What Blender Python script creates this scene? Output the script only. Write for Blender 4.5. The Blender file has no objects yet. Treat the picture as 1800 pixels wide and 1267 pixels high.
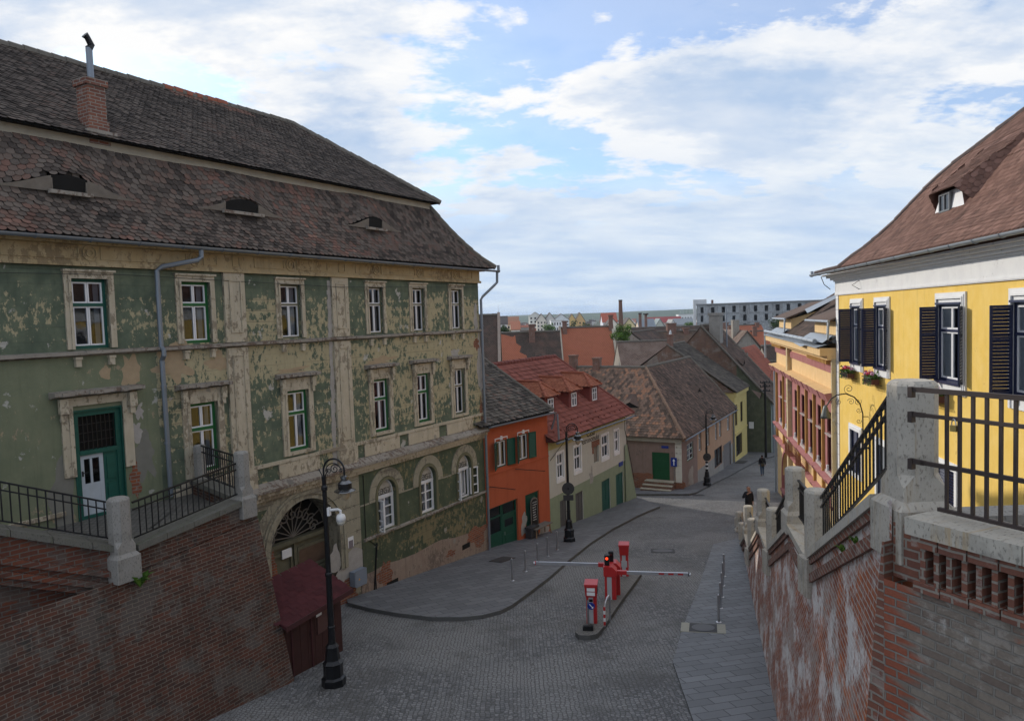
import bpy, math, random
import numpy as np
from mathutils import Vector
random.seed(7)
rnd = random.random
def ru(a, b): return a + (b - a) * rnd()
sc = bpy.context.scene
R_ = math.radians
# ---------------------------------------------------------------- camera
FPX = 1280.0; EYE = 16.0; PITCH = R_(3.33); ROLL = R_(1.9)
f0 = np.array([0, math.cos(PITCH), -math.sin(PITCH)]); r0 = np.array([1., 0, 0]); u0 = np.array([0, math.sin(PITCH), math.cos(PITCH)])
CR = math.cos(ROLL) * r0 - math.sin(ROLL) * u0; CU = math.cos(ROLL) * u0 + math.sin(ROLL) * r0
O = np.array([0, 0, EYE])
cam = bpy.data.cameras.new('camera'); cam.sensor_fit = 'HORIZONTAL'; cam.sensor_width = 36; cam.lens = FPX / 1800 * 36
cam.clip_start = 0.1; cam.clip_end = 20000
co = bpy.data.objects.new('camera', cam); sc.collection.objects.link(co)
from mathutils import Matrix
co.matrix_world = Matrix(((CR[0], CU[0], -f0[0], 0), (CR[1], CU[1], -f0[1], 0), (CR[2], CU[2], -f0[2], EYE), (0, 0, 0, 1)))
sc.camera = co
# ---------------------------------------------------------------- light
SUN_EL = R_(21); SUN_H = (-0.66, 0.75)          # towards the sun: front left
SUN_AZ = math.atan2(SUN_H[0], SUN_H[1])
sl = bpy.data.lights.new('sun', 'SUN'); sl.energy = 2.5; sl.angle = R_(0.6); sl.color = (1.0, 0.93, 0.82)
so = bpy.data.objects.new('sun', sl); sc.collection.objects.link(so)
sd = Vector((math.sin(SUN_AZ) * math.cos(SUN_EL), math.cos(SUN_AZ) * math.cos(SUN_EL), math.sin(SUN_EL)))
so.rotation_euler = sd.to_track_quat('Z', 'Y').to_euler(); so.location = (0, 0, 60)
sc.view_settings.view_transform = 'Standard'; sc.view_settings.look = 'None'
sc.view_settings.exposure = 0.25; sc.view_settings.gamma = 1

# ---------------------------------------------------------------- node helper
class NT:
    def __init__(s, tree): s.t = tree; s.t.nodes.clear()
    def n(s, typ, **kw):
        nd = s.t.nodes.new(typ)
        for k, v in kw.items():
            if k.startswith('_'): setattr(nd, k[1:], v)
        for k, v in kw.items():
            if k.startswith('_'): continue
            key = int(k[1:]) if k[0] == 'i' and k[1:].isdigit() else k.replace('__', ' ')
            s.set(nd.inputs[key], v)
        return nd
    def set(s, inp, v):
        if isinstance(v, bpy.types.NodeSocket): s.t.links.new(v, inp)
        elif isinstance(v, bpy.types.Node): s.t.links.new(v.outputs[0], inp)
        else:
            if isinstance(v, (tuple, list)) and len(v) == 3 and inp.type == 'RGBA': v = (*v, 1)
            inp.default_value = v
    def noise(s, vec, scale, detail=4, rough=.6, dist=0):
        return s.n('ShaderNodeTexNoise', Vector=vec, Scale=scale, Detail=detail, Roughness=rough, Distortion=dist).outputs['Fac']
    def math(s, op, a, b=0.0, c=None, clamp=False):
        nd = s.n('ShaderNodeMath', _operation=op, i0=a, i1=b); nd.use_clamp = clamp
        if c is not None: s.set(nd.inputs[2], c)
        return nd.outputs[0]
    def ramp(s, fac, stops, interp='LINEAR'):
        nd = s.n('ShaderNodeValToRGB', i0=fac); cr = nd.color_ramp; cr.interpolation = interp
        while len(cr.elements) < len(stops): cr.elements.new(0.5)
        for e, (p, c) in zip(cr.elements, stops):
            e.position = p; e.color = (c, c, c, 1) if isinstance(c, (int, float)) else (*c, 1)
        return nd.outputs[0]
    def step(s, fac, a, b):
        nd = s.n('ShaderNodeMapRange', _interpolation_type='SMOOTHSTEP'); s.set(nd.inputs[0], fac)
        nd.inputs[1].default_value = a; nd.inputs[2].default_value = b; return nd.outputs[0]
    def mix(s, f, a, b, mode='MIX'):
        nd = s.n('ShaderNodeMix', _data_type='RGBA', _blend_type=mode); nd.clamp_factor = True
        s.set(nd.inputs[0], f); s.set(nd.inputs[6], a); s.set(nd.inputs[7], b); return nd.outputs[2]
    def map(s, vec, sx, sy, sz=1, loc=(0, 0, 0), rot=0):
        return s.n('ShaderNodeMapping', Vector=vec, Scale=(sx, sy, sz), Location=loc, Rotation=(0, 0, rot)).outputs[0]
def matnt(name):
    m = bpy.data.materials.new(name); m.use_nodes = True; t = NT(m.node_tree)
    t.m = m; t.uv = t.n('ShaderNodeTexCoord').outputs['UV']; return t
def fin(t, col, rough=.8, metal=0, bump=None, bs=.3, bd=.02, spec=.3, **kw):
    b = t.n('ShaderNodeBsdfPrincipled', **kw); t.set(b.inputs['Base Color'], col); t.set(b.inputs['Roughness'], rough); t.set(b.inputs['Metallic'], metal)
    b.inputs['Specular IOR Level'].default_value = spec
    if bump is not None:
        bn = t.n('ShaderNodeBump', Height=bump, Strength=bs, Distance=bd); t.set(b.inputs['Normal'], bn.outputs[0])
    t.n('ShaderNodeOutputMaterial', Surface=b.outputs[0]); return t.m
def m_plain(name, col, rough=.7, metal=0, var=.25, vs=3, spec=.3):
    t = matnt(name); n = t.noise(t.uv, vs, 5, .65)
    c = t.mix(n, tuple(x * (1 - var) for x in col), tuple(min(1, x * (1 + var)) for x in col))
    return fin(t, c, rough, metal, n, .15, .01, spec)
def m_peel(name, base, base2, peel, pale, amt=.5, pale_t=.64, score=None, dirt=.35, grad=None):
    """painted render flaking off: base coat, ochre undercoat, bare pale mortar"""
    t = matnt(name)
    big = t.noise(t.uv, .55, 3, .5); mid = t.noise(t.map(t.uv, 1, .8), 2.2, 6, .65); fine = t.noise(t.map(t.uv, 7.5, 4.2), 1.0, 8, .72)
    c = t.mix(t.step(mid, .35, .7), base, base2)
    f = t.math('ADD', t.math('MULTIPLY', big, .45), t.math('ADD', t.math('MULTIPLY', mid, .25), t.math('MULTIPLY', fine, .8)))
    if score:
        sep = t.n('ShaderNodeSeparateXYZ', i0=t.uv)
        v = t.math('FRACT', t.math('MULTIPLY', sep.outputs[1], 1 / score))
        line = t.math('LESS_THAN', v, .05)
        near = t.step(t.math('ABSOLUTE', t.math('SUBTRACT', v, .5)), .2, .5)
        sc2 = t.step(t.noise(t.map(t.uv, 1, 1, 1, (21, 5, 0)), .5, 2, .5), .42, .6)
        near = t.math('MULTIPLY', near, sc2); line = t.math('MULTIPLY', line, sc2)
        f = t.math('ADD', f, t.math('MULTIPLY', near, .07))
    if grad:
        sep = t.n('ShaderNodeSeparateXYZ', i0=t.uv)
        zz = t.n('ShaderNodeFloatCurve'); mp = t.n('ShaderNodeMapRange', i0=sep.outputs[1]); mp.inputs[1].default_value = grad[0]; mp.inputs[2].default_value = grad[1]
        cv = zz.mapping.curves[0]; pts = grad[2]
        cv.points[0].location = pts[0]; cv.points[-1].location = pts[-1]
        for q in pts[1:-1]: cv.points.new(*q)
        zz.mapping.update(); t.set(zz.inputs[1], mp.outputs[0])
        xx = t.n('ShaderNodeMapRange', i0=sep.outputs[0]); xx.inputs[1].default_value = 11; xx.inputs[2].default_value = 30; xx.inputs[3].default_value = -.02; xx.inputs[4].default_value = .06
        f = t.math('ADD', t.math('ADD', f, t.math('MULTIPLY', t.math('SUBTRACT', zz.outputs[0], .5), .5)), xx.outputs[0])
    th = .95 - .35 * amt
    pm = t.step(f, th, th + .035)
    c = t.mix(pm, c, t.mix(fine, tuple(x * .7 for x in peel), peel))
    m2 = t.noise(t.map(t.uv, 1.3, 1.1, 1, (4.2, 7.7, 0)), 1.3, 7, .62)
    pl = t.step(m2, pale_t, pale_t + .025)
    c = t.mix(t.math('MULTIPLY', pl, .9), c, pale)
    st = t.noise(t.map(t.uv, 3.5, .25), 1.5, 5, .7)
    c = t.mix(t.math('MULTIPLY', t.step(st, .45, .85), dirt), c, (.03, .03, .025))
    h = t.math('ADD', t.math('MULTIPLY', pm, -.5), t.math('ADD', t.math('MULTIPLY', pl, -.6), t.math('MULTIPLY', fine, .3)))
    if score:
        c = t.mix(t.math('MULTIPLY', line, .55), c, (.05, .05, .04)); h = t.math('SUBTRACT', h, line)
    return fin(t, c, .9, 0, h, .45, .02, .15)
def m_brick(name, c1, c2, mortar, patches=(), w=.27, h=.085, mo=.012, eff=None, dark=.4, bump=.6, edge=None):
    t = matnt(name)
    wob = t.n('ShaderNodeTexNoise', Vector=t.uv, Scale=1.3, Detail=3).outputs['Color']
    vec = t.n('ShaderNodeVectorMath', _operation='ADD', i0=t.uv, i1=t.n('ShaderNodeVectorMath', _operation='MULTIPLY', i0=t.n('ShaderNodeVectorMath', _operation='SUBTRACT', i0=wob, i1=(.5, .5, .5)).outputs[0], i1=(.07, .06, 0)).outputs[0]).outputs[0]
    fn = t.noise(t.uv, 28, 4, .7)
    br = t.n('ShaderNodeTexBrick', Vector=vec, Color1=(*c1, 1), Color2=(*c2, 1), Mortar=(*mortar, 1), Scale=1, Bias=0.0)
    br.inputs['Mortar Size'].default_value = mo; br.inputs['Mortar Smooth'].default_value = .3
    br.inputs['Brick Width'].default_value = w; br.inputs['Row Height'].default_value = h
    c = br.outputs[0]; fac = br.outputs['Fac']
    c = t.mix(t.math('MULTIPLY', fn, .8), c, t.mix(.5, c, (.02, .015, .01)))
    for i, (col, sc_, t0, amt) in enumerate(patches):
        m = t.noise(t.map(t.uv, 1, 1, 1, (i * 7.3 + 1, i * 3.1, 0)), sc_, 8, .7)
        m = t.math('ADD', m, t.math('MULTIPLY', t.math('SUBTRACT', t.noise(t.map(t.uv, 3.2, 11, 1, (i, 0, 0)), 1.0, 3, .7), .5), .32))
        c = t.mix(t.math('MULTIPLY', t.step(m, t0, t0 + .08), amt), c, t.mix(t.math('MULTIPLY', fac, .75), t.mix(fn, tuple(x * .55 for x in col), tuple(x * 1.4 for x in col)), mortar))
    if edge:
        ex = t.math('ADD', t.n('ShaderNodeSeparateXYZ', i0=vec).outputs[0], t.math('MULTIPLY', t.math('SUBTRACT', t.noise(t.map(t.uv, .6, 11), 1, 2, .5), .5), 1.1))
        c = t.mix(t.math('MULTIPLY', t.math('SUBTRACT', 1.0, t.step(ex, edge[0], edge[1])), t.math('SUBTRACT', .95, t.math('MULTIPLY', fac, .9))), c, t.mix(fn, edge[2], tuple(x * .6 for x in edge[2])))
    if eff:
        e = t.noise(t.map(t.uv, 1.1, 1.5), 1.0, 7, .68); e2 = t.noise(t.map(t.uv, 14, 7), 1, 4, .7)
        ee = t.step(t.math('ADD', t.math('MULTIPLY', e, .75), t.math('MULTIPLY', e2, .3)), eff[0], eff[1])
        c = t.mix(t.math('MULTIPLY', ee, eff[3]), c, eff[2])
    st = t.noise(t.map(t.uv, 2.0, .5, 1, (3, 9, 0)), .9, 5, .7)
    c = t.mix(t.math('MULTIPLY', t.step(st, .45, .8), dark), c, (.025, .025, .022))
    hh = t.math('SUBTRACT', t.math('MULTIPLY', fn, .35), fac)
    return fin(t, c, .92, 0, hh, bump, .02, .1)
def m_tile(name, stops, patch=None, lich=.35, bstr=.4):
    """roof tile: hue from the per tile random attribute, weathering from noise"""
    t = matnt(name)
    a = t.n('ShaderNodeAttribute', _attribute_name='rnd').outputs['Fac']
    big = t.noise(t.uv, .45, 4, .6)
    f = t.math('ADD', t.math('MULTIPLY', a, .8), t.math('MULTIPLY', t.step(big, .3, .7), .22))
    c = t.ramp(f, stops)
    fn = t.noise(t.uv, 22, 5, .7)
    c = t.mix(t.math('MULTIPLY', t.step(fn, .5, .75), lich), c, (.19, .19, .165))
    dk = t.noise(t.map(t.uv, 1.2, .5, 1, (5, 2, 0)), .8, 5, .65)
    c = t.mix(t.math('MULTIPLY', t.step(dk, .5, .75), .5), c, (.018, .016, .015))
    if patch:
        pm = t.step(t.noise(t.map(t.uv, 1, 1, 1, (11, 4, 0)), .5, 3, .5), patch[1], patch[1] + .04); c = t.mix(t.math('MULTIPLY', pm, .75), c, patch[0])
    return fin(t, c, .9, 0, fn, bstr, .01, .12)
def m_tilefar(name, c1, c2, c3, tw=.2, th=.16, lich=.3):
    """beaver tail rows drawn on a single sheet for roofs seen from far off"""
    t = matnt(name); br = t.n('ShaderNodeTexBrick', Vector=t.uv, Color1=(*c1, 1), Color2=(*c2, 1), Mortar=(.015, .013, .012, 1), Scale=1)
    br.inputs['Mortar Size'].default_value = .014; br.inputs['Brick Width'].default_value = tw; br.inputs['Row Height'].default_value = th
    big = t.noise(t.uv, .5, 5, .65); fn = t.noise(t.uv, 6, 5, .7)
    c = t.mix(t.step(big, .42, .66), br.outputs[0], t.mix(.6, br.outputs[0], c3)); c = t.mix(t.math('MULTIPLY', t.step(fn, .45, .75), lich), c, (.16, .15, .13))
    sep = t.n('ShaderNodeSeparateXYZ', i0=t.uv); saw = t.math('FRACT', t.math('MULTIPLY', sep.outputs[1], 1 / th))
    return fin(t, c, .9, 0, t.math('ADD', t.math('MULTIPLY', saw, -1), fn), .6, .03, .1)
def m_stone(name, c1, c2, pits=.5, stain=(.3, .2, .09)):
    t = matnt(name)
    n1 = t.noise(t.map(t.uv, 1, .35), 3.5, 6, .65); n2 = t.noise(t.map(t.uv, 42, 17), 1, 4, .65); n3 = t.noise(t.map(t.uv, 7, .4), 1, 5, .7)
    c = t.mix(n1, c1, c2)
    c = t.mix(t.math('MULTIPLY', t.step(n2, .53, .66), pits), c, (.05, .046, .04))
    c = t.mix(t.math('MULTIPLY', t.step(n3, .5, .72), .6), c, stain)
    n4 = t.noise(t.map(t.uv, 2, 1.5, 1, (3, 3, 0)), 1.3, 5, .65)
    c = t.mix(t.math('MULTIPLY', t.step(n4, .5, .75), .55), c, (.10, .10, .09))
    return fin(t, c, .88, 0, t.math('ADD', t.math('MULTIPLY', t.step(n2, .57, .68), -1), n1), .5, .012, .2)
def m_metal(name, col, rough=.4, metal=.8, var=.2):
    t = matnt(name); n = t.noise(t.uv, 5, 5, .7)
    c = t.mix(n, tuple(x * (1 - var) for x in col), tuple(min(1, x * (1 + var)) for x in col))
    return fin(t, c, t.math('ADD', t.math('MULTIPLY', n, .3), rough - .15), metal, n, .05, .01, .5)
def m_glass(name, tint=(.75, .8, .85), refl=.35):
    t = matnt(name)
    tr = t.n('ShaderNodeBsdfTransparent', Color=(*tint, 1)); gl = t.n('ShaderNodeBsdfGlossy', Color=(.55, .58, .62, 1), Roughness=.03)
    bn = t.n('ShaderNodeBump', Height=t.noise(t.uv, 1.5, 2, .5), Strength=.06, Distance=.05); t.set(gl.inputs['Normal'], bn.outputs[0])
    fr = t.n('ShaderNodeFresnel', IOR=1.5)
    mx = t.n('ShaderNodeMixShader', i0=t.math('ADD', t.math('MULTIPLY', fr.outputs[0], .8), refl * .4, None, True), i1=tr.outputs[0], i2=gl.outputs[0])
    t.n('ShaderNodeOutputMaterial', Surface=mx.outputs[0]); return t.m

# ---------------------------------------------------------------- world: Nishita sky behind drifting cloud
w = bpy.data.worlds.new('World'); sc.world = w; w.use_nodes = True
t = NT(w.node_tree)
sky = t.n('ShaderNodeTexSky', _sky_type='NISHITA'); sky.sun_disc = False; sky.sun_elevation = SUN_EL; sky.sun_rotation = SUN_AZ; sky.altitude = 400; sky.dust_density = 1.0
bg1 = t.n('ShaderNodeBackground', Color=t.mix(1.0, sky.outputs[0], (.50, .78, 1.1), 'MULTIPLY'), Strength=.15)
dv = t.n('ShaderNodeTexCoord').outputs['Generated']; sx = t.n('ShaderNodeSeparateXYZ', i0=dv)
zc = t.math('MAXIMUM', sx.outputs[2], 0.0)
den = t.math('ADD', zc, .26)
pl = t.n('ShaderNodeCombineXYZ', i0=t.math('DIVIDE', sx.outputs[0], den), i1=t.math('DIVIDE', sx.outputs[1], den), i2=0.0).outputs[0]
CO = (4.2, 2.1, 0)
n1 = t.noise(t.map(pl, 1.0, 1.25, 1, CO), 1.5, 10, .58, .25); n2 = t.noise(t.map(pl, 1.0, 1.25, 1, (CO[0] - .04, CO[1] + .09, 0)), 1.5, 6, .5, .25)
n3 = t.noise(t.map(pl, 1.0, 1.5, 1, (3, 8, 0)), 4.5, 9, .64)
dens = t.math('ADD', n1, t.math('MULTIPLY', t.math('SUBTRACT', n3, .5), .35))
mask = t.math('MAXIMUM', t.step(dens, .385, .50), .36)
edge = t.math('SUBTRACT', n1, n2)
thick = t.step(t.math('ADD', n1, t.math('MULTIPLY', t.math('SUBTRACT', n3, .5), -.5)), .44, .66)
shade = t.math('ADD', t.math('MULTIPLY', thick, .8), t.math('MULTIPLY', edge, -2.6), None, True)
ccol = t.mix(shade, (1.0, 1.0, 1.0), (.47, .61, .83))
lowf = t.step(zc, .02, .30)
bands = t.step(t.noise(t.map(pl, .5, 1.1, 1, (2, 1, 0)), 2.2, 7, .62), .35, .65)
ccol = t.mix(lowf, t.mix(bands, (.47, .63, .87), (.74, .84, .95)), ccol)
bg2 = t.n('ShaderNodeBackground', Color=ccol, Strength=.84)
mask = t.math('MAXIMUM', mask, t.math('SUBTRACT', 1.0, t.step(zc, .10, .26)))
t.n('ShaderNodeOutputWorld', Surface=t.n('ShaderNodeMixShader', i0=mask, i1=bg1.outputs[0], i2=bg2.outputs[0]).outputs[0])

# ---------------------------------------------------------------- survey helpers (photo pixel -> metres on a real plane)
def ray(px, py): return f0 * FPX + CR * (px - 900) + CU * (633.5 - py)
def at(px, py, Y): d = ray(px, py); return O + d * (Y / d[1])
DY = [-40, 0, 10, 16.5, 24, 31.4, 38, 47, 54.5, 60.5, 67, 90, 140, 400, 9000]
DD = [2.5, 6.45, 7.4, 8.22, 9.05, 9.92, 10.8, 11.6, 12.55, 12.85, 13.25, 14.2, 15.0, 16, 16.5]
def gz(Y):
    return EYE - sum(np.interp(Y + k, DY, DD) for k in (-3, -1.5, 0, 1.5, 3)) / 5
def gnd(px, py, h=0):
    d = ray(px, py); lo, hi = 6., 300.
    for _ in range(50):
        m = (lo + hi) / 2
        if EYE + d[2] / d[1] * m > gz(m) + h: lo = m
        else: hi = m
    return O + d * (lo / d[1])
class Fac:
    """a wall plane in plan: x runs from A to B, y into the building, z up"""
    def __init__(s, A, B):
        s.A = np.array(A[:2], float); s.B = np.array(B[:2], float); d = s.B - s.A; s.L = float(np.hypot(*d)); s.d = d / s.L
        s.n = np.array([-s.d[1], s.d[0]]); s.rot = math.atan2(s.d[1], s.d[0])
    def uz(s, px, py, y=0.):
        d = ray(px, py); a = s.A + s.n * y; k = ((a - O[:2]) @ s.n) / (d[:2] @ s.n); P = O + d * k
        return float((P[:2] - a) @ s.d), float(P[2])
    def rect(s, x0, y0, x1, y1, y=0.):
        a = s.uz(x0, y0, y); b = s.uz(x1, y1, y); return a[0], b[0], b[1], a[1]     # u0,u1,z0,z1
    def w(s, u, y=0, z=0): q = s.A + s.d * u + s.n * y; return (float(q[0]), float(q[1]), z)
    def loc(s, P): q = np.array(P[:2]) - s.A; return float(q @ s.d), float(q @ s.n)
def vpdir(vp):
    d = ray(vp, 559 - .0331 * (vp - 900))[:2]; return d / np.hypot(*d)

# ---------------------------------------------------------------- mesh builder
COL = sc.collection
class MB:
    def __init__(s): s.v = []; s.f = []; s.m = []; s.r = []
    def poly(s, pts, mi=0, r=.5):
        i = len(s.v); s.v += [tuple(p) for p in pts]; s.f.append(tuple(range(i, i + len(pts)))); s.m.append(mi); s.r.append(r)
    def box(s, x0, x1, y0, y1, z0, z1, mi=0, r=.5):
        p = [(x0, y0, z0), (x1, y0, z0), (x1, y1, z0), (x0, y1, z0), (x0, y0, z1), (x1, y0, z1), (x1, y1, z1), (x0, y1, z1)]
        s.hexa(p, mi, r)
    def hexa(s, p, mi=0, r=.5):
        i = len(s.v); s.v += [tuple(q) for q in p]
        for f in ((0, 3, 2, 1), (4, 5, 6, 7), (0, 1, 5, 4), (1, 2, 6, 5), (2, 3, 7, 6), (3, 0, 4, 7)):
            s.f.append(tuple(i + k for k in f)); s.m.append(mi); s.r.append(r)
    def beam(s, a, b, w, h, mi=0, up=(0, 0, 1)):
        a = Vector(a); b = Vector(b); d = (b - a).normalized(); up = Vector(up)
        sd = d.cross(up)
        if sd.length < 1e-4: sd = d.cross(Vector((1, 0, 0)))
        sd.normalize(); u = sd.cross(d); S = sd * w / 2; U = u * h / 2
        s.hexa([a - S - U, a + S - U, b + S - U, b - S - U, a - S + U, a + S + U, b + S + U, b - S + U], mi)
    def tube(s, pts, r, n=7, mi=0, cap=True):
        pts = [Vector(p) for p in pts]; N = len(pts); rr = r if isinstance(r, (list, tuple)) else [r] * N
        i0 = len(s.v); prev = None
        for k, p in enumerate(pts):
            d = (pts[min(k + 1, N - 1)] - pts[max(k - 1, 0)])
            if d.length < 1e-9: d = Vector((0, 0, 1))
            d.normalize()
            a = prev - d * prev.dot(d) if prev is not None else d.orthogonal()
            if a.length < 1e-6: a = d.orthogonal()
            a.normalize(); prev = a; b = d.cross(a)
            for j in range(n):
                q = p + (a * math.cos(2 * math.pi * j / n) + b * math.sin(2 * math.pi * j / n)) * rr[k]; s.v.append(tuple(q))
        for k in range(N - 1):
            for j in range(n):
                a = i0 + k * n + j; b = i0 + k * n + (j + 1) % n
                s.f.append((a, b, b + n, a + n)); s.m.append(mi); s.r.append(.5)
        if cap:
            s.f.append(tuple(i0 + j for j in reversed(range(n)))); s.m.append(mi); s.r.append(.5)
            s.f.append(tuple(i0 + (N - 1) * n + j for j in range(n))); s.m.append(mi); s.r.append(.5)
    def lathe(s, prof, c=(0, 0, 0), n=12, mi=0, ph=0.):
        i0 = len(s.v)
        for (r, z) in prof:
            for j in range(n):
                a = 2 * math.pi * j / n + ph; s.v.append((c[0] + r * math.cos(a), c[1] + r * math.sin(a), c[2] + z))
        for k in range(len(prof) - 1):
            for j in range(n):
                a = i0 + k * n + j; b = i0 + k * n + (j + 1) % n
                s.f.append((a, b, b + n, a + n)); s.m.append(mi); s.r.append(.5)
        s.f.append(tuple(i0 + j for j in reversed(range(n)))); s.m.append(mi); s.r.append(.5)
        s.f.append(tuple(i0 + (len(prof) - 1) * n + j for j in range(n))); s.m.append(mi); s.r.append(.5)
    def prism(s, pts, dirv, mi=0):
        """planar outline pushed along dirv"""
        D = Vector(dirv); a = [Vector(p) for p in pts]; b = [p + D for p in a]; n = len(a)
        s.poly(a, mi); s.poly(list(reversed(b)), mi)
        for k in range(n): s.poly([a[(k + 1) % n], a[k], b[k], b[(k + 1) % n]], mi)
    def build(s, name, mats, parent=None, absz=False, smooth=False, kind=None):
        if not isinstance(mats, (list, tuple)): mats = [mats]
        V = np.array(s.v, float).reshape(-1, 3)
        me = bpy.data.meshes.new(name)
        off = 0.
        if absz and parent is not None: off = root(parent).location.z
        Vl = V.copy(); Vl[:, 2] -= off
        me.from_pydata([tuple(q) for q in Vl], [], s.f)
        for m in mats: me.materials.append(m)
        me.polygons.foreach_set('material_index', s.m)
        uv = me.uv_layers.new(name='UVMap'); data = np.zeros((len(me.loops), 2)); k = 0
        for f in s.f:
            P = V[list(f)]; q = np.roll(P, -1, 0)
            nn = np.array([((P[:, 1] - q[:, 1]) * (P[:, 2] + q[:, 2])).sum(), ((P[:, 2] - q[:, 2]) * (P[:, 0] + q[:, 0])).sum(), ((P[:, 0] - q[:, 0]) * (P[:, 1] + q[:, 1])).sum()])
            L = np.linalg.norm(nn); nn = nn / L if L > 1e-12 else np.array([0, 0, 1.])
            h = math.hypot(nn[0], nn[1])
            if h < .05: tu = (1., 0, 0); tv = (0, 1., 0)
            else:
                tu = (-nn[1] / h, nn[0] / h, 0); tv = (-nn[0] * nn[2] / h, -nn[1] * nn[2] / h, h)
            n = len(f); data[k:k + n, 0] = P @ np.array(tu); data[k:k + n, 1] = P @ np.array(tv); k += n
        uv.data.foreach_set('uv', data.ravel())
        at_ = me.attributes.new('rnd', 'FLOAT', 'FACE'); at_.data.foreach_set('value', s.r)
        if smooth: me.polygons.foreach_set('use_smooth', [True] * len(s.f))
        me.update()
        o = bpy.data.objects.new(name, me); COL.objects.link(o)
        if parent is not None: o.parent = parent
        if kind: o['kind'] = kind
        return o
def root(o):
    while o.parent is not None: o = o.parent
    return o
def tag(o, label, cat, group=None):
    o['label'] = label; o['category'] = cat
    if group: o['group'] = group
    return o
def thing(name, label, cat, loc, rotz=0, group=None):
    o = bpy.data.objects.new(name, None); COL.objects.link(o); o.empty_display_size = .3
    o.location = loc; o.rotation_euler = (0, 0, rotz); return tag(o, label, cat, group)
def copy_tree(o, parent=None):
    c = o.copy(); COL.objects.link(c)
    if parent is not None: c.parent = parent
    for ch in list(o.children): copy_tree(ch, c)
    return c
def place_copy(o, loc, rotz, label):
    c = copy_tree(o); c.location = loc; c.rotation_euler = (0, 0, rotz); c['label'] = label; return c
def fthing(name, label, cat, F, zb, group=None): return thing(name, label, cat, F.w(0, 0, zb), F.rot, group)

# ---------------------------------------------------------------- materials
GREEN_P = m_peel('peeling_green_render', (.098, .124, .090), (.165, .19, .13), (.47, .41, .26), (.47, .45, .41), .41, .635, .31, .3,
                 (11.3, 17.5, [(0, .42), (.25, .5), (.45, .55), (.62, .70), (.70, .56), (.78, .60), (.86, .54), (.93, .32), (1, .05)]))
SAGE = m_peel('faded_sage_render', (.165, .185, .12), (.20, .215, .14), (.38, .31, .21), (.42, .41, .37), .28, .61, None, .3)
GREEN_L = m_peel('dark_green_render', (.075, .095, .062), (.11, .125, .08), (.27, .23, .13), (.34, .31, .28), .42, .66, None, .35)
CREAM = m_peel('weathered_cream_stucco', (.46, .40, .30), (.54, .475, .37), (.32, .27, .20), (.29, .265, .23), .5, .68, None, .35)
CREAM_G = m_peel('dirty_cream_ground_stucco', (.31, .28, .21), (.36, .33, .25), (.25, .22, .17), (.2, .19, .17), .5, .69, .42, .35)
OCHRE = m_peel('ochre_frieze_stucco', (.42, .32, .18), (.48, .385, .24), (.33, .25, .15), (.3, .26, .2), .45, .7, None, .4)
LEDGE = m_peel('crumbling_grey_ledge', (.28, .25, .215), (.34, .305, .265), (.20, .15, .12), (.16, .145, .13), .5, .62, None, .45)
PLINTH = m_peel('pinkish_plinth_render', (.27, .20, .16), (.32, .25, .20), (.22, .17, .14), (.28, .26, .23), .45, .66, None, .4)
BRICKP = m_brick('exposed_old_brick', (.36, .12, .06), (.24, .09, .055), (.28, .24, .2), ((.28, .26, .24), 1.5, .6, .7) and (((.3, .27, .24), 1.5, .58, .7),))
BRICK_D = m_brick('dark_terrace_brick', (.155, .066, .046), (.082, .05, .042), (.22, .185, .155), (((.115, .105, .095), .9, .50, .8), ((.13, .12, .05), 1.2, .66, .5), ((.19, .058, .03), .55, .6, .8), ((.05, .05, .048), 1.7, .58, .8)), w=.24, h=.073, mo=.008, dark=.6)
BRICK_W = m_brick('limewashed_brick', (.42, .14, .07), (.30, .11, .075), (.50, .46, .42), (((.37, .315, .285), .8, .50, .7), ((.50, .15, .055), .5, .55, .9), ((.27, .22, .205), 1.6, .58, .5)), w=.25, h=.075, mo=.009, eff=(.50, .62, (.68, .66, .64), .85), dark=.15)
BRICK_G = m_brick('grey_washed_brick', (.29, .25, .21), (.21, .165, .14), (.27, .25, .225), (((.35, .32, .285), 2.2, .5, .6), ((.32, .12, .075), 2.6, .64, .7)), w=.235, h=.078, mo=.010, eff=(.60, .7, (.55, .53, .5), .6), dark=.3, bump=1.0, edge=(.12, .34, (.36, .115, .07)))
BRICK_R = m_brick('red_brick', (.30, .125, .085), (.20, .095, .075), (.33, .29, .25), (((.33, .29, .26), 2.5, .56, .6),), w=.25, h=.08, dark=.35)
TRAV = m_stone('pitted_travertine', (.40, .37, .32), (.50, .46, .40), .42)
TRAV_D = m_stone('dark_weathered_stone', (.24, .23, .215), (.33, .315, .29), .55, (.2, .19, .17))
COPE = m_stone('lichen_coping_stone', (.42, .39, .34), (.5, .47, .41), .38, (.42, .26, .08))
COPE_D = m_stone('mossy_dark_coping', (.12, .12, .105), (.17, .16, .14), .6, (.08, .09, .04))
ROOF_A = m_tile('old_dark_beaver_tiles', [(0, (.035, .03, .027)), (.3, (.075, .06, .052)), (.52, (.14, .115, .098)), (.74, (.135, .09, .073)), (.9, (.17, .095, .075)), (1, (.235, .135, .105))], None, .3)
ROOF_B = m_tile('old_grey_beaver_tiles', [(0, (.04, .036, .034)), (.4, (.10, .087, .076)), (.7, (.165, .145, .125)), (.9, (.16, .105, .085)), (1, (.27, .12, .085))], None, .4)
ROOF_C = m_tile('mossy_brown_tiles', [(0, (.07, .055, .047)), (.3, (.16, .115, .09)), (.6, (.27, .18, .135)), (.82, (.38, .20, .125)), (1, (.46, .25, .16))], None, .35)
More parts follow.
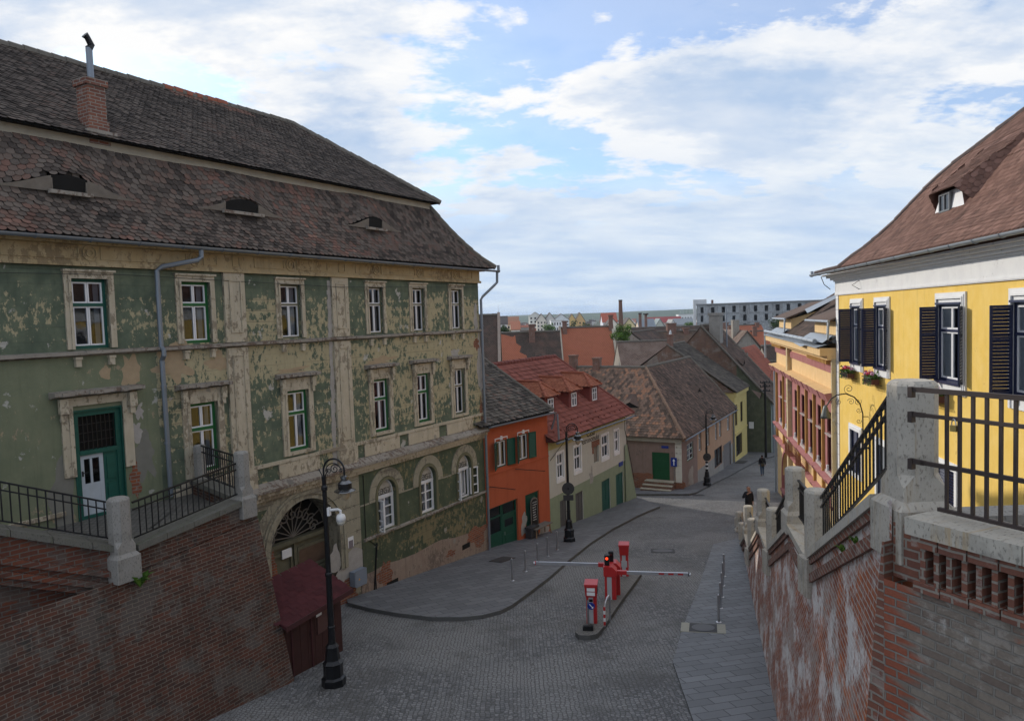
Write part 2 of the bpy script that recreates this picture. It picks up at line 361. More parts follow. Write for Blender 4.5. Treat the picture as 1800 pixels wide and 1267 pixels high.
ROOF_C2 = m_tile('dark_brown_tiles', [(0, (.045, .036, .032)), (.4, (.105, .077, .065)), (.75, (.165, .11, .088)), (1, (.25, .155, .12))], None, .28)  # darker, duller run of the brown tile colours
ROOF_R = m_tile('new_dark_red_tiles', [(0, (.20, .07, .056)), (.5, (.235, .082, .064)), (1, (.27, .095, .075))], None, .05)
ROOF_Y = m_tile('clean_brown_red_tiles', [(0, (.13, .075, .06)), (.5, (.19, .105, .082)), (1, (.26, .15, .12))], None, .22)
RIDGE_R = m_plain('terracotta_ridge_tile', (.30, .10, .06), .8, 0, .3, 4)
RIDGE_G = m_plain('mortared_grey_ridge', (.15, .135, .115), .9, 0, .5, 5)
TERRA = m_tilefar('new_terracotta_roof', (.44, .16, .095), (.41, .145, .085), (.38, .13, .08), .25, .2, .04)
F_GREY = m_tilefar('far_grey_brown_roof', (.16, .115, .09), (.11, .08, .066), (.21, .13, .09))
F_DARK = m_tilefar('far_dark_roof', (.10, .075, .062), (.075, .06, .052), (.15, .09, .07))
F_PINK = m_tilefar('far_pale_brown_roof', (.23, .16, .13), (.18, .125, .10), (.25, .19, .16))
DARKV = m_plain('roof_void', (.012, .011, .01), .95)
WHITEP = m_plain('white_paint', (.72, .72, .74), .5, 0, .08, 6)
WHITE_W = m_peel('white_limewash', (.78, .78, .78), (.72, .72, .73), (.62, .61, .6), (.6, .6, .6), .2, .8, None, .08)
GREENF = m_plain('green_frame_paint', (.018, .115, .035), .5, 0, .25, 8)
TEALF = m_plain('teal_frame_paint', (.014, .085, .065), .5, 0, .35, 8)
OLIVEF = m_plain('olive_frame_paint', (.14, .13, .075), .6, 0, .25, 8)
DGREEN = m_plain('bottle_green_paint', (.012, .075, .05), .45, 0, .25, 6)
NAVY = m_plain('navy_paint', (.012, .018, .06), .4, 0, .25, 6, .5)
CURT = m_plain('lace_curtain', (.55, .55, .56), .9, 0, .15, 12)
CURT_Y = m_plain('yellow_curtain', (.34, .26, .09), .9, 0, .2, 8)
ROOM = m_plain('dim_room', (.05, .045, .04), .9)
GLASS = m_glass('window_glass', refl=.2); GLASS_D = m_glass('dark_window_glass', (.45, .47, .5), .25)
ZINC = m_metal('zinc_gutter', (.22, .25, .29), .5, .6); ZINC_L = m_metal('pale_zinc', (.32, .355, .395), .5, .5)
STEEL = m_metal('brushed_steel', (.5, .5, .52), .3, .95, .1); IRON = m_metal('black_iron', (.018, .018, .02), .45, .3, .4)
RUST = m_metal('brown_painted_iron', (.055, .04, .036), .6, .3, .4); RUSTY = m_metal('rusty_iron', (.22, .07, .03), .8, .2, .5)
WOOD_G = m_plain('grey_weathered_wood', (.17, .15, .13), .85, 0, .4, 4); WOOD_B = m_plain('brown_gate_wood', (.12, .075, .05), .8, 0, .35, 4)
WOOD_O = m_plain('olive_gate_wood', (.13, .12, .08), .8, 0, .4, 4)
PALEBLUE = m_plain('pale_blue_door_paint', (.42, .46, .5), .6, 0, .15, 5)
MAROON = m_plain('maroon_shed_paint', (.06, .02, .022), .7, 0, .25, 3); MAROON_D = m_plain('dark_shed_boards', (.05, .02, .018), .7, 0, .35, 3)
REDP = m_plain('red_machine_paint', (.46, .022, .024), .4, 0, .12, 6, .5); GREYP = m_plain('grey_machine_panel', (.42, .43, .45), .5, 0, .1, 6)
BLACK = m_plain('black_plastic', (.012, .012, .013), .5); WHITE = m_plain('white_plastic', (.75, .75, .76), .4, 0, .05); BLUE = m_plain('blue_sign_enamel', (.012, .035, .25), .4, 0, .1)
GREYBOX = m_plain('grey_enamel_box', (.20, .23, .28), .5, 0, .1, 4)
MIDG = m_plain('grey_backboard', (.045, .045, .048), .6)
YELLOWW = m_peel('sunny_yellow_render', (.80, .54, .13), (.84, .59, .18), (.72, .47, .13), (.78, .56, .2), .2, .76, None, .16)
PEACH = m_peel('peach_render', (.70, .48, .24), (.75, .53, .28), (.64, .43, .22), (.66, .56, .42), .25, .70, None, .2)
OCHRED = m_peel('deep_ochre_render', (.52, .30, .10), (.46, .27, .10), (.42, .24, .08), (.5, .4, .25), .2, .74, None, .15)
PINK = m_peel('dusty_pink_render', (.37, .155, .15), (.41, .19, .18), (.36, .22, .2), (.45, .36, .33), .2, .74, None, .12)
ORANGE = m_peel('burnt_orange_render', (.43, .105, .05), (.46, .115, .055), (.39, .09, .05), (.32, .27, .25), .15, .80, None, .15)
CASAW = m_peel('off_white_render', (.50, .49, .43), (.53, .52, .46), (.48, .46, .38), (.42, .41, .38), .2, .76, None, .12)
CASAY = m_peel('yellowish_eave_render', (.42, .38, .17), (.46, .43, .22), (.44, .42, .3), (.42, .41, .38), .2, .76, None, .12)
CASAG = m_peel('sage_green_render', (.25, .30, .205), (.275, .325, .225), (.27, .31, .22), (.27, .28, .22), .2, .74, None, .15)
MAUVE = m_peel('mauve_brown_render', (.235, .165, .14), (.27, .19, .165), (.21, .16, .14), (.33, .29, .26), .3, .68, None, .25)
TERRAC = m_peel('faded_terracotta_render', (.40, .25, .165), (.44, .285, .195), (.33, .22, .17), (.40, .34, .29), .3, .7, None, .2)
LEMON = m_peel('lemon_render', (.56, .46, .19), (.60, .50, .22), (.5, .42, .2), (.5, .45, .32), .2, .74, None, .15)
DKGREEN = m_peel('blotchy_dark_green_render', (.085, .095, .065), (.12, .13, .09), (.17, .17, .12), (.2, .19, .16), .3, .68, None, .35)
CONC = m_peel('stained_concrete', (.40, .42, .44), (.33, .35, .37), (.36, .37, .38), (.58, .6, .62), .45, .6, None, .65)
def m_road():
    t = matnt('fan_laid_setts'); sep = t.n('ShaderNodeSeparateXYZ', i0=t.uv)
    x = sep.outputs[0]; y = sep.outputs[1]
    fx = t.math('SUBTRACT', t.math('FRACT', t.math('MULTIPLY', x, 1 / 1.5)), .5)
    xx = t.math('MULTIPLY', fx, 1.5)
    arc = t.math('SQRT', t.math('SUBTRACT', 1.1, t.math('MULTIPLY', xx, xx)))
    yy = t.math('ADD', y, t.math('MULTIPLY', arc, -1.0))
    wob = t.n('ShaderNodeTexNoise', Vector=t.uv, Scale=2.5, Detail=3).outputs['Color']
    vec = t.n('ShaderNodeCombineXYZ', i0=t.math('ADD', t.math('MULTIPLY', t.math('ARCSINE', t.math('MULTIPLY', xx, .95)), 1.0), t.math('FLOOR', t.math('MULTIPLY', x, 1 / 1.5))), i1=yy, i2=0.0).outputs[0]
    vec = t.n('ShaderNodeVectorMath', _operation='ADD', i0=vec, i1=t.n('ShaderNodeVectorMath', _operation='MULTIPLY', i0=wob, i1=(.07, .07, 0)).outputs[0]).outputs[0]
    vo = t.n('ShaderNodeTexVoronoi', _feature='DISTANCE_TO_EDGE', Vector=vec, Scale=10.5, Randomness=.45)
    vc = t.n('ShaderNodeTexVoronoi', _feature='F1', Vector=vec, Scale=10.5, Randomness=.45)
    rr = t.n('ShaderNodeSeparateXYZ', i0=vc.outputs['Color']).outputs[0]
    c = t.ramp(rr, [(0, (.10, .102, .106)), (.5, (.158, .16, .165)), (1, (.24, .24, .245))])
    gap = t.math('SUBTRACT', 1.0, t.step(vo.outputs[0], .04, .15))
    c = t.mix(t.math('MULTIPLY', gap, .7), c, (.06, .058, .055))
    big = t.noise(t.uv, .22, 6, .62); c = t.mix(t.math('MULTIPLY', t.step(big, .42, .60), .75), c, t.mix(gap, (.25, .25, .25), (.11, .106, .10)))
    b2 = t.noise(t.map(t.uv, 1, 1, 1, (9, 2, 0)), .5, 6, .65); c = t.mix(t.math('MULTIPLY', t.step(b2, .5, .66), .55), c, (.085, .083, .08))
    fn = t.noise(t.uv, 30, 4, .7)
    h = t.math('ADD', t.math('MULTIPLY', gap, -1.0), t.math('MULTIPLY', fn, .2))
    return fin(t, c, t.math('ADD', .62, t.math('MULTIPLY', rr, .2)), 0, h, .8, .02, .3)
ROAD = m_road()
def m_paver(name, c1, c2, w, h, rot=0, mort=(.07, .07, .07)):
    t = matnt(name); v = t.map(t.uv, 1, 1, 1, (0, 0, 0), rot)
    br = t.n('ShaderNodeTexBrick', Vector=v, Color1=(*c1, 1), Color2=(*c2, 1), Mortar=(*mort, 1), Scale=1)
    br.inputs['Mortar Size'].default_value = .011; br.inputs['Brick Width'].default_value = w; br.inputs['Row Height'].default_value = h
    b = t.noise(t.uv, .8, 6, .65); fn = t.noise(t.uv, 25, 4, .7)
    c = t.mix(t.math('MULTIPLY', t.step(b, .4, .7), .4), br.outputs[0], tuple(x * .6 for x in c1)); c = t.mix(t.math('MULTIPLY', fn, .4), c, tuple(x * .55 for x in c1))
    return fin(t, c, .7, 0, t.math('SUBTRACT', t.math('MULTIPLY', fn, .2), br.outputs['Fac']), .4, .01, .3)
PAVE_L = m_paver('grey_slab_paving', (.19, .193, .204), (.125, .127, .137), .62, .31, R_(-31), (.045, .045, .047))
PAVE_R = m_paver('bluish_slab_paving', (.225, .235, .25), (.16, .168, .18), .62, .3, R_(-15), (.05, .05, .052))
KERB = m_stone('dark_kerb_stone', (.09, .09, .09), (.13, .13, .128), .4, (.08, .08, .07))
COBBLE = m_paver('landing_cobbles', (.17, .16, .145), (.11, .105, .095), .13, .11, .3, (.03, .03, .028))
def m_ground():
    t = matnt('town_ground'); n = t.noise(t.uv, .02, 6, .6); n2 = t.noise(t.uv, .2, 5, .7)
    return fin(t, t.mix(t.step(n, .4, .6), t.mix(n2, (.10, .095, .085), (.17, .155, .14)), t.mix(n2, (.035, .06, .02), (.07, .095, .04))), .95, 0, n2, .1, .1, .05)
GROUND = m_ground()
def m_hill():
    t = matnt('distant_wooded_hill'); n = t.noise(t.map(t.uv, .004, .02), 1, 7, .65)
    return fin(t, t.ramp(n, [(.3, (.028, .05, .022)), (.5, (.045, .075, .03)), (.65, (.09, .12, .05)), (.8, (.15, .16, .07))]), .95, 0, None, spec=.05)
HILL = m_hill()
def m_leaf(name, c1, c2):
    t = matnt(name); a = t.n('ShaderNodeAttribute', _attribute_name='rnd').outputs['Fac']
    return fin(t, t.mix(a, c1, c2), .7, 0, None, spec=.25)
LEAF = m_leaf('bright_leaves', (.035, .085, .012), (.12, .22, .03)); LEAF_D = m_leaf('dark_leaves', (.02, .045, .012), (.05, .09, .02))
BARK = m_plain('bark', (.09, .07, .05), .9, 0, .4, 6)
FLOWER = m_leaf('geranium_petals', (.55, .01, .02), (.75, .12, .2)); FLOWER_P = m_leaf('pink_petals', (.65, .25, .45), (.8, .6, .7))
# ================================================================ ground
def clip(poly, a, b):
    """part of a plan polygon with a <= Y <= b"""
    for s, lim in ((1, a), (-1, -b)):
        out = []
        for i in range(len(poly)):
            p = poly[i]; q = poly[(i + 1) % len(poly)]; dp = s * p[1] - lim; dq = s * q[1] - lim
            if dp >= 0: out.append(p)
            if (dp >= 0) != (dq >= 0):
                k = dp / (dp - dq); out.append((p[0] + (q[0] - p[0]) * k, p[1] + (q[1] - p[1]) * k))
        poly = out
        if len(poly) < 3: return []
    return poly
def area2(P): return sum(P[i][0] * P[(i + 1) % len(P)][1] - P[(i + 1) % len(P)][0] * P[i][1] for i in range(len(P)))
def slab(name, poly, h, mat, kerb=None, kmat=None, step=.5):
    """paving that follows the hill, h above the road, with real kerb faces; kerb: width of a separate edge stone"""
    poly = [tuple(map(float, p[:2])) for p in poly]
    if area2(poly) < 0: poly.reverse()
    mb = MB(); y0 = min(p[1] for p in poly); y1 = max(p[1] for p in poly); n = max(1, int((y1 - y0) / step))
    # triangulate first so that clipping concave outlines stays clean
    from mathutils.geometry import tessellate_polygon
    tris = tessellate_polygon([[Vector((p[0], p[1], 0)) for p in poly]])
    for tr in tris:
        T = [poly[i] for i in tr]
        if area2(T) < 0: T.reverse()
        a0 = min(p[1] for p in T); a1 = max(p[1] for p in T); ks = int((a0 - y0) / step)
        k = ks
        while y0 + k * step < a1:
            c = clip(T, y0 + k * step, y0 + (k + 1) * step)
            if c and abs(area2(c)) > 1e-6: mb.poly([(x, y, gz(y) + h) for x, y in c], 0)
            k += 1
    if kmat is not None:
        for i in range(len(poly)):
            p = poly[i]; q = poly[(i + 1) % len(poly)]; m = max(1, int(math.hypot(q[0] - p[0], q[1] - p[1]) / step))
            for k in range(m):
                a = [p[j] + (q[j] - p[j]) * k / m for j in (0, 1)]; b = [p[j] + (q[j] - p[j]) * (k + 1) / m for j in (0, 1)]
                za, zb = gz(a[1]), gz(b[1])
                mb.poly([(a[0], a[1], za - .05), (b[0], b[1], zb - .05), (b[0], b[1], zb + h), (a[0], a[1], za + h)], 1)
    return mb.build(name, [mat] + ([kmat] if kmat else []), kind='structure')
mb = MB(); ys = [-40, -20, -5] + [i * .75 for i in range(-4, 120)] + [95, 110, 130, 160, 200, 260, 340, 450, 600, 900, 1400, 2200, 3500, 5200]
ys = sorted(set(ys))
for a, b in zip(ys[:-1], ys[1:]):
    X = 40 + b * 1.4
    mb.poly([(-X, a, gz(a) - .03), (X, a, gz(a) - .03), (X, b, gz(b) - .03), (-X, b, gz(b) - .03)])
mb.build('ground', GROUND, kind='structure')
road_poly = [(-14, 2), (14, 2), (18, 30), (22, 50), (46, 70), (46, 78), (-8, 78), (-8, 30)]
slab('road', road_poly, 0.0, ROAD)
kerbL = [(1160, 893), (1140, 901), (1120, 910), (1080, 931), (1040, 957), (1000, 989), (965, 1020), (930, 1047), (900, 1069), (880, 1079), (850, 1087), (815, 1091), (760, 1091), (700, 1084), (650, 1075), (612, 1065)]
kl = [tuple(gnd(x, y)[:2]) for x, y in kerbL]
# ---- wall planes
LBc = at(857, 975, 30); LBd = vpdir(1665); FL = Fac(LBc[:2] - LBd * 30, LBc)
OR = Fac(LBc, LBc[:2] + vpdir(1780) * 5.05); CA0 = OR.B; CA = Fac(CA0, CA0 + vpdir(1635) * 11.2)
BRc = at(1199, 862, 47); BRd = vpdir(1600); BR = Fac(BRc, BRc[:2] + BRd * 15.6)
side = [FL.w(u, .3)[:2] for u in (22, 29.9)] + [OR.w(u, .3)[:2] for u in (.5, 4.9)] + [CA.w(u, .3)[:2] for u in (.3, 6, 10.9)] + [CA.w(11.6, -.2)[:2]]
slab('pavement_left', kl + side, .12, PAVE_L, None, KERB)
kerbB = [(1085, 868), (1100, 871), (1150, 871), (1211, 871), (1224, 868), (1270, 844), (1300, 828), (1332, 811), (1368, 801), (1420, 789)]
kb = [tuple(gnd(x, y)[:2]) for x, y in kerbB]
slab('pavement_far', kb + [(30, 74), (22, 70), BR.w(15, .3)[:2], BR.w(.3, .3)[:2], BR.w(.3, 3)[:2], BR.w(-.5, 5)[:2]], .12, PAVE_L, None, KERB)
def wallx(Y): return 1.663 + .256 * Y                  # retaining wall line under the stone posts
def footx(Y): return 1.14 + .272 * Y
pr = [gnd(1254, 958)[:2], gnd(1228, 1035)[:2], gnd(1200, 1105)[:2], gnd(1183, 1167)[:2], (3.0, 11), (2.2, 4), (footx(4) + .2, 4), (footx(31) + .15, 31.2)]
slab('pavement_right', [tuple(q) for q in pr], .05, PAVE_R, None, KERB)
# distant hills: one ridge line of real relief far behind the town
mb = MB(); NX = 90
for lay, (Yh, hb, am, ph) in enumerate(((3600, 14, 7, 0.), (5200, 22, 12, 2.1))):
    prev = None
    for i in range(NX + 1):
        x = -4500 + 9000 * i / NX
        h = EYE + hb * .35 + am * (math.sin(x * .0011 + ph) + .6 * math.sin(x * .0027 + ph * 2) + .3 * math.sin(x * .008)) + (lay * 6)
        row = [(x, Yh - 900, gz(3000) - 1), (x, Yh - 450, (h + gz(3000)) * .45), (x, Yh, h), (x, Yh + 600, h - 10)]
        if prev:
            for k in range(3): mb.poly([prev[k], row[k], row[k + 1], prev[k + 1]])
        prev = row
mb.build('hills', HILL, smooth=True, kind='structure')

# ================================================================ building kit
def grid_wall(mb, u0, u1, z0, z1, holes, depth=.22, mi=0, y=0., zones=None, rev=None):
    """wall face in the plane y with real openings and their reveals; zones: [(z_top, material index)]"""
    us = sorted({u0, u1, *[h[0] for h in holes], *[h[1] for h in holes]}); zs = sorted({z0, z1, *[h[2] for h in holes], *[h[3] for h in holes], *([q[0] for q in zones if z0 < q[0] < z1] if zones else [])})
    us = [u for u in us if u0 <= u <= u1]; zs = [z for z in zs if z0 <= z <= z1]
    for a, b in zip(us[:-1], us[1:]):
        run = None
        for c, d in zip(zs[:-1], zs[1:]):
            cu, cz = (a + b) / 2, (c + d) / 2
            if any(h[0] < cu < h[1] and h[2] < cz < h[3] for h in holes): continue
            m = mi
            if zones:
                for zt, q in zones:
                    if cz < zt: m = q; break
            mb.poly([(a, y, c), (b, y, c), (b, y, d), (a, y, d)], m)
    for h in holes:
        m = rev if rev is not None else mi
        a, b, c, d = h[:4]; Y = y + (h[4] if len(h) > 4 else depth)
        mb.poly([(a, y, c), (a, Y, c), (a, Y, d), (a, y, d)][::-1], m); mb.poly([(b, y, c), (b, Y, c), (b, Y, d), (b, y, d)], m)
        mb.poly([(a, y, c), (b, y, c), (b, Y, c), (a, Y, c)], m); mb.poly([(a, y, d), (b, y, d), (b, Y, d), (a, Y, d)][::-1], m)
def closed(mb, u0, u1, D, z0, z1, mi=0, left=True, right=True, y0=0.):
    if left: mb.poly([(u0, D, z0), (u0, y0, z0), (u0, y0, z1), (u0, D, z1)], mi)
    if right: mb.poly([(u1, y0, z0), (u1, D, z0), (u1, D, z1), (u1, y0, z1)], mi)
    mb.poly([(u1, D, z0), (u0, D, z0), (u0, D, z1), (u1, D, z1)], mi)
def frame_rect(mb, a, b, c, d, w, y0, y1, mi=0, sill=None):
    s = w if sill is None else sill
    mb.box(a, a + w, y0, y1, c, d, mi); mb.box(b - w, b, y0, y1, c, d, mi); mb.box(a + w, b - w, y0, y1, d - w, d, mi)
    if s > 0: mb.box(a + w, b - w, y0, y1, c, c + s, mi)
def window(T, r, y=.1, outer=GREENF, ow=.07, split=.6, cur=CURT, curtain=True, inner=WHITEP, cw=.035, glass=GLASS, rows=1, name='window', cy=.10, drape=None):
    """double casement with a transom light: painted outer frame > casements, panes, curtain, dim room"""
    a, b, c, d = r
    mb = MB(); frame_rect(mb, a, b, c, d, ow, y, y + .09)
    zt = c + (d - c) * split
    if split < 1: mb.box(a + ow, b - ow, y - .015, y + .09, zt - ow / 2, zt + ow / 2)
    win = mb.build(name, outer, T, True)
    cs = MB(); pn = MB(); um = (a + b) / 2
    spans = [(c + ow, zt - ow / 2)] + ([(zt + ow / 2, d - ow)] if split < 1 else [(zt, d - ow)])
    if split >= 1: spans = [(c + ow, d - ow)]
    for (z0, z1) in spans:
        for (x0, x1) in ((a + ow, um - .004), (um + .004, b - ow)):
            frame_rect(cs, x0, x1, z0, z1, cw, y + .012, y + .06)
            if rows > 1 and z1 - z0 > .6:
                for k in range(1, rows): zz = z0 + (z1 - z0) * k / rows; cs.box(x0 + cw, x1 - cw, y + .02, y + .05, zz - .012, zz + .012)
            pn.poly([(x0 + cw * .6, y + .035, z0 + cw * .6), (x1 - cw * .6, y + .035, z0 + cw * .6), (x1 - cw * .6, y + .035, z1 - cw * .6), (x0 + cw * .6, y + .035, z1 - cw * .6)])
    cs.build('casement', inner, win, True); pn.build('pane', glass, win, True)
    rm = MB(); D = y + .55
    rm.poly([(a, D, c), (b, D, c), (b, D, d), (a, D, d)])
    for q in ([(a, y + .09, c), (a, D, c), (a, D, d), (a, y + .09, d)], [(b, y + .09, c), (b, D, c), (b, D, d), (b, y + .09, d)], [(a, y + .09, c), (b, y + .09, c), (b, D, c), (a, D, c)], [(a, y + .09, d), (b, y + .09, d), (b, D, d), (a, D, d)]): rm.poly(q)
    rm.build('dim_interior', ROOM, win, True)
    if curtain:
        k = MB(); n = 14
        dr = drape if drape is not None else ru(.2, .45)
        for (x0, x1) in ((a + ow, a + (b - a) * dr), (b - (b - a) * dr * ru(.7, 1.0), b - ow)):
            for j in range(n):
                p = x0 + (x1 - x0) * j / n; q = x0 + (x1 - x0) * (j + 1) / n
                yp = y + .09 + cy + .02 * math.sin(j * 2.1); yq = y + .09 + cy + .02 * math.sin((j + 1) * 2.1)
                k.poly([(p, yp, c + ow), (q, yq, c + ow), (q, yq, d - ow), (p, yp, d - ow)])
        k.build('curtain', cur, win, True)
    return win
def trim_rect(T, name, a, b, c, d, w, y0, mat, bottom=False, steps=1):
    mb = MB()
    for k in range(steps):
        e = w * (1 - k / steps) if steps > 1 else w
        aa, bb, cc, dd = a - e, b + e, c - (e if bottom else 0), d + e
        yy = y0 * (k + 1) / steps; lo = y0 * k / steps
        mb.box(aa, a, yy, -.0005 if k == 0 else lo, cc, dd); mb.box(b, bb, yy, -.0005 if k == 0 else lo, cc, dd); mb.box(a, b, yy, -.0005 if k == 0 else lo, d, dd)
        if bottom: mb.box(a, b, yy, -.0005 if k == 0 else lo, cc, c)
    return mb.build(name, mat, T, True)
def hood(mb, a, b, z, h, out, mi=0, brk=0):
    """weathered ledge over an opening, its edge nibbled"""
    n = 14
    for k in range(n):
        u = a + (b - a) * k / n; v = a + (b - a) * (k + 1) / n; o = out * ru(.9, 1.04); e = ru(-.012, .012)
        mb.hexa([(u, -o, z + h * .35 + e), (v, -o, z + h * .35 + e), (v, 0, z), (u, 0, z), (u, -o, z + h * .85 + e), (v, -o, z + h * .85 + e), (v, 0, z + h), (u, 0, z + h)], mi)
def tiles(mb, surf, U0, U1, V1, tw=.18, ex=.14, ok=None, lift=.03, jit=.012, rcol=None, rv0=0., round_=True, rfun=None):
    """every beaver-tail tile its own face: surf(u,v) -> point on the roof plane, u along the eave, v up the slope"""
    rows = int((V1 - rv0) / ex); cols = int((U1 - U0) / tw)
    for r in range(rows + 1):
        v = rv0 + r * ex; off = (r % 2) * tw / 2
        for c in range(-1, cols + 2):
            u = U0 + c * tw + off
            if ok and not ok(u + tw / 2, v + ex * .5): continue
            if not ok and (u + tw < U0 or u > U1): continue
            j = ru(-jit, jit); jl = ru(-jit, jit) * .6
            P = lambda a, b: Vector(surf(a, b))
            B = P(u, v + jl); Bx = P(u + tw, v + jl); Tt = P(u, v + ex * 1.75); Tx = P(u + tw, v + ex * 1.75)
            X = Bx - B; Yv = Tt - B; N = X.cross(Yv)
            if N.length < 1e-9: continue
            N.normalize(); L = N * (lift * ru(.75, 1.3)); g = X * .035; rot = Yv.normalized() * j
            if round_:
                e = ex * .34; yv = Yv.normalized()
                pts = [Tt + g + N * .004, B + g + L + rot + yv * e, B + X * .2 + L + rot * .6 + yv * e * .28, B + X * .5 + L, B + X * .8 + L - rot * .6 + yv * e * .28, Bx - g + L - rot + yv * e, Tx - g + N * .004]
            else: pts = [Tt + g + N * .004, B + g + L + rot, Bx - g + L - rot, Tx - g + N * .004]
            mb.poly(pts, 0, rfun(u, v) if rfun else rnd())
def plane_surf(P0, P1, Pt):
    """surf for a flat roof side: eave P0->P1, Pt any point up the slope"""
    P0 = Vector(P0); P1 = Vector(P1); Pt = Vector(Pt); U = (P1 - P0).normalized(); V = (Pt - P0); V = V - U * V.dot(U); V.normalize()
    f = lambda u, v: P0 + U * u + V * v
    f.uv = lambda p: ((Vector(p) - P0).dot(U), (Vector(p) - P0).dot(V)); return f
def inside(poly):
    def ok(u, v):
        c = False; n = len(poly)
        for i in range(n):
            (x0, y0), (x1, y1) = poly[i], poly[(i + 1) % n]
            if (y0 > v) != (y1 > v) and u < (x1 - x0) * (v - y0) / (y1 - y0) + x0: c = not c
        return c
    return ok
def tiled_face(mb, pts, tw=.18, ex=.14, base=True, **kw):
    """pts[0]->pts[1] is the eave; the polygon lies in one plane"""
    s = plane_surf(pts[0], pts[1], pts[2] if len(pts) == 3 else pts[-1]); q = [s.uv(p) for p in pts]
    us = [a for a, b in q]; vs = [b for a, b in q]
    tiles(mb, s, min(us), max(us), max(vs) - ex * .9, tw, ex, inside(q), rv0=min(vs), **kw)
    if base: mb.poly(pts, 1)
def ridge(mb, a, b, r=.11, seg=.36, mi=0):
    a = Vector(a); b = Vector(b); L = (b - a).length; n = max(1, int(L / seg)); d = (b - a) / n
    for k in range(n):
        p = a + d * k; q = a + d * (k + 1.08); j = Vector((0, 0, ru(-.012, .012)))
        mb.tube([p + j, q + j], [r * 1.08, r * .92], 7, mi)
def gutter(mb, a, b, r=.075, mi=0):
    a = Vector(a); b = Vector(b); d = (b - a).normalized(); s = d.cross(Vector((0, 0, 1))).normalized(); n = 8; ring = []
    for P in (a, b): ring.append([P + s * (r * math.cos(math.pi * (1 + k / n))) + Vector((0, 0, r * math.sin(math.pi * (1 + k / n)))) for k in range(n + 1)])
    for k in range(n):
        mb.poly([ring[0][k], ring[1][k], ring[1][k + 1], ring[0][k + 1]], mi)
        q = [p + (a - p) * .08 if i == 0 else p + (b - p) * .08 for i, p in enumerate((ring[0][k], ring[1][k]))]
    for i, P in enumerate((a, b)): mb.poly(ring[i], mi)
    L = (b - a).length; m = max(1, int(L / 1.1))
    for k in range(m + 1):
        P = a + d * (L * k / m)
        mb.tube([P + s * (r * 1.12 * math.cos(math.pi * (1 + j / 6))) + Vector((0, 0, r * 1.12 * math.sin(math.pi * (1 + j / 6)))) for j in range(7)], .012, 4, mi)
def scroll(c, r, a0, turns, ax, ay, n=26, k=1.0):
    """spiral of wrought iron in the plane of ax, ay"""
    c = Vector(c); ax = Vector(ax); ay = Vector(ay)
    return [c + (ax * math.cos(a0 + turns * 2 * math.pi * i / n) + ay * math.sin(a0 + turns * 2 * math.pi * i / n)) * (r * (1 - .86 * (i / n) ** k)) for i in range(n + 1)]
def text_part(txt, size, mat, parent, loc, rot, name='lettering', depth=.004, align='CENTER', absz=True, shear=0.):
    cu = bpy.data.curves.new(name, 'FONT'); cu.body = txt; cu.size = size; cu.align_x = align; cu.extrude = depth; cu.shear = shear; cu.resolution_u = 3
    o = bpy.data.objects.new(name, cu); COL.objects.link(o); bpy.context.view_layer.update()
    me = bpy.data.meshes.new_from_object(o.evaluated_get(bpy.context.evaluated_depsgraph_get())); bpy.data.objects.remove(o)
    me.materials.clear(); me.materials.append(mat); o = bpy.data.objects.new(name, me); COL.objects.link(o)
    l = Vector(loc)
    if absz: l.z -= root(parent).location.z
    o.parent = parent; o.location = l; o.rotation_euler = rot; return o
# ================================================================ the big peeling green house on the left
from mathutils import noise as mnoise
GREEN_S = m_peel('scored_green_base_render', (.068, .085, .055), (.10, .112, .07), (.25, .21, .12), (.32, .30, .26), .45, .64, .33, .4)
def arch_pts(a, b, zs, rise, n=16):
    return [((a + b) / 2 - (b - a) / 2 * math.cos(math.pi * k / n), zs + rise * math.sin(math.pi * k / n)) for k in range(n + 1)]
def arch_fill(mb, a, b, zs, rise, mi=0, y=0., D=.25, n=16):
    P = arch_pts(a, b, zs, rise, n); zt = zs + rise; um = (a + b) / 2
    for k in range(n):
        p, q = P[k], P[k + 1]
        mb.poly([(p[0], y, p[1]), (q[0], y, q[1]), (q[0], y, zt + .0005), (p[0], y, zt + .0005)], mi)
        mb.poly([(p[0], y, p[1]), (p[0], y + D, p[1]), (q[0], y + D, q[1]), (q[0], y, q[1])], mi)
def arch_band(mb, a, b, zs, rise, w, y0, y1, mi=0, leg=0., n=20):
    """moulded ring standing proud round an arch, with legs below the springing"""
    P = arch_pts(a, b, zs, rise, n); Q = arch_pts(a - w, b + w, zs, rise + w, n)
    for k in range(n):
        mb.hexa([(P[k][0], y0, P[k][1]), (Q[k][0], y0, Q[k][1]), (Q[k][0], y1, Q[k][1]), (P[k][0], y1, P[k][1]), (P[k + 1][0], y0, P[k + 1][1]), (Q[k + 1][0], y0, Q[k + 1][1]), (Q[k + 1][0], y1, Q[k + 1][1]), (P[k + 1][0], y1, P[k + 1][1])], mi)
    if leg > 0: mb.box(a - w, a, y0, y1, zs - leg, zs, mi); mb.box(b, b + w, y0, y1, zs - leg, zs, mi)
def blobs(name, mat, T, F, lst, fx=None):
    for q in lst:
        m = MB(); blob(m, F, *q)
        if fx: fx(m)
        m.build(name, mat, T, True)
def blob(mb, F, px, py, rx, ry, y=-.004, n=22, mi=0, rough=.45):
    u, z = F.uz(px, py); ph = ru(0, 9)
    pts = []
    for k in range(n):
        a = 2 * math.pi * k / n; rr = 1 + rough * (mnoise.noise((math.cos(a) * 1.7 + ph, math.sin(a) * 1.7, ph)) * 1.6) + ru(-.08, .08)
        pts.append((u + rx * rr * math.cos(a), y, z + ry * rr * math.sin(a)))
    mb.poly(pts, mi)
LB = fthing('green_townhouse', 'long old three-storey house with peeling green walls and a mossy dark mansard roof', 'house', FL, 5.8)
H = {}
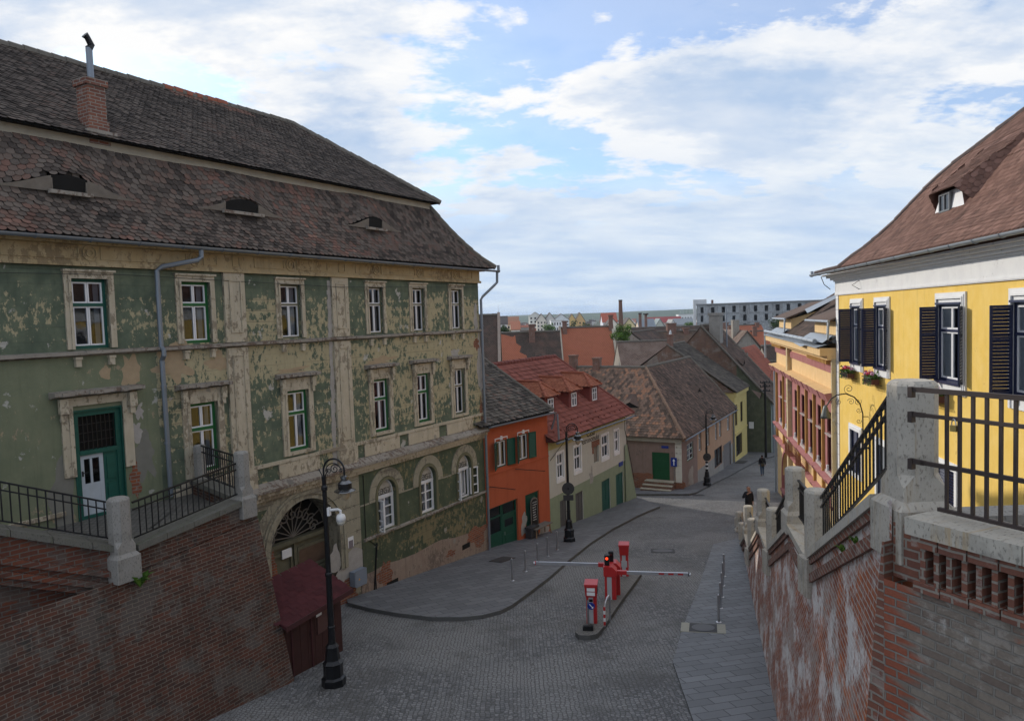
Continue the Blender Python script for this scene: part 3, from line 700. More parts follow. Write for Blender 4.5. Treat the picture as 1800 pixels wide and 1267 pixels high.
upx = dict(U1=(121.8, 488.8, 194.2, 609.6), U2=(315.5, 494.2, 372.3, 603.7), U3=(489.6, 499.2, 531, 594), U4=(645.4, 504.4, 674.3, 586.8), U5=(722.4, 509, 747.2, 585), U6=(790.8, 512.2, 812, 583.3))
mpx = dict(M2=(331, 708, 386.5, 822), M3=(502, 686, 544.6, 785.7), M4=(654, 668.5, 685.5, 755), M5=(730.7, 660, 756.6, 737.4), M6=(796, 651, 817.6, 724))
for k, q in {**upx, **mpx}.items():
    a, b, c, d = FL.rect(*q); H[k] = (a, b, 15.63 if k[0] == 'U' else 12.30, 17.19 if k[0] == 'U' else 14.09)
du0, du1 = FL.uz(133, 800)[0], FL.uz(216, 800)[0]; DZ0 = 11.78; DZ1 = FL.uz(140, 724)[1]; H['door'] = (du0, du1, DZ0, DZ1)
g0, g1 = FL.uz(474, 965)[0], FL.uz(596, 930)[0]; gtop = FL.uz(547, 873)[1]; gs = gtop - (g1 - g0) / 2
uc = FL.uz(634, 920)[0]; zc_ = FL.uz(630, 921)[1]
gw = []
for (l, r, top, bl, br) in ((665.7, 698, (677, 840.5), (668.4, 935.7), (698, 922)), (740.5, 767.7, (753, 820.4), (742, 905), (767.7, 894)), (806, 829.4, (816, 800), (808, 878), (829.4, 870))):
    a = FL.uz(l, bl[1])[0]; b = FL.uz(r, br[1])[0]; zt = FL.uz(*top)[1]; zb = FL.uz(*bl)[1]; gw.append([a, b, zb, zt])
zb_ = sum(q[2] for q in gw) / 3; zt_ = sum(q[3] for q in gw) / 3
gw = [(a, b, zb_, zt_) for a, b, *_ in gw]
ZC = 11.35
wb = MB()
udp = FL.uz(285, 700)[0] - .12
grid_wall(wb, 5, udp, ZC, 15.5, [H['door']], .14, 3); grid_wall(wb, udp, 30, ZC, 15.5, [H[k] for k in H if k[0] == 'M'], .14, 0); grid_wall(wb, 5, 30, 15.5, 17.5, [H[k] for k in H if k[0] == 'U'], .14, 0)
grid_wall(wb, 5, uc, 5.0, ZC, [(g0, g1, 5.0, gtop, .9)], .9, 2)
arch_fill(wb, g0, g1, gs, gtop - gs, 2, 0, .9)
grid_wall(wb, uc, 30, 5.0, ZC, [(a, b, c, d, .3) for a, b, c, d in gw], .3, 1)
for a, b, c, d in gw: arch_fill(wb, a, b, d - (b - a) / 2, (b - a) / 2, 1, 0, .3, 12)
closed(wb, 5, 30, 12, 5, 17.5, 0)
wb.box(5, 30, 0, 12, 17.45, 17.5, 0)
wall = wb.build('wall', [GREEN_P, GREEN_L, CREAM_G, SAGE], LB, True)
mb = MB(); zp = lambda x, y: FL.uz(x, y)
mb.prism([(zp(634, 1012)[0], -.03, 5), (zp(634, 1012)[0], -.03, zp(634, 1012)[1])] + [(zp(x, y)[0], -.03, zp(x, y)[1]) for x, y in ((654, 1004), (680, 989), (700, 984), (730, 972), (760, 955), (775, 948), (800, 944), (830, 934), (856, 925))] + [(30.02, -.03, 5)], (0, .035, 0))
mb.build('plinth', PLINTH, LB, True)
mb = MB(); mb.box(uc + .02, 29.98, -.022, -.001, 6.2, zb_ - .12); mb.build('scored_base_course', GREEN_S, LB, True)
blobs('bare_brick_patch', BRICKP, LB, FL, [(838, 940, .75, .42, -.034), (792, 972, .35, .12, -.034), (676, 1012, .32, .42, -.034), (690, 1040, .2, .35, -.0345), (612, 1050, .55, .45, -.0075), (640, 1066, .5, .35, -.035), (238, 840, .15, .42, -.0075), (846, 720, .10, .5, -.0045), (838, 604, .18, .25, -.0045), (480, 1008, .2, .5, -.008)])
m_plain('pale_bare_mortar', (.36, .335, .31), .95, 0, .3, 5)
blobs('mortar_patch', bpy.data.materials['pale_bare_mortar'], LB, FL, [(238, 760, .14, .18, -.005, 22, 0, .6), (246, 725, .10, .14, -.005, 22, 0, .6), (618, 1000, .7, .55, -.005, 26), (843, 640, .18, 1.0, -.003, 26), (836, 560, .14, .5, -.003, 20), (590, 985, .3, .4, -.006), (800, 620, .3, .16, -.003)])
mb = MB()
zz = np.linspace(17.35, 11.6, 40); uS = FL.uz(577, 490)[0]; uE = FL.uz(588, 790)[0]
for i in range(39):
    u = uS + (uE - uS) * i / 39; w0 = ru(.05, .11); w1 = ru(.05, .11)
    mb.hexa([(u - w0, -.012, zz[i + 1]), (u + w1, -.012, zz[i + 1]), (u + w1, .002, zz[i + 1]), (u - w0, .002, zz[i + 1]), (u - w0, -.012, zz[i]), (u + w1, -.012, zz[i]), (u + w1, .002, zz[i]), (u - w0, .002, zz[i])])
mb.build('repaired_crack', bpy.data.materials['pale_bare_mortar'], LB, True)
m_plain('grey_lower_render', (.19, .185, .16), .95, 0, .3, 3)
blobs('grey_lower_patch', bpy.data.materials['grey_lower_render'], LB, FL, [(256, 800, .3, .5, -.003, 30, 0, .5), (112, 880, .24, .75, -.003, 30, 0, .5)])
blobs('bare_undercoat_patch', m_plain('salmon_undercoat', (.37, .28, .18), .95, 0, .25, 5), LB, FL, [(229, 655, .22, .42, -.003, 26), (306, 640, .42, .36, -.003, 44, 0, .9), (383, 634, .3, .2, -.0035, 36, 0, .9), (520, 650, .6, .08, -.003, 36, 0, .9), (670, 634, .6, .12, -.003, 36, 0, .9), (186, 655, .12, .15, -.003)])
# cornices, frieze, string course, pilasters
mb = MB(); mb.box(5, 30.03, -.07, -.001, 17.5, 17.98); mb.box(5, 30.06, -.13, -.07, 17.46, 17.55); mb.box(5, 30.1, -.3, -.07, 17.93, 18.02)
for x, y in ((154.5, 447), (339, 458), (507, 466), (658, 474), (733.5, 480), (798, 486)):
    u, z = FL.uz(x, y); z = 17.76
    for r0_, r1_, yy in ((.13, .17, -.10), (.055, .085, -.10)):
        P = [(u + r0_ * math.cos(2 * math.pi * k / 18), z + r0_ * 1.05 * math.sin(2 * math.pi * k / 18)) for k in range(19)]; Q = [(u + r1_ * math.cos(2 * math.pi * k / 18), z + r1_ * 1.05 * math.sin(2 * math.pi * k / 18)) for k in range(19)]
        for k in range(18): mb.hexa([(P[k][0], yy, P[k][1]), (Q[k][0], yy, Q[k][1]), (Q[k][0], -.069, Q[k][1]), (P[k][0], -.069, P[k][1]), (P[k + 1][0], yy, P[k + 1][1]), (Q[k + 1][0], yy, Q[k + 1][1]), (Q[k + 1][0], -.069, Q[k + 1][1]), (P[k + 1][0], -.069, P[k + 1][1])])
ub = [5, 9, FL.uz(154, 447)[0], FL.uz(339, 458)[0], FL.uz(392, 470)[0], FL.uz(431, 470)[0], FL.uz(507, 466)[0], FL.uz(582, 470)[0], FL.uz(612, 470)[0], FL.uz(658, 474)[0], FL.uz(733, 480)[0], FL.uz(798, 486)[0], 29.7]
for a, b in zip(ub[:-1], ub[1:]):
    if b - a > .7: a2, b2 = a + .24, b - .24
    else: a2, b2 = a + .12, b - .12
    for z in (17.62, 17.88): mb.box(a2, b2, -.098, -.0695, z, z + .026)
    for u in (a2, b2 - .022): mb.box(u, u + .022, -.098, -.0695, 17.646, 17.88)
mb.build('frieze', OCHRE, LB, True)
mb = MB(); hood(mb, 5, 30.04, 15.46, .13, .16)
mb.build('string_course', LEDGE, LB, True)
mb = MB()
for k in upx:
    a, b = H[k][:2]
    for u in (a - .02, b - .08): mb = MB(); mb.box(u, u + .12, -.09, -.002, 15.24, 15.40); mb.box(u - .02, u + .14, -.11, -.002, 15.40, 15.455); mb.build('corbel', CREAM, LB, True)
for xa, xb in ((393.6, 430), (583, 611.6)):
    a, b = FL.uz(xa, 560)[0], FL.uz(xb, 560)[0]; mb = MB()
    for z0, z1 in ((15.6, 17.455), (12.05, 15.45)):
        mb.box(a, b, -.075, -.001, z0, z1); p = (b - a) * .22
        for u in (a + p, b - p - .025): mb.box(u, u + .03, -.105, -.0745, z0 + .25, z1 - .2)
        for z in (z0 + .25, z1 - .225): mb.box(a + p + .025, b - p - .025, -.105, -.0745, z, z + .03)
    mb.box(a - .06, b + .06, -.12, -.001, 11.5, 12.04)
    mb.build('pilaster', CREAM, LB, True)
mb = MB()
n = 60
for k in range(n):
    u = 5 + 25.05 * k / n; v = 5 + 25.05 * (k + 1) / n; o = .30 * ru(.93, 1.02)
    mb.hexa([(u, -o, ZC + .0), (v, -o, ZC + .0), (v, 0, ZC), (u, 0, ZC), (u, -o, ZC + .08), (v, -o, ZC + .08), (v, 0, ZC + .24), (u, 0, ZC + .24)], 0)
mb.box(5, 30.03, -.2, -.001, ZC - .13, ZC - .002, 1); mb.box(5, 30.03, -.1, -.001, ZC - .26, ZC - .131, 1)
mb.build('cornice', [LEDGE, CREAM], LB, True)
mb = MB()   # apron panels between the sills and the cornice
us = [FL.uz(x, 800)[0] for x in (300, 404, 488, 560, 640, 702, 718, 772, 786, 832)]
for a, b in zip(us[::2], us[1::2]): mb = MB(); mb.box(a, b, -.05, -.001, ZC + .24, 12.02); mb.build('apron_panel', CREAM, LB, True)
mb = MB(); mb.box(5, du0 - .3, -.05, -.001, 12.03, 12.12); mb.box(du1 + 1.4, 30.02, -.07, -.001, 12.03, 12.13)
mb.build('sill_moulding', CREAM, LB, True)
# upper windows
for k, oc, cur in (('U1', TEALF, CURT), ('U2', GREENF, CURT), ('U3', OLIVEF, CURT), ('U4', OLIVEF, CURT), ('U5', OLIVEF, CURT), ('U6', OLIVEF, CURT)):
    a, b, c, d = H[k]; wn = window(LB, H[k], .07, oc, .07 if k in ('U1', 'U2') else .045, .63, cur)
    mb = MB(); w_ = .15
    for e, yy in ((w_, .045), (.06, .07)):
        mb.box(a - e, a, -yy, -.0005, c, d + e); mb.box(b, b + e, -yy, -.0005, c, d + e); mb.box(a, b, -yy, -.0005, d, d + e)
    mb.box(a - .18, b + .18, -.10, -.0005, d + w_ + .001, d + w_ + .05)
    mb.build('window_surround', CREAM, wn, True)
for k, oc, cur in (('M2', GREENF, CURT), ('M3', GREENF, CURT), ('M4', GREENF, CURT), ('M5', GREENF, CURT), ('M6', OLIVEF, CURT)):
    a, b, c, d = H[k]; wn = window(LB, H[k], .07, oc, .08 if oc is GREENF else .05, .62, cur)
    mb = MB()
    for e, yy in ((.20, .05), (.08, .075)):
        mb.box(a - e, a, -yy, -.0005, c - .1, d + .12); mb.box(b, b + e, -yy, -.0005, c - .1, d + .12)
    mb.box(a, b, -.06, -.0005, d, d + .36); mb.box(a - .2, a, -.05, -.0005, d + .1205, d + .36); mb.box(b, b + .2, -.05, -.0005, d + .1205, d + .36); mb.box(a, b, -.08, -.0005, c - .1, c - .002)
    for u in (a - .24, b + .10): mb.box(u, u + .14, -.16, -.0765, d + .08, d + .36); mb.box(u + .02, u + .12, -.12, -.0765, d - .08, d + .08)
    mb.build('window_surround', CREAM, wn, True)
    mb = MB(); hood(mb, a - .36, b + .36, d + .365, .15, .27); mb.build('window_hood', LEDGE, wn, True)
# terrace door with its hood
dr = MB(); a, b, c, d = H['door']
frame_rect(dr, a, b, c, d, .11, .03, .14); zt = c + (d - c) * .62
dr.box(a + .11, b - .11, .02, .14, zt - .05, zt + .05); dr.box(b - .42, b - .11, .06, .12, c, zt - .05); dr.box(a - .03, a, -.03, .1, c, d + .04); dr.box(b, b + .03, -.03, .1, c, d + .04); dr.box(a, b, -.03, .03, d, d + .04)
dr.box(b - .36, b - .17, .04, .06, c + .15, c + .75); dr.box(b - .36, b - .17, .04, .06, c + .85, zt - .15)
door = dr.build('door', TEALF, LB, True)
lf = MB(); x0, x1 = a + .115, b - .425
frame_rect(lf, x0, x1, c, zt - .055, .09, .07, .11); lf.box(x0 + .09, x1 - .09, .075, .10, c + .09, c + .75); lf.box(x0 + .09, x1 - .09, .068, .11, c + .751, c + .82); lf.box(x0 + .22, x0 + .27, .066, .11, c + .8205, zt - .15)
lf.build('door_leaf', PALEBLUE, door, True)
gl = MB(); gl.poly([(x0 + .05, .09, c + .8), (x1 - .05, .09, c + .8), (x1 - .05, .09, zt - .1), (x0 + .05, .09, zt - .1)]); gl.build('pane', GLASS_D, door, True)
gr = MB()
for i in range(9): u = a + .13 + (b - a - .26) * i / 8; gr.box(u - .008, u + .008, .06, .076, zt + .05, d - .11)
for i in range(1, 4): z = zt + .05 + (d - zt - .16) * i / 4; gr.box(a + .11, b - .11, .0765, .09, z - .008, z + .008)
gr.build('transom_grille', IRON, door, True)
rm = MB(); rm.box(a, b, .16, .7, c, d); rm.build('dim_interior', DARKV, door, True)
lk = MB(); lk.box(x0 + .03, x0 + .06, .05, .07, c + 1.0, c + 1.12); lk.tube([(x0 + .045, .03, c + 1.08), (x0 + .15, .03, c + 1.08)], .01, 5); lk.build('handle', IRON, door, True)
mb = MB()
for e, yy in ((.27, .05), (.12, .075)): mb.box(a - e, a - .031, -yy, -.0005, c + 1.05, d + .14); mb.box(b + .031, b + e, -yy, -.0005, c + 1.05, d + .14)
mb.box(a - .27, b + .27, -.06, -.0005, d + .1405, d + .33)
for u in (a - .34, b + .16): mb.box(u, u + .18, -.17, -.0765, d + .0, d + .33); mb.box(u + .03, u + .15, -.12, -.0765, d - .16, d - .0005)
mb.build('door_surround', CREAM, door, True)
mb = MB(); hood(mb, a - .48, b + .48, d + .335, .16, .3); mb.build('door_hood', LEDGE, door, True)
# carriage gate
gt = MB(); Y = .55
gt.box(g0, g1, Y, Y + .06, 5.2, gs + .0)
for i, (x0, x1) in enumerate(((g0 + .04, (g0 + g1) / 2 - .05), ((g0 + g1) / 2 + .05, g1 - .04))):
    for z0, z1 in ((gs - .95, gs - .2), (gs - 1.55, gs - 1.0)): frame_rect(gt, x0 + .05, x1 - .05, z0, z1, .09, Y - .05, Y - .001)
    for k in range(5): u = x0 + (x1 - x0) * k / 5; gt.box(u + .02, u + (x1 - x0) / 5 - .02, Y - .03, Y - .001, 5.2, gs - 1.6)
gate = gt.build('gate', WOOD_O, LB, True)
k = MB(); um = (g0 + g1) / 2; k.box(um + .1, g1 - .1, Y - .04, Y - .0305, gs - .9, gs - .25); k.box(um + .14, g1 - .14, Y - .055, Y - .0405, gs - .82, gs - .33); k.build('gate_panel', WOOD_B, gate, True)
k = MB(); k.box(g0, g1, Y - .14, Y + .06, gs, gs + .12); k.box(um - .06, um + .06, Y - .07, Y - .0505, 5.2, gs - .001); k.build('transom_beam', WOOD_O, gate, True)
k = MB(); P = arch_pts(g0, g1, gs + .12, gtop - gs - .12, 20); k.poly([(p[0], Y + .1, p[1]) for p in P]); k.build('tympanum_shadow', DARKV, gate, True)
k = MB()
for i in range(9):
    aa = math.pi * (i + .5) / 9; rr = (g1 - g0) / 2 * .62; cx = um + rr * math.cos(aa); cz = gs + .16 + rr * .8 * math.sin(aa)
    k.tube(scroll((cx, Y + .02, cz), .2, aa, 1.4, (1, 0, 0), (0, 0, 1), 18), .022, 5)
    k.tube([(um, Y + .02, gs + .15), (um + (g1 - g0) / 2 * .97 * math.cos(aa), Y + .02, gs + .1 + (gtop - gs) * .93 * math.sin(aa))], .018, 5)
k.build('tympanum_tracery', WOOD_G, gate, True)
k = MB(); u, z = FL.uz(503, 972, .5); k.box(u - .18, u + .18, .46, .495, z - .13, z + .13); k.build('notice_sheet', WHITE, gate, True)
k = MB(); arch_band(k, g0, g1, gs, gtop - gs, .14, -.05, .1, 0, 1.2); arch_band(k, g0 - .14, g1 + .14, gs, gtop - gs + .14, .10, -.09, -.001, 0, 1.2); arch_band(k, g0 - .24, g1 + .24, gs, gtop - gs + .24, .07, -.05, -.001, 0, 1.2)
k.build('gate_surround', CREAM_G, gate, True)
k = MB(); a_ = g0 - .36; k.poly([(a_ - .55, -.002, gtop + .05), (a_ - .55, -.002, gs + .6), (a_ - .3, -.002, gs + .75), (a_ + .35, -.002, gtop + .02)]); k.build('spandrel_panel', GREEN_L, gate, True)
# arched ground floor windows
for i, (a, b, c, d) in enumerate(gw):
    zs = d - (b - a) / 2; fr = MB(); y = .12
    frame_rect(fr, a, b, c, zs - .12, .05, y, y + .07); fr.box(a, b, y - .01, y + .07, zs - .12, zs - .05)
    arch_band(fr, a + .05, b - .05, zs - .05, (b - a) / 2, .05, y, y + .07, 0, 0, 12)
    wn = fr.build('arched_window', WHITEP, LB, True)
    P = arch_pts(a + .05, b - .05, zs, (b - a) / 2 - .05, 12); k = MB(); k.poly([(p[0], y + .03, p[1] + .02) for p in P]); k.poly([(a + .05, y + .032, zs - .05), (b - .05, y + .032, zs - .05), (b - .05, y + .032, zs + .03), (a + .05, y + .032, zs + .03)]); k.build('fanlight_blind', m_plain('pale_blind', (.50, .47, .42), .9) if i == 0 else bpy.data.materials['pale_blind'], wn, True)
    k = MB(); um = (a + b) / 2
    for s in (-1, 1):
        k.tube(scroll((um + s * .12, y + .015, zs + .06), .11, math.pi / 2, s * 1.3, (1, 0, 0), (0, 0, 1), 14), .010, 4); k.tube(scroll((um + s * .27, y + .015, zs + .04), .07, math.pi / 2, -s * 1.2, (1, 0, 0), (0, 0, 1), 12), .009, 4)
    k.tube([(a + .05, y + .015, zs + .15), (b - .05, y + .015, zs + .15)], .009, 4); k.tube([(a + .05, y + .015, zs - .03), (b - .05, y + .015, zs - .03)], .009, 4); k.build('fanlight_scrollwork', IRON, wn, True)
    k = MB(); k.box(a, b, .55, .6, c, zs); k.build('dim_interior', ROOM, wn, True)
    def leaf(name, hx, sgn, ang, w_, zlo, zhi, yy):
        k = MB(); g = MB(); dx, dy = math.cos(ang) * sgn, -math.sin(ang); px_, py_ = -dy * .02, dx * .02
        def bar(t0, t1, z0, z1):
            p = [(hx + dx * t0 - px_, yy + dy * t0 - py_), (hx + dx * t1 - px_, yy + dy * t1 - py_), (hx + dx * t1 + px_, yy + dy * t1 + py_), (hx + dx * t0 + px_, yy + dy * t0 + py_)]
            k.hexa([(*q, z0) for q in p] + [(*q, z1) for q in p])
        bar(0, .045, zlo, zhi); bar(w_ - .045, w_, zlo, zhi)
        for q in (0, 1 / 3, 2 / 3, 1):
            zz_ = zlo + (zhi - zlo - .04) * q; bar(.045, w_ - .045, zz_, zz_ + .04)
        g.poly([(hx, yy, zlo), (hx + dx * w_, yy + dy * w_, zlo), (hx + dx * w_, yy + dy * w_, zhi), (hx, yy, zhi)])
        o = k.build(name, WHITEP, wn, True); g.build('pane', GLASS, wn, True); return o
    zlo, zhi = c + .05, zs - .125; wl = (b - a - .1) / 2
    if i != 1: leaf('open_casement', a + .04, 1, R_(100 if i == 0 else 118), wl, zlo, zhi, y)
    else: leaf('casement', a + .05, 1, 0, wl, zlo, zhi, y + .03)
    if i == 0 or i == 1: leaf('casement', b - .05, -1, 0, wl, zlo, zhi, y + .03)
    else: leaf('open_casement', b - .04, -1, R_(165), wl, zlo, zhi, y - .09)
    k = MB(); frame_rect(k, a + .08, b - .08, c + .05, zs - .13, .06, .24, .28); k.box(um - .06, um + .06, .235, .285, c + .11, zs - .19); k.build('inner_casement', WHITEP, wn, True)
    k = MB()
    for j in range(10):
        p = um + .08 + (b - um - .16) * j / 10; q = um + .08 + (b - um - .16) * (j + 1) / 10
        k.poly([(p, .33 + .02 * (j % 2), c + .05), (q, .33 + .02 * ((j + 1) % 2), c + .05), (q, .33 + .02 * ((j + 1) % 2), zs), (p, .33 + .02 * (j % 2), zs)])
    k.build('curtain', CURT, wn, True)
    k = MB(); arch_band(k, a - .12, b + .12, zs, (b - a) / 2 + .12, .30, -.035, -.001, 0, .15, 16); k.build('arch_surround', CREAM_G, wn, True)
    k = MB(); arch_band(k, a, b, zs, (b - a) / 2, .10, -.05, -.001, 0, zs - c); k.build('window_surround', m_plain('olive_moulding', (.16, .15, .09), .9) if i == 0 else bpy.data.materials['olive_moulding'], wn, True)
mb = MB(); hood(mb, uc + .1, 30.02, zb_ - .13, .12, .1); mb.build('sill_course', LEDGE, LB, True)
mb = MB(); zs = gw[0][3] - (gw[0][1] - gw[0][0]) / 2
for a, b in ((uc, gw[0][0] - .43), (gw[0][1] + .43, gw[1][0] - .43), (gw[1][1] + .43, gw[2][0] - .43)): mb = MB(); mb.box(a, b, -.02, -.001, zs - .16, zs - .11); mb.build('impost_moulding', CREAM_G, LB, True)
mb = MB()
for (x0, y0, x1, y1) in ((678, 1013, 699, 1024), (811, 952, 825, 960)):
    a, b, c, d = FL.rect(x0, y0, x1, y1); mb = MB(); mb.box(a, b, -.036, -.0295, min(c, d), min(c, d) + .2); mb.build('cellar_vent', DARKV, LB, True)
# rainwater goods
mb = MB(); gutter(mb, (5, -.55, 18.06), (30.75, -.55, 17.98)); mb.tube([(30.75, -.55, 17.95), (30.75, -.55, 18.2)], .06, 7); mb.build('gutter', ZINC, LB, True)
ud, _ = FL.uz(272, 520); ub_ = FL.uz(331, 445)[0]
mb = MB(); mb.tube([(ub_, -.52, 18.02), (ub_, -.5, 17.78), (ub_ - .08, -.46, 17.7), (ud + .1, -.2, 17.52), (ud, -.14, 17.42), (ud, -.13, 15.6), (ud, -.22, 15.5), (ud, -.22, 15.38), (ud, -.13, 15.25), (ud + .02, -.13, 11.9)], .06, 9)
for z in (16.8, 14.6, 13.2): mb.tube([(ud, -.13, z), (ud, -.13, z + .05)], .072, 9)
mb.build('drainpipe', ZINC, LB, True)
mb = MB(); P = [FL.uz(x, y, -.5) for x, y in ((879, 486), (878, 505))]
mb.tube([(30.72, -.5, 17.96), (30.72, -.48, 17.5), (30.6, -.42, 17.38), (30.08, -.16, 16.92), (30.0, -.12, 16.8), (30.0, -.12, 6.2)], .055, 9)
for z in (15.7, 13.5, 11.2, 9): mb.tube([(30.0, -.12, z), (30.0, -.12, z + .05)], .068, 9)
mb.build('drainpipe', ZINC, LB, True)
mb = MB()
mb.tube([(FL.uz(640, 900)[0], -.03, 11.0), (FL.uz(640, 900)[0], -.03, 8.9), (FL.uz(662, 985)[0], -.05, 8.5), (FL.uz(658, 1010)[0], -.06, 7.6), (FL.uz(660, 1040)[0], -.06, 6.7)], .014, 5); mb.tube([(FL.uz(662, 985)[0], -.05, 8.6), (FL.uz(655, 1050)[0], -.05, 6.6)], .03, 6)
mb.build('cable', BLACK, LB, True); mb = MB(); mb.tube([(9, -.1, 17.2), (15, -.08, 17.3), (22, -.1, 17.15), (29.9, -.1, 17.3)], .008, 4)
mb.build('cable', BLACK, LB, True)
# ---- mansard roof
rb = MB()
def low(u, s):          # s = metres up the lower slope (2.74 in all)
    q = max(-.05, s / 2.74); return (u, -.52 + 1.45 * q, 18.07 + 2.33 * (q - .09 * math.sin(math.pi * min(1, max(0, q)))))
EY = []
for (xc, yb, hw, hh, o0, o1) in ((117, 340, 1.55, .36, -.36, .36), (424, 376, 1.45, .36, -.62, .5), (655, 402, 1.35, .35, -.38, .38)):
    # seat of each eyelid on the slope: search along the slope for the photographed base line
    best = None
    for i in range(60):
        s = .3 + i * .03; p = low(0, s); u, z = FL.uz(xc, yb, p[1]); e = abs(z - p[2])
        if best is None or e < best[0]: best = (e, u, s)
    EY.append((best[1], best[2], hw, hh, o0, o1))
LBm = 1.25
def eh(u, v):
    h = 0
    for (c, s, hw, hh, *_) in EY:
        x = abs(u - c)
        if x < hw and v >= s - 1e-6: h = max(h, hh * (.5 + .5 * math.cos(math.pi * x / hw)) * max(0, 1 - (v - s) / LBm))
    return h
def lowb(u, v): p = low(u, v); return (p[0], p[1] - eh(u, v) * .35, p[2] + eh(u, v))
def inlid(u, v): return any(abs(u - c) < hw * .97 and s - .01 <= v < s + LBm for (c, s, hw, *_) in EY)
def redness(u, v):
    p = mnoise.noise((u * .55, v * 1.1, 3.3)) + (.2 if u < 16.5 and v < 1.9 else 0) - (.12 if u > 25 else 0); return min(1.2, rnd() * .78 + (max(0, p) * .6 if p > .05 else 0))
hipr = lambda v: 30.55 - 2.35 * v / 2.74
tiles(rb, low, 8.5, 30.6, 2.62, .175, .14, lambda u, v: u < hipr(v) and u > 8.4 and not inlid(u, v), .034, .02, None, -.03, True, redness)
tiles(rb, lowb, 8.5, 30.6, 2.62, .175, .14, lambda u, v: inlid(u, v) and u < hipr(v), .03, .015, None, EY[0][1], True, redness)
for i in range(9):
    s0, s1 = 2.74 * i / 9, 2.74 * (i + 1) / 9; a0, a1 = low(0, s0), low(0, s1)
    rb.poly([(5, a0[1] + .02, a0[2] - .02), (hipr(s0), a0[1] + .02, a0[2] - .02), (hipr(s1), a1[1] + .02, a1[2] - .02), (5, a1[1] + .02, a1[2] - .02)], 1)
    rb.poly([(hipr(s0), a0[1], a0[2] - .02), (hipr(s0), 12 - a0[1], a0[2] - .02), (hipr(s1), 12 - a1[1], a1[2] - .02), (hipr(s1), a1[1], a1[2] - .02)], 1)
rb.poly([(5, -.5, 18.04), (30.5, -.5, 18.04), (30.5, 0, 18.04), (5, 0, 18.04)], 1); rb.poly([(5, 12.5, 18), (30.5, 12.5, 18), (28.2, 11, 20.4), (5, 11, 20.4)], 1)
lowroof = rb.build('lower_roof', [ROOF_A, DARKV], LB, True)
for (c, s, hw, hh, o0, o1) in EY:
    p = low(c, s); k = MB(); n = 24; yb = p[1] - .03; zb = p[2] - .02
    for j in range(n):
        x0, x1 = -hw + 2 * hw * j / n, -hw + 2 * hw * (j + 1) / n; h0 = hh * (.5 + .5 * math.cos(math.pi * x0 / hw)); h1 = hh * (.5 + .5 * math.cos(math.pi * x1 / hw)); xm = (x0 + x1) / 2
        dark = o0 < xm < o1
        k.poly([(c + x0, yb + (-.07 if dark else -.1), zb), (c + x1, yb + (-.07 if dark else -.1), zb), (c + x1, yb + (-.07 if dark else -.1) - h1 * .1, zb + h1 + .03), (c + x0, yb + (-.07 if dark else -.1) - h0 * .1, zb + h0 + .03)], 1 if dark else 0)
    k.box(c + o0 - .03, c + o0, yb - .12, yb + .1, zb, zb + hh * .8, 0); k.box(c + o1, c + o1 + .03, yb - .12, yb + .1, zb, zb + hh * .8, 0); k.box(c + o0 - .1, c + o1 + .1, yb - .22, yb - .101, zb - .05, zb + .03, 2)
    k.build('eyelid_dormer', [m_plain('dormer_plaster', (.17, .145, .12), .95, 0, .4, 5) if 'dormer_plaster' not in bpy.data.materials else bpy.data.materials['dormer_plaster'], DARKV, LEDGE], LB, True)
mb = MB(); mb.box(5, 28.2, .9, 1.3, 20.32, 20.62); mb.build('roof_band', m_plain('cream_roof_band', (.38, .34, .27), .9, 0, .3, 3), LB, True)
ub2 = MB(); e0 = Vector((8.5, .62, 20.58)); pr_ = Vector((8.5, 6, 24.05))
su = plane_surf(e0, e0 + Vector((1, 0, 0)), pr_); VL = (pr_ - e0).length
hipu = lambda v: 28.42 - 8.5 - (28.42 - 26.07) * v / VL
tp0, tp1 = FL.uz(300, 160, 5.6)[0] - 8.5, FL.uz(455, 208, 5.2)[0] - 8.5
def redU(u, v):
    if tp0 < u < tp1 and v > VL - .28 - .35 * (1 - (u - tp0) / (tp1 - tp0)) - (.35 if u > tp1 - 1.2 else 0): return 1.5
    return min(.72, rnd() * .6 + max(0, mnoise.noise((u * .4, v * .7, 8.1))) * .25)
tiles(ub2, su, 0, 20, VL - .12, .175, .135, lambda u, v: u < hipu(v), .03, .014, None, -.02, True, redU)
ub2.poly([(5, .64, 20.56), (28.4, .64, 20.56), (26.07, 6, 24.0), (5, 6, 24.0)], 1); ub2.poly([(28.4, .64, 20.56), (28.4, 11.36, 20.56), (26.07, 6, 24.0)], 1); ub2.poly([(28.4, 11.36, 20.56), (5, 11.36, 20.56), (5, 6, 24.0), (26.07, 6, 24.0)], 1); ub2.poly([(5, .64, 20.55), (28.4, .64, 20.55), (28.4, 1.2, 20.6), (5, 1.2, 20.6)], 1)
ub2.build('upper_roof', [ROOF_A, DARKV], LB, True)
mb = MB(); ridge(mb, (5, 6, 24.06), (26.07, 6, 24.06), .12, .38); ridge(mb, (26.07, 6, 24.06), (28.42, .62, 20.62), .11, .36)
for i in range(8): a, b = low(0, 2.74 * i / 8), low(0, 2.74 * (i + 1) / 8); ridge(mb, (hipr(2.74 * i / 8), a[1], a[2] + .02), (hipr(2.74 * (i + 1) / 8), b[1], b[2] + .02), .10, .34)
mb.build('ridge_tiles', RIDGE_G, LB, True)
mb = MB(); ridge(mb, (8.5 + tp0, 6, 24.09), (8.5 + tp1 - .8, 6, 24.09), .125, .38); mb.build('new_ridge_tiles', RIDGE_R, LB, True)
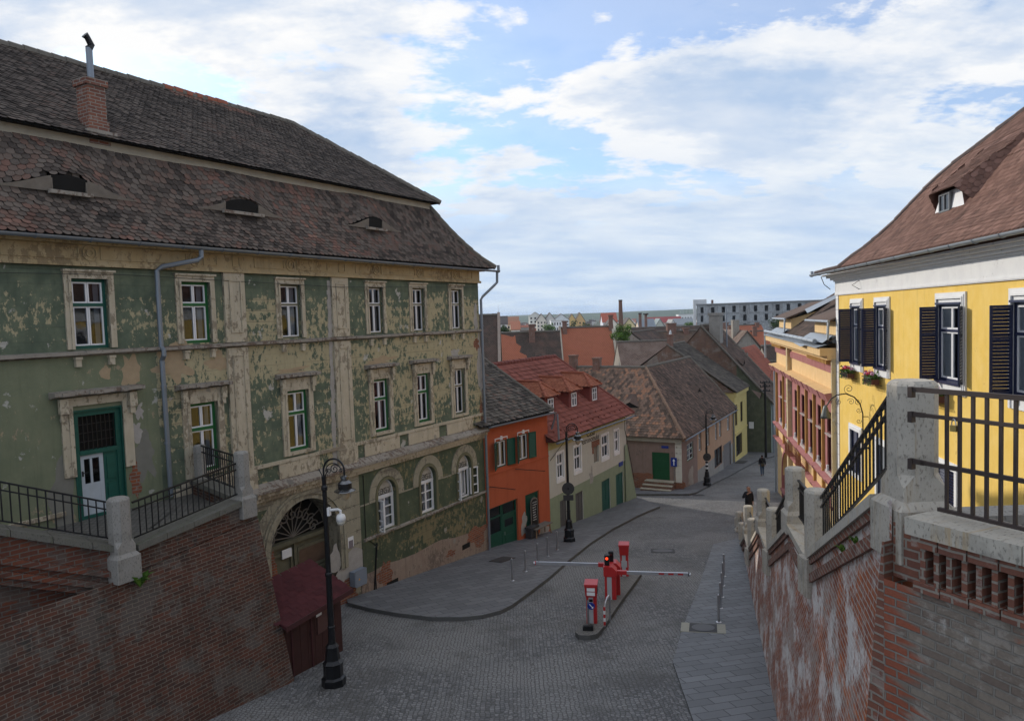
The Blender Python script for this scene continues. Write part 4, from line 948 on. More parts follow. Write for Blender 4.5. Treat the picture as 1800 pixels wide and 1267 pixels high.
# chimney
best = None
for i in range(80):
    v = .2 + i * .05; p = su(0, v); u, z = FL.uz(174, 232, p.y); e = abs(z - p.z)
    if best is None or e < best[0]: best = (e, u, p.y, p.z)
_, cu_, cy_, cz_ = best; ct = FL.uz(170, 146, cy_ + .25)[1]
mb = MB(); mb.box(cu_ - .22, cu_ + .22, cy_, cy_ + .46, cz_ - .3, ct - .16); mb.box(cu_ - .27, cu_ + .27, cy_ - .05, cy_ + .51, ct - .1595, ct); mb.box(cu_ - .25, cu_ + .25, cy_ - .03, cy_ + .5, cz_ - .3, cz_ + .25)
ch = mb.build('chimney', BRICK_R, LB, True)
mb = MB(); mb.tube([(cu_ + .02, cy_ + .23, ct), (cu_ + .02, cy_ + .23, ct + .78)], .075, 9); mb.build('flue_pipe', ZINC, ch, True)
mb = MB(); mb.tube([(cu_ + .02, cy_ + .23, ct + .76), (cu_ + .08, cy_ + .23, ct + .86), (cu_ - .02, cy_ + .2, ct + 1.0), (cu_ - .08, cy_ + .2, ct + 1.05)], [.085, .08, .07, .09], 9); mb.build('flue_cowl', IRON, ch, True)
mb = MB(); mb.box(cu_ - .36, cu_ + .36, cy_ - .16, cy_ - .051, cz_ - .14, cz_ + .0); mb.build('chimney_flashing', LEDGE, ch, True)
# loose things on and by the wall
def wallthing(name, label, cat, F, px0, py0, px1, py1, t, mat, group=None, y=0.):
    a, b, c, d = F.rect(px0, py0, px1, py1, y); T = thing(name, label, cat, F.w((a + b) / 2, y, c), F.rot, group); return T, b - a, d - c
T, w_, h_ = wallthing('meter_box', 'grey metal meter box on the wall right of the carriage gate', 'box', FL, 614, 1030, 634, 995, .2, None)
mb = MB(); mb.box(-w_ / 2, w_ / 2, -.26, -.04, 0, h_); mb.build('cabinet', GREYBOX, T); mb = MB(); mb.box(-w_ / 2 + .03, w_ / 2 - .03, -.272, -.2605, .03, h_ - .03); d_ = mb.build('cabinet_door', GREYBOX, T)
mb = MB(); mb.poly([(-.13, -.2735, h_ * .62), (-.05, -.2735, h_ * .62), (-.09, -.2735, h_ * .62 + .08)]); mb.build('warning_label', m_plain('amber_label', (.7, .35, .02), .5), d_)
T, w_, h_ = wallthing('poster', 'small white paper notice with a grey panel pasted by the carriage gate', 'notice', FL, 611.7, 963, 620.6, 941, .01, None)
mb = MB(); mb.box(-w_ / 2, w_ / 2, -.016, -.008, 0, h_); mb.build('sheet', WHITE, T); mb = MB(); mb.box(-w_ / 2 + .03, w_ / 2 - .03, -.018, -.0165, h_ * .35, h_ - .04); mb.build('printed_panel', m_plain('print_grey', (.2, .17, .19), .6, 0, .6, 30), T)
# ================================================================ burnt orange house
def shutter(mb, hx, sgn, ang, w_, z0, z1, y=-.02, fr=.05, n=16, t_=.035, split=None):
    """louvred leaf hinged at (hx,y), swung out by ang from the closed position"""
    dx, dy = math.cos(ang) * sgn, -math.sin(ang); nx, ny = -dy, dx
    def bar(t0, t1, za, zb, th=t_, tilt=0.):
        p = [(hx + dx * a + nx * b, y + dy * a + ny * b) for a, b in ((t0, -th / 2), (t1, -th / 2), (t1, th / 2), (t0, th / 2))]
        if tilt:
            mb.hexa([(*p[0], za - tilt), (*p[1], za - tilt), (*p[2], za + tilt), (*p[3], za + tilt), (*p[0], zb - tilt), (*p[1], zb - tilt), (*p[2], zb + tilt), (*p[3], zb + tilt)])
        else: mb.hexa([(*q, za) for q in p] + [(*q, zb) for q in p])
    bar(0, fr, z0, z1); bar(w_ - fr, w_, z0, z1); rails = [z0, z1 - fr]
    if split: rails.append(z0 + (z1 - z0) * split)
    for z in rails: bar(fr, w_ - fr, z, z + fr)
    rails = sorted(rails)
    for a, b in zip(rails[:-1], rails[1:]):
        m = max(2, math.ceil((b - a - fr) / .078))
        for k in range(m):
            z = a + fr + (b - a - fr) * (k + .5) / m; bar(fr, w_ - fr, z - .007, z + .007, .026, .030)
OH = fthing('orange_house', 'narrow burnt orange house with green louvred shutters and a green shop door', 'house', OR, 5.2)
w1 = (OR.uz(872, 800)[0], OR.uz(891, 800)[0], 9.62, 10.78); w2 = (OR.uz(911.5, 790)[0], OR.uz(929, 790)[0], 9.62, 10.80)
sx0 = OR.uz(861, 930)[0]; sx1 = OR.uz(911.5, 930)[0]; SH = (sx0, sx1, 5.0, 8.02, .25); BD = (OR.uz(924, 900)[0], OR.uz(948, 900)[0], 6.25, 8.0, .2)
mb = MB(); L = OR.L
grid_wall(mb, 0.02, L, 4.8, 11.6, [w1, w2, SH, BD], .16, 0); closed(mb, .02, L, 8, 4.8, 11.6, 0); mb.build('wall', ORANGE, OH, True)
for k, q in enumerate((w1, w2)):
    wn = window(OH, q, .06, DGREEN, .05, 1.0, CURT, cw=.04, drape=.42)
    for nm, hx, sg, an in (('shutter', q[0], 1, R_(152)), ('shutter', q[1], -1, R_(172))):
        m2 = MB(); shutter(m2, hx, sg, an, .5, q[2], q[3], -.03); m2.build(nm, DGREEN, wn, True)
    m2 = MB(); a, b, c, d = q
    for x in (a - .07, b + .03): m2.box(x, x + .04, -.02, -.0005, d - .3, d + .13)
    m2.box(a - .03, b + .03, -.02, -.0005, d + .09, d + .13); m2.box((a + b) / 2 - .09, (a + b) / 2 + .09, -.03, -.0005, d + .02, d + .0895); m2.box((a + b) / 2 - .07, (a + b) / 2 + .07, -.03, -.0005, d + .1305, d + .19)
    m2.build('window_moulding', WHITEP, wn, True)
m2 = MB(); m2.box(0.02, L, -.035, -.001, 9.42, 9.47); m2.build('string_course', ORANGE, OH, True)
a, b = sx0, sx1; m = a + (b - a) * .47
m2 = MB(); m2.box(a, m, .10, .16, 5.0, gz(30) + .55); frame_rect(m2, a, m, gz(30) + .55, 8.02, .06, .10, .16); m2.box(a + .06, m - .06, .09, .16, 7.5, 7.56)
sf = m2.build('shopfront', DGREEN, OH, True); m2 = MB(); m2.poly([(a, .13, 5.5), (m, .13, 5.5), (m, .13, 8), (a, .13, 8)]); m2.build('shop_pane', GLASS_D, sf, True); m2 = MB(); m2.box(a, b, .8, .9, 4.9, 8.0); m2.box(a, b, .27, .8, 8.0, 8.02); m2.build('dim_interior', DARKV, sf, True)
m2 = MB(); frame_rect(m2, m + .01, b, 5.0, 8.02, .08, .09, .17); m2.box(m + .09, b - .08, .085, .17, 7.42, 7.5); m2.box(m + .09, b - .08, .12, .15, 5.0, 6.75); frame_rect(m2, m + .09, b - .08, 6.75, 7.4, .16, .12, .15); m2.box(m + .25, b - .2, .105, .12, 5.9, 6.55)
sdr = m2.build('shop_door', DGREEN, OH, True); m2 = MB(); m2.poly([(m + .2, .14, 6.8), (b - .2, .14, 6.8), (b - .2, .14, 7.95), (m + .2, .14, 7.95)]); m2.build('pane', GLASS_D, sdr, True); m2 = MB(); m2.tube([(m + .17, .06, 6.6), (m + .17, .06, 6.75)], .015, 5); m2.build('handle', STEEL, sdr, True)
a, b, c, d, _ = BD; m2 = MB(); frame_rect(m2, a, b, c, d, .09, .06, .14); m2.box(a + .09, b - .09, .10, .14, c + .09, d - .09); bdw = m2.build('blocked_window', DGREEN, OH, True)
for (x0, y0, x1, y1) in ((905, 824, 942, 826), (860, 855, 889, 858)):
    p, q = OR.uz(x0, y0), OR.uz(x1, y1); m2 = MB(); m2.beam((p[0], -.03, p[1]), (q[0], -.5, q[1] + .0), .02, .03); m2.build('iron_bracket', IRON, OH, True)
m2 = MB(); blob(m2, OR, 921, 922, .22, .5, -.006, 24); m2.build('mortar_patch', m_plain('grey_bare_mortar', (.33, .31, .29), .95, 0, .3, 6), OH, True)
m2 = MB(); blob(m2, OR, 955, 934, .42, .45, -.006, 24); m2.build('mortar_patch', bpy.data.materials['grey_bare_mortar'], OH, True)
m2 = MB(); Ez, Rz = 11.58, 15.2; Ry = 5.6
tiled_face(m2, [(-.6, -.32, Ez), (L + .1, -.32, Ez), (L + .1, Ry, Ez + (Ry + .32) * .6), (-.6, Ry, Ez + (Ry + .32) * .6)], .2, .19, rfun=lambda u, v: rnd() * .95, lift=.055, jit=.02)
zr = Ez + (Ry + .32) * .6; m2.poly([(L + .1, Ry, zr), (-.6, Ry, zr), (-.6, 11, Ez), (L + .1, 11, Ez)], 1); m2.poly([(L + .09, -.3, Ez - .03), (L + .09, 11, Ez - .03), (L + .09, Ry, zr - .03)], 1)
m2.build('roof', [ROOF_B, DARKV], OH, True)
m2 = MB(); ridge(m2, (L + .1, -.3, Ez + .05), (L + .1, Ry, zr + .05), .08, .3); ridge(m2, (-.6, Ry, zr + .03), (L + .1, Ry, zr + .03), .11, .36); m2.build('verge_tiles', RIDGE_G, OH, True)
m2 = MB(); gutter(m2, (.0, -.38, Ez - .02), (L + .15, -.38, Ez - .06), .06); m2.tube([(L + .12, -.36, Ez - .08), (L + .2, -.3, Ez - .35), (L + .2, -.1, Ez - .9)], .045, 7); m2.build('gutter', ZINC, OH, True)
m2 = MB(); m2.box(.02, L, -.3, -.001, Ez - .12, Ez - .06); m2.build('eaves_board', WOOD_G, OH, True)
# chalkboard and bench in front
ch_ = thing('chalkboard', 'arched black chalkboard menu propped on the bench by the orange house', 'chalkboard', OR.w((BD[0] + BD[1]) / 2 - .02, -.12, 6.45), OR.rot)
w_, h_ = .58, 1.35
m2 = MB(); P = [(-w_ / 2, 0), (w_ / 2, 0), (w_ / 2, h_ - .18)] + [(w_ / 2 * math.cos(math.pi * k / 10), h_ - .18 + .18 * math.sin(math.pi * k / 10)) for k in range(1, 10)] + [(-w_ / 2, h_ - .18)]
m2.prism([(x, .0, z) for x, z in P], (0, .03, 0)); m2.build('frame', WOOD_G, ch_)
m2 = MB(); m2.prism([(x * .84, -.006, .05 + z * .92) for x, z in P], (0, .005, 0)); bb = m2.build('board', BLACK, ch_)
m2 = MB()
for r_ in range(8):
    z = h_ * .84 - r_ * .115; x = -.17 + ru(0, .06); e = .17 - ru(0, .09)
    while x < e: l = ru(.02, .06); m2.box(x, x + l, -.0075, -.0062, z - ru(.012, .03), z + ru(.008, .025)); x += l + ru(.008, .02)
m2.build('chalk_writing', m_plain('chalk', (.5, .5, .48), .9), bb)
bn = thing('bench', 'small grey wooden bench with splayed legs against the orange house', 'bench', OR.w((BD[0] + BD[1]) / 2 + .1, -.35, gz(32.6) + .12), OR.rot)
m2 = MB(); [m2.box(-.7, .7, -.22 + k * .15, -.09 + k * .15, .44, .48) for k in range(3)]; m2.build('seat', WOOD_G, bn)
for sx_ in (-1, 1):
    for sy in (-1, 1): m2 = MB(); m2.beam((sx_ * .55, sy * .12, .44), (sx_ * .62, sy * .17, 0), .05, .05); m2.build('leg', m_plain('bench_leg_wood', (.25, .15, .08), .7) if 'bench_leg_wood' not in bpy.data.materials else bpy.data.materials['bench_leg_wood'], bn)
bk = thing('planter', 'dark grey stone trough on the pavement beside the bench', 'planter', OR.w(BD[0] + .1, -.24, gz(32) + .12), OR.rot)
m2 = MB(); m2.box(-.3, .3, -.16, .14, 0, .42); m2.box(-.33, .33, -.19, .17, .4205, .5); m2.build('trough', MIDG, bk)

# ================================================================ white and sage green house with the three roof dormers
CH = fthing('astronomer_house', 'white and sage green house with a red tiled roof and three small dormers', 'house', CA, 4.4)
cw = {}
for k, (x0, x1) in enumerate(((977.5, 991.5), (1008, 1022), (1056.5, 1070), (1078.5, 1088))):
    y = (818, 806, 784, 772)[k]; cw[k] = (CA.uz(x0, y)[0] + .08, CA.uz(x1, y)[0] - .08, 8.12, 9.36)
cd = [(CA.uz(984.5, 900)[0], CA.uz(997, 900)[0], 5.0, 7.0), (CA.uz(1012, 890)[0], CA.uz(1025.5, 890)[0], 4.6, 6.95), (CA.uz(1058, 870)[0], CA.uz(1073, 870)[0], 4.85, 6.85), (CA.uz(1083, 860)[0], CA.uz(1096, 860)[0], 4.75, 6.8)]
nb = CA.uz(1043.5, 795); nb2 = CA.uz(1052.5, 792); NI = (nb[0], nb2[0], 8.05, 9.1, .12)
mb = MB(); LC = 10.15
grid_wall(mb, .02, LC, 4.2, 10.1, list(cw.values()) + cd + [NI], .13, 0, zones=[(7.36, 1), (9.66, 0), (20, 2)], rev=0); closed(mb, .02, LC, 8.2, 4.2, 10.1, 1); mb.build('wall', [CASAW, CASAG, CASAY], CH, True)
mb = MB(); b0 = CA.uz(1121, 882, -.1)[0]
prof = [(LC - .02, 8.3), (LC + .12, 7.9), (LC + .5, 6.9), (LC + 1.0, 5.7), (LC + 1.55, 4.3)]
for (u, z), (v, q) in zip(prof[:-1], prof[1:]): mb.poly([(u, -.06, z), (v, -.06, q), (v, .9, q), (u, .9, z)]); mb.poly([(LC - .4, -.06, q), (v, -.06, q), (u, -.06, z), (LC - .4, -.06, z)])
mb.poly([(LC, .9, 4.3), (LC + 1.55, .9, 4.3), (LC, .9, 8.3)]); mb.build('buttress', CASAG, CH, True)
for k, q in cw.items():
    wn = window(CH, q, .03, WHITEP, .05, .55, CURT, drape=.3, cw=.03)
    m2 = MB(); a, b, c, d = q; e = .1
    m2.box(a - e, a, -.03, -.0005, c - .2, d + .1); m2.box(b, b + e, -.03, -.0005, c - .2, d + .1); m2.box(a, b, -.03, -.0005, d, d + .1); m2.box(a, b, -.045, -.0005, c - .2, c); m2.build('window_surround', WHITE_W, wn, True)
for k, q in enumerate(cd):
    m2 = MB(); a, b, c, d = q; frame_rect(m2, a, b, c - .5, d, .06, .05, .11, 0, 0); m2.box(a + .06, (a + b) / 2 - .005, .07, .11, c - .5, d - .06); m2.box((a + b) / 2 + .005, b - .06, .07, .11, c - .5, d - .06)
    for x0, x1 in ((a + .1, (a + b) / 2 - .05), ((a + b) / 2 + .05, b - .1)): m2.box(x0, x1, .055, .07, c + .9, d - .2)
    m2.build('door', TEALF if k > 1 else m_plain('grey_iron_door', (.10, .10, .10), .7, 0, .3, 5) if k == 0 else bpy.data.materials['grey_iron_door'], CH, True)
m2 = MB(); a, b, c, d, _ = NI; m2.box(a, b, .1, .13, c, d); m2.build('blind_niche', m_plain('grey_niche_stone', (.22, .20, .17), .95, 0, .3, 5), CH, True)
m2 = MB(); m2.box(a - .25, b + .12, -.012, .001, d - .15, d + .18); m2.box(a - .2, a, -.012, .001, d - .5, d - .151); m2.build('bare_brick_patch', BRICKP, CH, True)
for txt, px, py, sz in (('Casa', 1038, 765.5, .56), ('Astronomului', 1037.5, 775.5, .43)):
    u, z = CA.uz(px, py); text_part(txt, sz, m_plain('faded_black_lettering', (.035, .033, .03), .9) if txt == 'Casa' else bpy.data.materials['faded_black_lettering'], CH, (u, -.006, z - .02), (R_(90), 0, 0), shear=.12)
m2 = MB(); u, z = CA.uz(1091, 815); m2.box(u - .3, u + .3, -.03, -.002, z - .12, z + .12); m2.build('street_name_plate', BLUE, CH, True)
m2 = MB()
u, z = CA.uz(1040, 836)
blob(m2, CA, 1040, 838, .33, .36, -.006, 30, 0, .8)
m2.build('painted_emblem', m_plain('faded_grey_paint', (.34, .33, .30), .9, 0, .3, 8), CH, True)
m2 = MB(); e0 = (-.2, -.42, 10.12); slope = 3.5 / 4.42
zR = 13.6
tiled_face(m2, [(-.2, -.42, 10.12), (10.45, -.42, 10.12), (9.0, 4, zR), (-.2, 4, zR)], .24, .30, round_=False, lift=.06, jit=.004)
m2.poly([(10.45, -.42, 10.12), (10.45, 8.6, 10.12), (9.0, 4, zR)], 1); m2.poly([(10.45, 8.6, 10.12), (-.2, 8.6, 10.12), (-.2, 4, zR), (9, 4, zR)], 1); m2.poly([(-.2, -.4, 10.1), (10.4, -.4, 10.1), (10.4, .1, 10.1), (-.2, .1, 10.1)], 1)
m2.poly([(-.19, -.42, 10.1), (-.19, 4, zR - .02), (-.19, 8.6, 10.1)], 1)
m2.build('roof', [ROOF_R, m_plain('dark_red_board', (.08, .03, .025), .8)], CH, True)
m2 = MB(); ridge(m2, (-.2, 4, zR + .02), (9.05, 4, zR + .02), .12, .34); ridge(m2, (9.0, 4, zR), (10.45, -.42, 10.16), .10, .34)
m2.build('ridge_tiles', m_plain('dark_red_ridge', (.17, .05, .038), .75, 0, .3, 4), CH, True)
m2 = MB()
for k in range(9): u = .8 + k * .9; y_ = 2.6; z = 10.12 + (y_ + .42) * slope; m2.box(u, u + .12, y_ - .05, y_ + .05, z + .02, z + .1)
for k in range(26): u = .5 + (k % 13) * .78 + (k // 13) * .35; y_ = -.05 + (k // 13) * .33; z = 10.12 + (y_ + .42) * slope; m2.box(u, u + .1, y_ - .04, y_ + .04, z + .02, z + .09)
m2.build('snow_guard', bpy.data.materials['dark_red_ridge'], CH, True)['kind'] = 'stuff'
m2 = MB(); gutter(m2, (.0, -.5, 10.08), (10.5, -.5, 10.0), .065); m2.build('gutter', ZINC, CH, True)
m2 = MB(); m2.tube([(0.25, -.42, 11.4), (.25, -.46, 10.2)], .05, 8); m2.build('drainpipe', ZINC, CH, True)
rz = lambda y: 10.12 + (y + .42) * slope
m2 = MB(); DX = (1.45, 4.2, 6.95)
RED_D = m_plain('dormer_red_boards', (.17, .042, .034), .75, 0, .2, 5)
for k, u in enumerate(DX):
    a, b = u, u + 1.15; yf = .85; zt = 12.02; m3 = MB()
    m3.poly([(a, yf, rz(yf) - .05), (b, yf, rz(yf) - .05), (b, yf, zt), (a, yf, zt)]); yb = (zt - 10.12) / slope - .42
    m3.poly([(a, yf, rz(yf) - .05), (a, yf, zt), (a, yb + .2, zt)]); m3.poly([(b, yf, zt), (b, yf, rz(yf) - .05), (b, yb + .2, zt)])
    dm = m3.build('dormer', RED_D, CH, True)
    m3 = MB(); zr2 = 12.72; yr = (zr2 - 10.12) / slope - .42; o = .18; um = (a + b) / 2; ye = yb + .15
    tiled_face(m3, [(a - o, yf - o, zt), (b + o, yf - o, zt), (um, yf + .6, zr2)], .2, .17, round_=True, lift=.035)
    tiled_face(m3, [(a - o, ye, zt), (a - o, yf - o, zt), (um, yf + .6, zr2), (um, yr + .25, zr2)], .2, .17, round_=True, lift=.035)
    tiled_face(m3, [(b + o, yf - o, zt), (b + o, ye, zt), (um, yr + .25, zr2), (um, yf + .6, zr2)], .2, .17, round_=True, lift=.035)
    m3.build('dormer_roof', [m_tile('terracotta_dormer_tiles', [(0, (.27, .095, .06)), (1, (.40, .155, .095))], None, .1) if k == 0 else bpy.data.materials['terracotta_dormer_tiles'], bpy.data.materials['dark_red_board']], dm, True)
    m3 = MB(); ridge(m3, (a - o, yf - o, zt + .03), (um, yf + .6, zr2 + .03), .075, .22); ridge(m3, (b + o, yf - o, zt + .03), (um, yf + .6, zr2 + .03), .075, .22); ridge(m3, (um, yf + .6, zr2 + .03), (um, yr + .25, zr2 + .03), .08, .26); m3.build('dormer_ridge', RIDGE_R, dm, True)
    m3 = MB(); frame_rect(m3, um - .3, um + .3, 11.2, 11.92, .06, yf - .05, yf + .02); m3.box(um - .03, um + .03, yf - .055, yf + .02, 11.26, 11.86); m3.box(um - .24, um + .24, yf - .045, yf + .02, 11.62, 11.66); fw = m3.build('dormer_window', WHITEP, dm, True)
    m3 = MB(); m3.poly([(um - .28, yf - .02, 11.22), (um + .28, yf - .02, 11.22), (um + .28, yf - .02, 11.9), (um - .28, yf - .02, 11.9)]); m3.build('dormer_pane', GLASS_D, dm, True)
m2 = MB(); m2.tube([CA.w(0, 0)[:0] or (.1, -.05, 9.2), (.9, -.06, 9.55), (1.6, -.2, 10.0)], .012, 4); m2.build('cable', BLACK, CH, True); m2 = MB(); m2.tube([(LC - .9, -.3, 10.02), (LC - .3, -.05, 9.2), (LC + .15, -.1, 7.9), (LC + .9, -.1, 6.0)], .02, 5); m2.build('cable', BLACK, CH, True)

# ================================================================ long brown-roofed corner house
BH = fthing('corner_house', 'long low corner house with a brown hip roof and faded mauve and terracotta walls', 'house', BR, 3.2)
LBr = 15.6; Ze, Zr = 7.95, 12.14
bw = []
for (x0, x1, y, zz) in ((1207.5, 1219, 794, (6.0, 7.18)), (1228, 1233, 776, (6.12, 7.55)), (1242.5, 1247, 767, (6.1, 7.5)), (1257, 1261, 757, (6.12, 7.52)), (1264, 1268, 752, (6.15, 7.6)), (1278, 1282.5, 741, (6.2, 7.62))):
    bw.append((BR.uz(x0, y)[0], BR.uz(x1, y)[0], *zz))
shp = (BR.uz(1256, 805)[0], BR.uz(1269.5, 805)[0], 4.0, 5.45); gp = (BR.uz(1272, 805)[0], BR.uz(1285, 800)[0], 3.3, 5.3)
um = BR.uz(1226, 800)[0]
mb = MB()
grid_wall(mb, 0, um, 2.4, 7.8, [bw[0]], .12, 0); grid_wall(mb, um, LBr, 2.4, 7.8, bw[1:] + [shp, gp], .14, 1, zones=[(4.9, 2), (20, 1)])
FBL = 16; fwd = lambda m: setattr(m, 'v', [(y, FBL - x, z) for x, y, z in m.v])
FB = Fac(BR.w(0, FBL), BR.w(0, 0)); gd = (FB.uz(1146.5, 820)[0], FB.uz(1177, 820)[0], 5.0, 6.82)
m3 = MB(); grid_wall(m3, 0, FBL, 2.4, 7.8, [gd], .12, 3); fwd(m3)
i0 = len(mb.v); mb.v += m3.v; mb.f += [tuple(i0 + i for i in f) for f in m3.f]; mb.m += m3.m; mb.r += m3.r
mb.poly([(LBr, 0, 2.4), (LBr, 7.4, 2.4), (LBr, 7.4, 7.8), (LBr, 0, 7.8)], 1); mb.poly([(LBr, 7.4, 2.4), (7.6, 7.4, 2.4), (7.6, 7.4, 7.8), (LBr, 7.4, 7.8)], 1); mb.poly([(7.6, 7.4, 2.4), (7.6, 16, 2.4), (7.6, 16, 7.8), (7.6, 7.4, 7.8)], 1); mb.poly([(7.6, 16, 2.4), (0, 16, 2.4), (0, 16, 7.8), (7.6, 16, 7.8)], 1)
mb.poly([(LBr, 0, 7.8), (LBr, 7.4, 7.8), (LBr, 3.53, Zr - .05)], 1)
mb.build('wall', [MAUVE, TERRAC, m_peel('grey_dado_render', (.26, .25, .24), (.3, .29, .275), (.22, .2, .18), (.36, .34, .31), .3, .68, None, .3), MAUVE], BH, True)
window(BH, bw[0], .05, GREENF, .05, .62, CURT, drape=.45, rows=2)
for q in bw[1:]: window(BH, q, .06, WOOD_G, .05, .62, CURT, drape=.3)
m2 = MB(); a, b, c, d = shp; frame_rect(m2, a, b, c, d, .08, .05, .12); m2.box((a + b) / 2 - .05, (a + b) / 2 + .05, .05, .12, c + .08, d - .08); sw = m2.build('shop_window', m_plain('dark_brown_joinery', (.035, .02, .017), .6), BH, True); m2 = MB(); m2.box(a, b, .1, .13, c, d); m2.build('pane', m_plain('dark_pane', (.02, .022, .025), .12, 0, .1, 2, .6), sw, True)
m2 = MB(); a, b, c, d = gp; frame_rect(m2, a, b, c - .6, d, .15, -.02, .1, 0, 0); m2.box(a + .15, b - .15, .07, .12, c - .6, d - .15); m2.build('grey_portal', m_plain('grey_portal_paint', (.16, .15, .15), .8, 0, .3, 4), BH, True)
m2 = MB(); a, b, c, d = gd
m2.box(a, b, .05, .11, c, d); frame_rect(m2, a, b, c, d, .06, .02, .0495, 0, 0)
for z in (.35, .68): m2.box(a + .06, b - .06, .03, .0495, c + (d - c) * z, c + (d - c) * z + .05)
fwd(m2); m2.build('green_door', m_plain('deep_green_boards', (.010, .072, .028), .6, 0, .25, 6), BH, True)
m2 = MB(); qa = FB.uz(1187, 800)[0]; m2.box(qa, FBL + .02, -.03, -.001, 4.9, 7.65)
for k in range(7): m2.box(qa - .01, FBL + .03, -.034, -.0305, 4.9 + k * .4, 4.915 + k * .4)
fwd(m2); m2.build('quoin', m_peel('worn_white_quoin', (.58, .56, .50), (.62, .6, .54), (.4, .36, .3), (.35, .33, .3), .3, .68, .4, .2), BH, True)
m2 = MB(); blob(m2, FB, 1192, 850, .5, .4, -.012, 24); fwd(m2); m2.build('bare_brick_patch', BRICKP, BH, True)
m2 = MB(); blob(m2, FB, 1122, 845, 1.0, .5, -.012, 24); fwd(m2); m2.build('bare_brick_patch', BRICKP, BH, True)
m2 = MB(); blob(m2, BR, 1215, 838, .8, .6, -.006, 26); m2.build('pale_damp_patch', m_plain('pale_damp_render', (.32, .27, .23), .95, 0, .3, 4), BH, True)
m2 = MB(); u, z = FB.uz(1169, 785.5); m2.box(u - .24, u + .24, -.03, -.002, z - .08, z + .08); fwd(m2); m2.build('street_name_plate', BLUE, BH, True)
m2 = MB(); m2.box(0, FBL + .1, -.22, -.001, 7.55, 7.8); fwd(m2); m2.build('eaves_cornice', m_peel('grey_cornice_stucco', (.28, .25, .21), (.32, .29, .24), (.24, .2, .16), (.2, .18, .16), .3, .7, None, .3), BH, True)
m2 = MB(); m2.box(0, LBr, -.2, -.001, 7.62, 7.8); m2.build('eaves_cornice', bpy.data.materials['faded_terracotta_render'], BH, True)
m2 = MB()
sA = [(-.35, -.35, Ze - .13), (LBr + .05, -.35, Ze - .13), (LBr + .05, 3.53, Zr), (3.78, 3.53, Zr)]
tiled_face(m2, sA, .21, .205, lift=.06, jit=.02, rfun=lambda u, v: rnd() * .95); m2.build('street_roof', [ROOF_C2, DARKV], BH, True)
m2 = MB()
tiled_face(m2, [(-.35, 16, Ze - .13), (-.35, -.35, Ze - .13), (3.78, 3.53, Zr), (3.78, 16, Zr)], .21, .205, lift=.06, jit=.02, rfun=lambda u, v: min(1., rnd() * .85 + max(0, mnoise.noise((u * .6, v * .6, 1.))) * .4))
m2.poly([(LBr, 7.7, Ze - .1), (7.7, 7.7, Ze - .1), (3.78, 3.53, Zr), (LBr, 3.53, Zr)], 1); m2.poly([(7.7, 7.7, Ze - .1), (7.7, 16, Ze - .1), (3.78, 16, Zr), (3.78, 3.53, Zr)], 1)
m2.build('end_roof', [ROOF_C, ROOF_C2], BH, True)
m2 = MB(); ridge(m2, (-.35, -.35, Ze - .08), (3.78, 3.53, Zr + .03), .11, .34); m2.build('hip_tiles', m_plain('ochre_hip_tile', (.26, .17, .12), .9, 0, .4, 6), BH, True)
m2 = MB(); ridge(m2, (3.78, 3.53, Zr + .03), (LBr, 3.53, Zr + .03), .12, .36); ridge(m2, (3.78, 16, Zr + .03), (3.78, 3.53, Zr + .03), .12, .36); ridge(m2, (LBr + .05, -.35, Ze - .08), (LBr + .05, 3.53, Zr + .03), .10, .36); m2.build('ridge_tiles', RIDGE_G, BH, True)
m2 = MB(); gutter(m2, (-.3, -.42, Ze - .16), (LBr, -.42, Ze - .2), .06); m2.tube([(LBr - .05, -.4, Ze - .2), (LBr - .05, -.1, Ze - .6), (LBr - .05, -.1, 3.1)], .05, 7); m2.build('gutter', ZINC, BH, True)
for (t_, q_) in ((8.9, .0), (7.0, .2)):
    m2 = MB(); m2.box(3.5, 4.05, t_, t_ + .5, 11.6, 12.95 - q_); m2.box(3.45, 4.1, t_ - .05, t_ + .55, 12.9505 - q_, 13.08 - q_); m2.build('chimney', BRICK_R, BH, True)
for (px, py, F_, fx, w_) in ((1228, 690, BR, None, .5), (1107, 716, FB, fwd, .7)):
    best = None
    for i in range(60):
        y = .3 + i * .05; u, z = F_.uz(px, py, y); e = abs(z - (Ze - .13 + (y + .35) * (Zr - Ze + .13) / 3.88))
        if best is None or e < best[0]: best = (e, u, y, z)
    _, u, y, z = best; m2 = MB(); n = 10
    for j in range(n):
        x0, x1 = -w_ + 2 * w_ * j / n, -w_ + 2 * w_ * (j + 1) / n; h0, h1 = .35 * (1 - abs(x0) / w_), .35 * (1 - abs(x1) / w_)
        m2.poly([(u + x0, y, z - .02), (u + x1, y, z - .02), (u + x1, y - .02, z + h1), (u + x0, y - .02, z + h0)], 1)
        m2.poly([(u + x0, y - .06, z + h0 + .02), (u + x1, y - .06, z + h1 + .02), (u + x1 * .3, y + .8, z + .86), (u + x0 * .3, y + .8, z + .86)], 0)
    if fx: fx(m2)
    m2.build('roof_vent', [ROOF_C2, DARKV], BH, True)
# entrance steps
st = thing('entrance_steps', 'worn stone steps with brick sides below the green door', 'steps', FB.w((gd[0] + gd[1]) / 2, 0, 4.2), FB.rot)
m2 = MB(); zt = 5.0 - 4.2; gl_ = gz(48.5) + .12 - 4.2
for k in range(5):
    zz = zt - k * .19; m2.box(-.95 - .04 * k, .95, -.55 - .34 * k, -.55 - .34 * (k - 1) if k else 0, gl_ - .3, zz - .045, 1); m2.box(-.98 - .04 * k, .98, -.59 - .34 * k, -.55 - .34 * (k - 1) - .04 if k else 0, zz - .0445, zz, 0)
m2.build('treads', [m_stone('pale_step_stone', (.36, .33, .26), (.43, .40, .33), .4), BRICK_R], st)
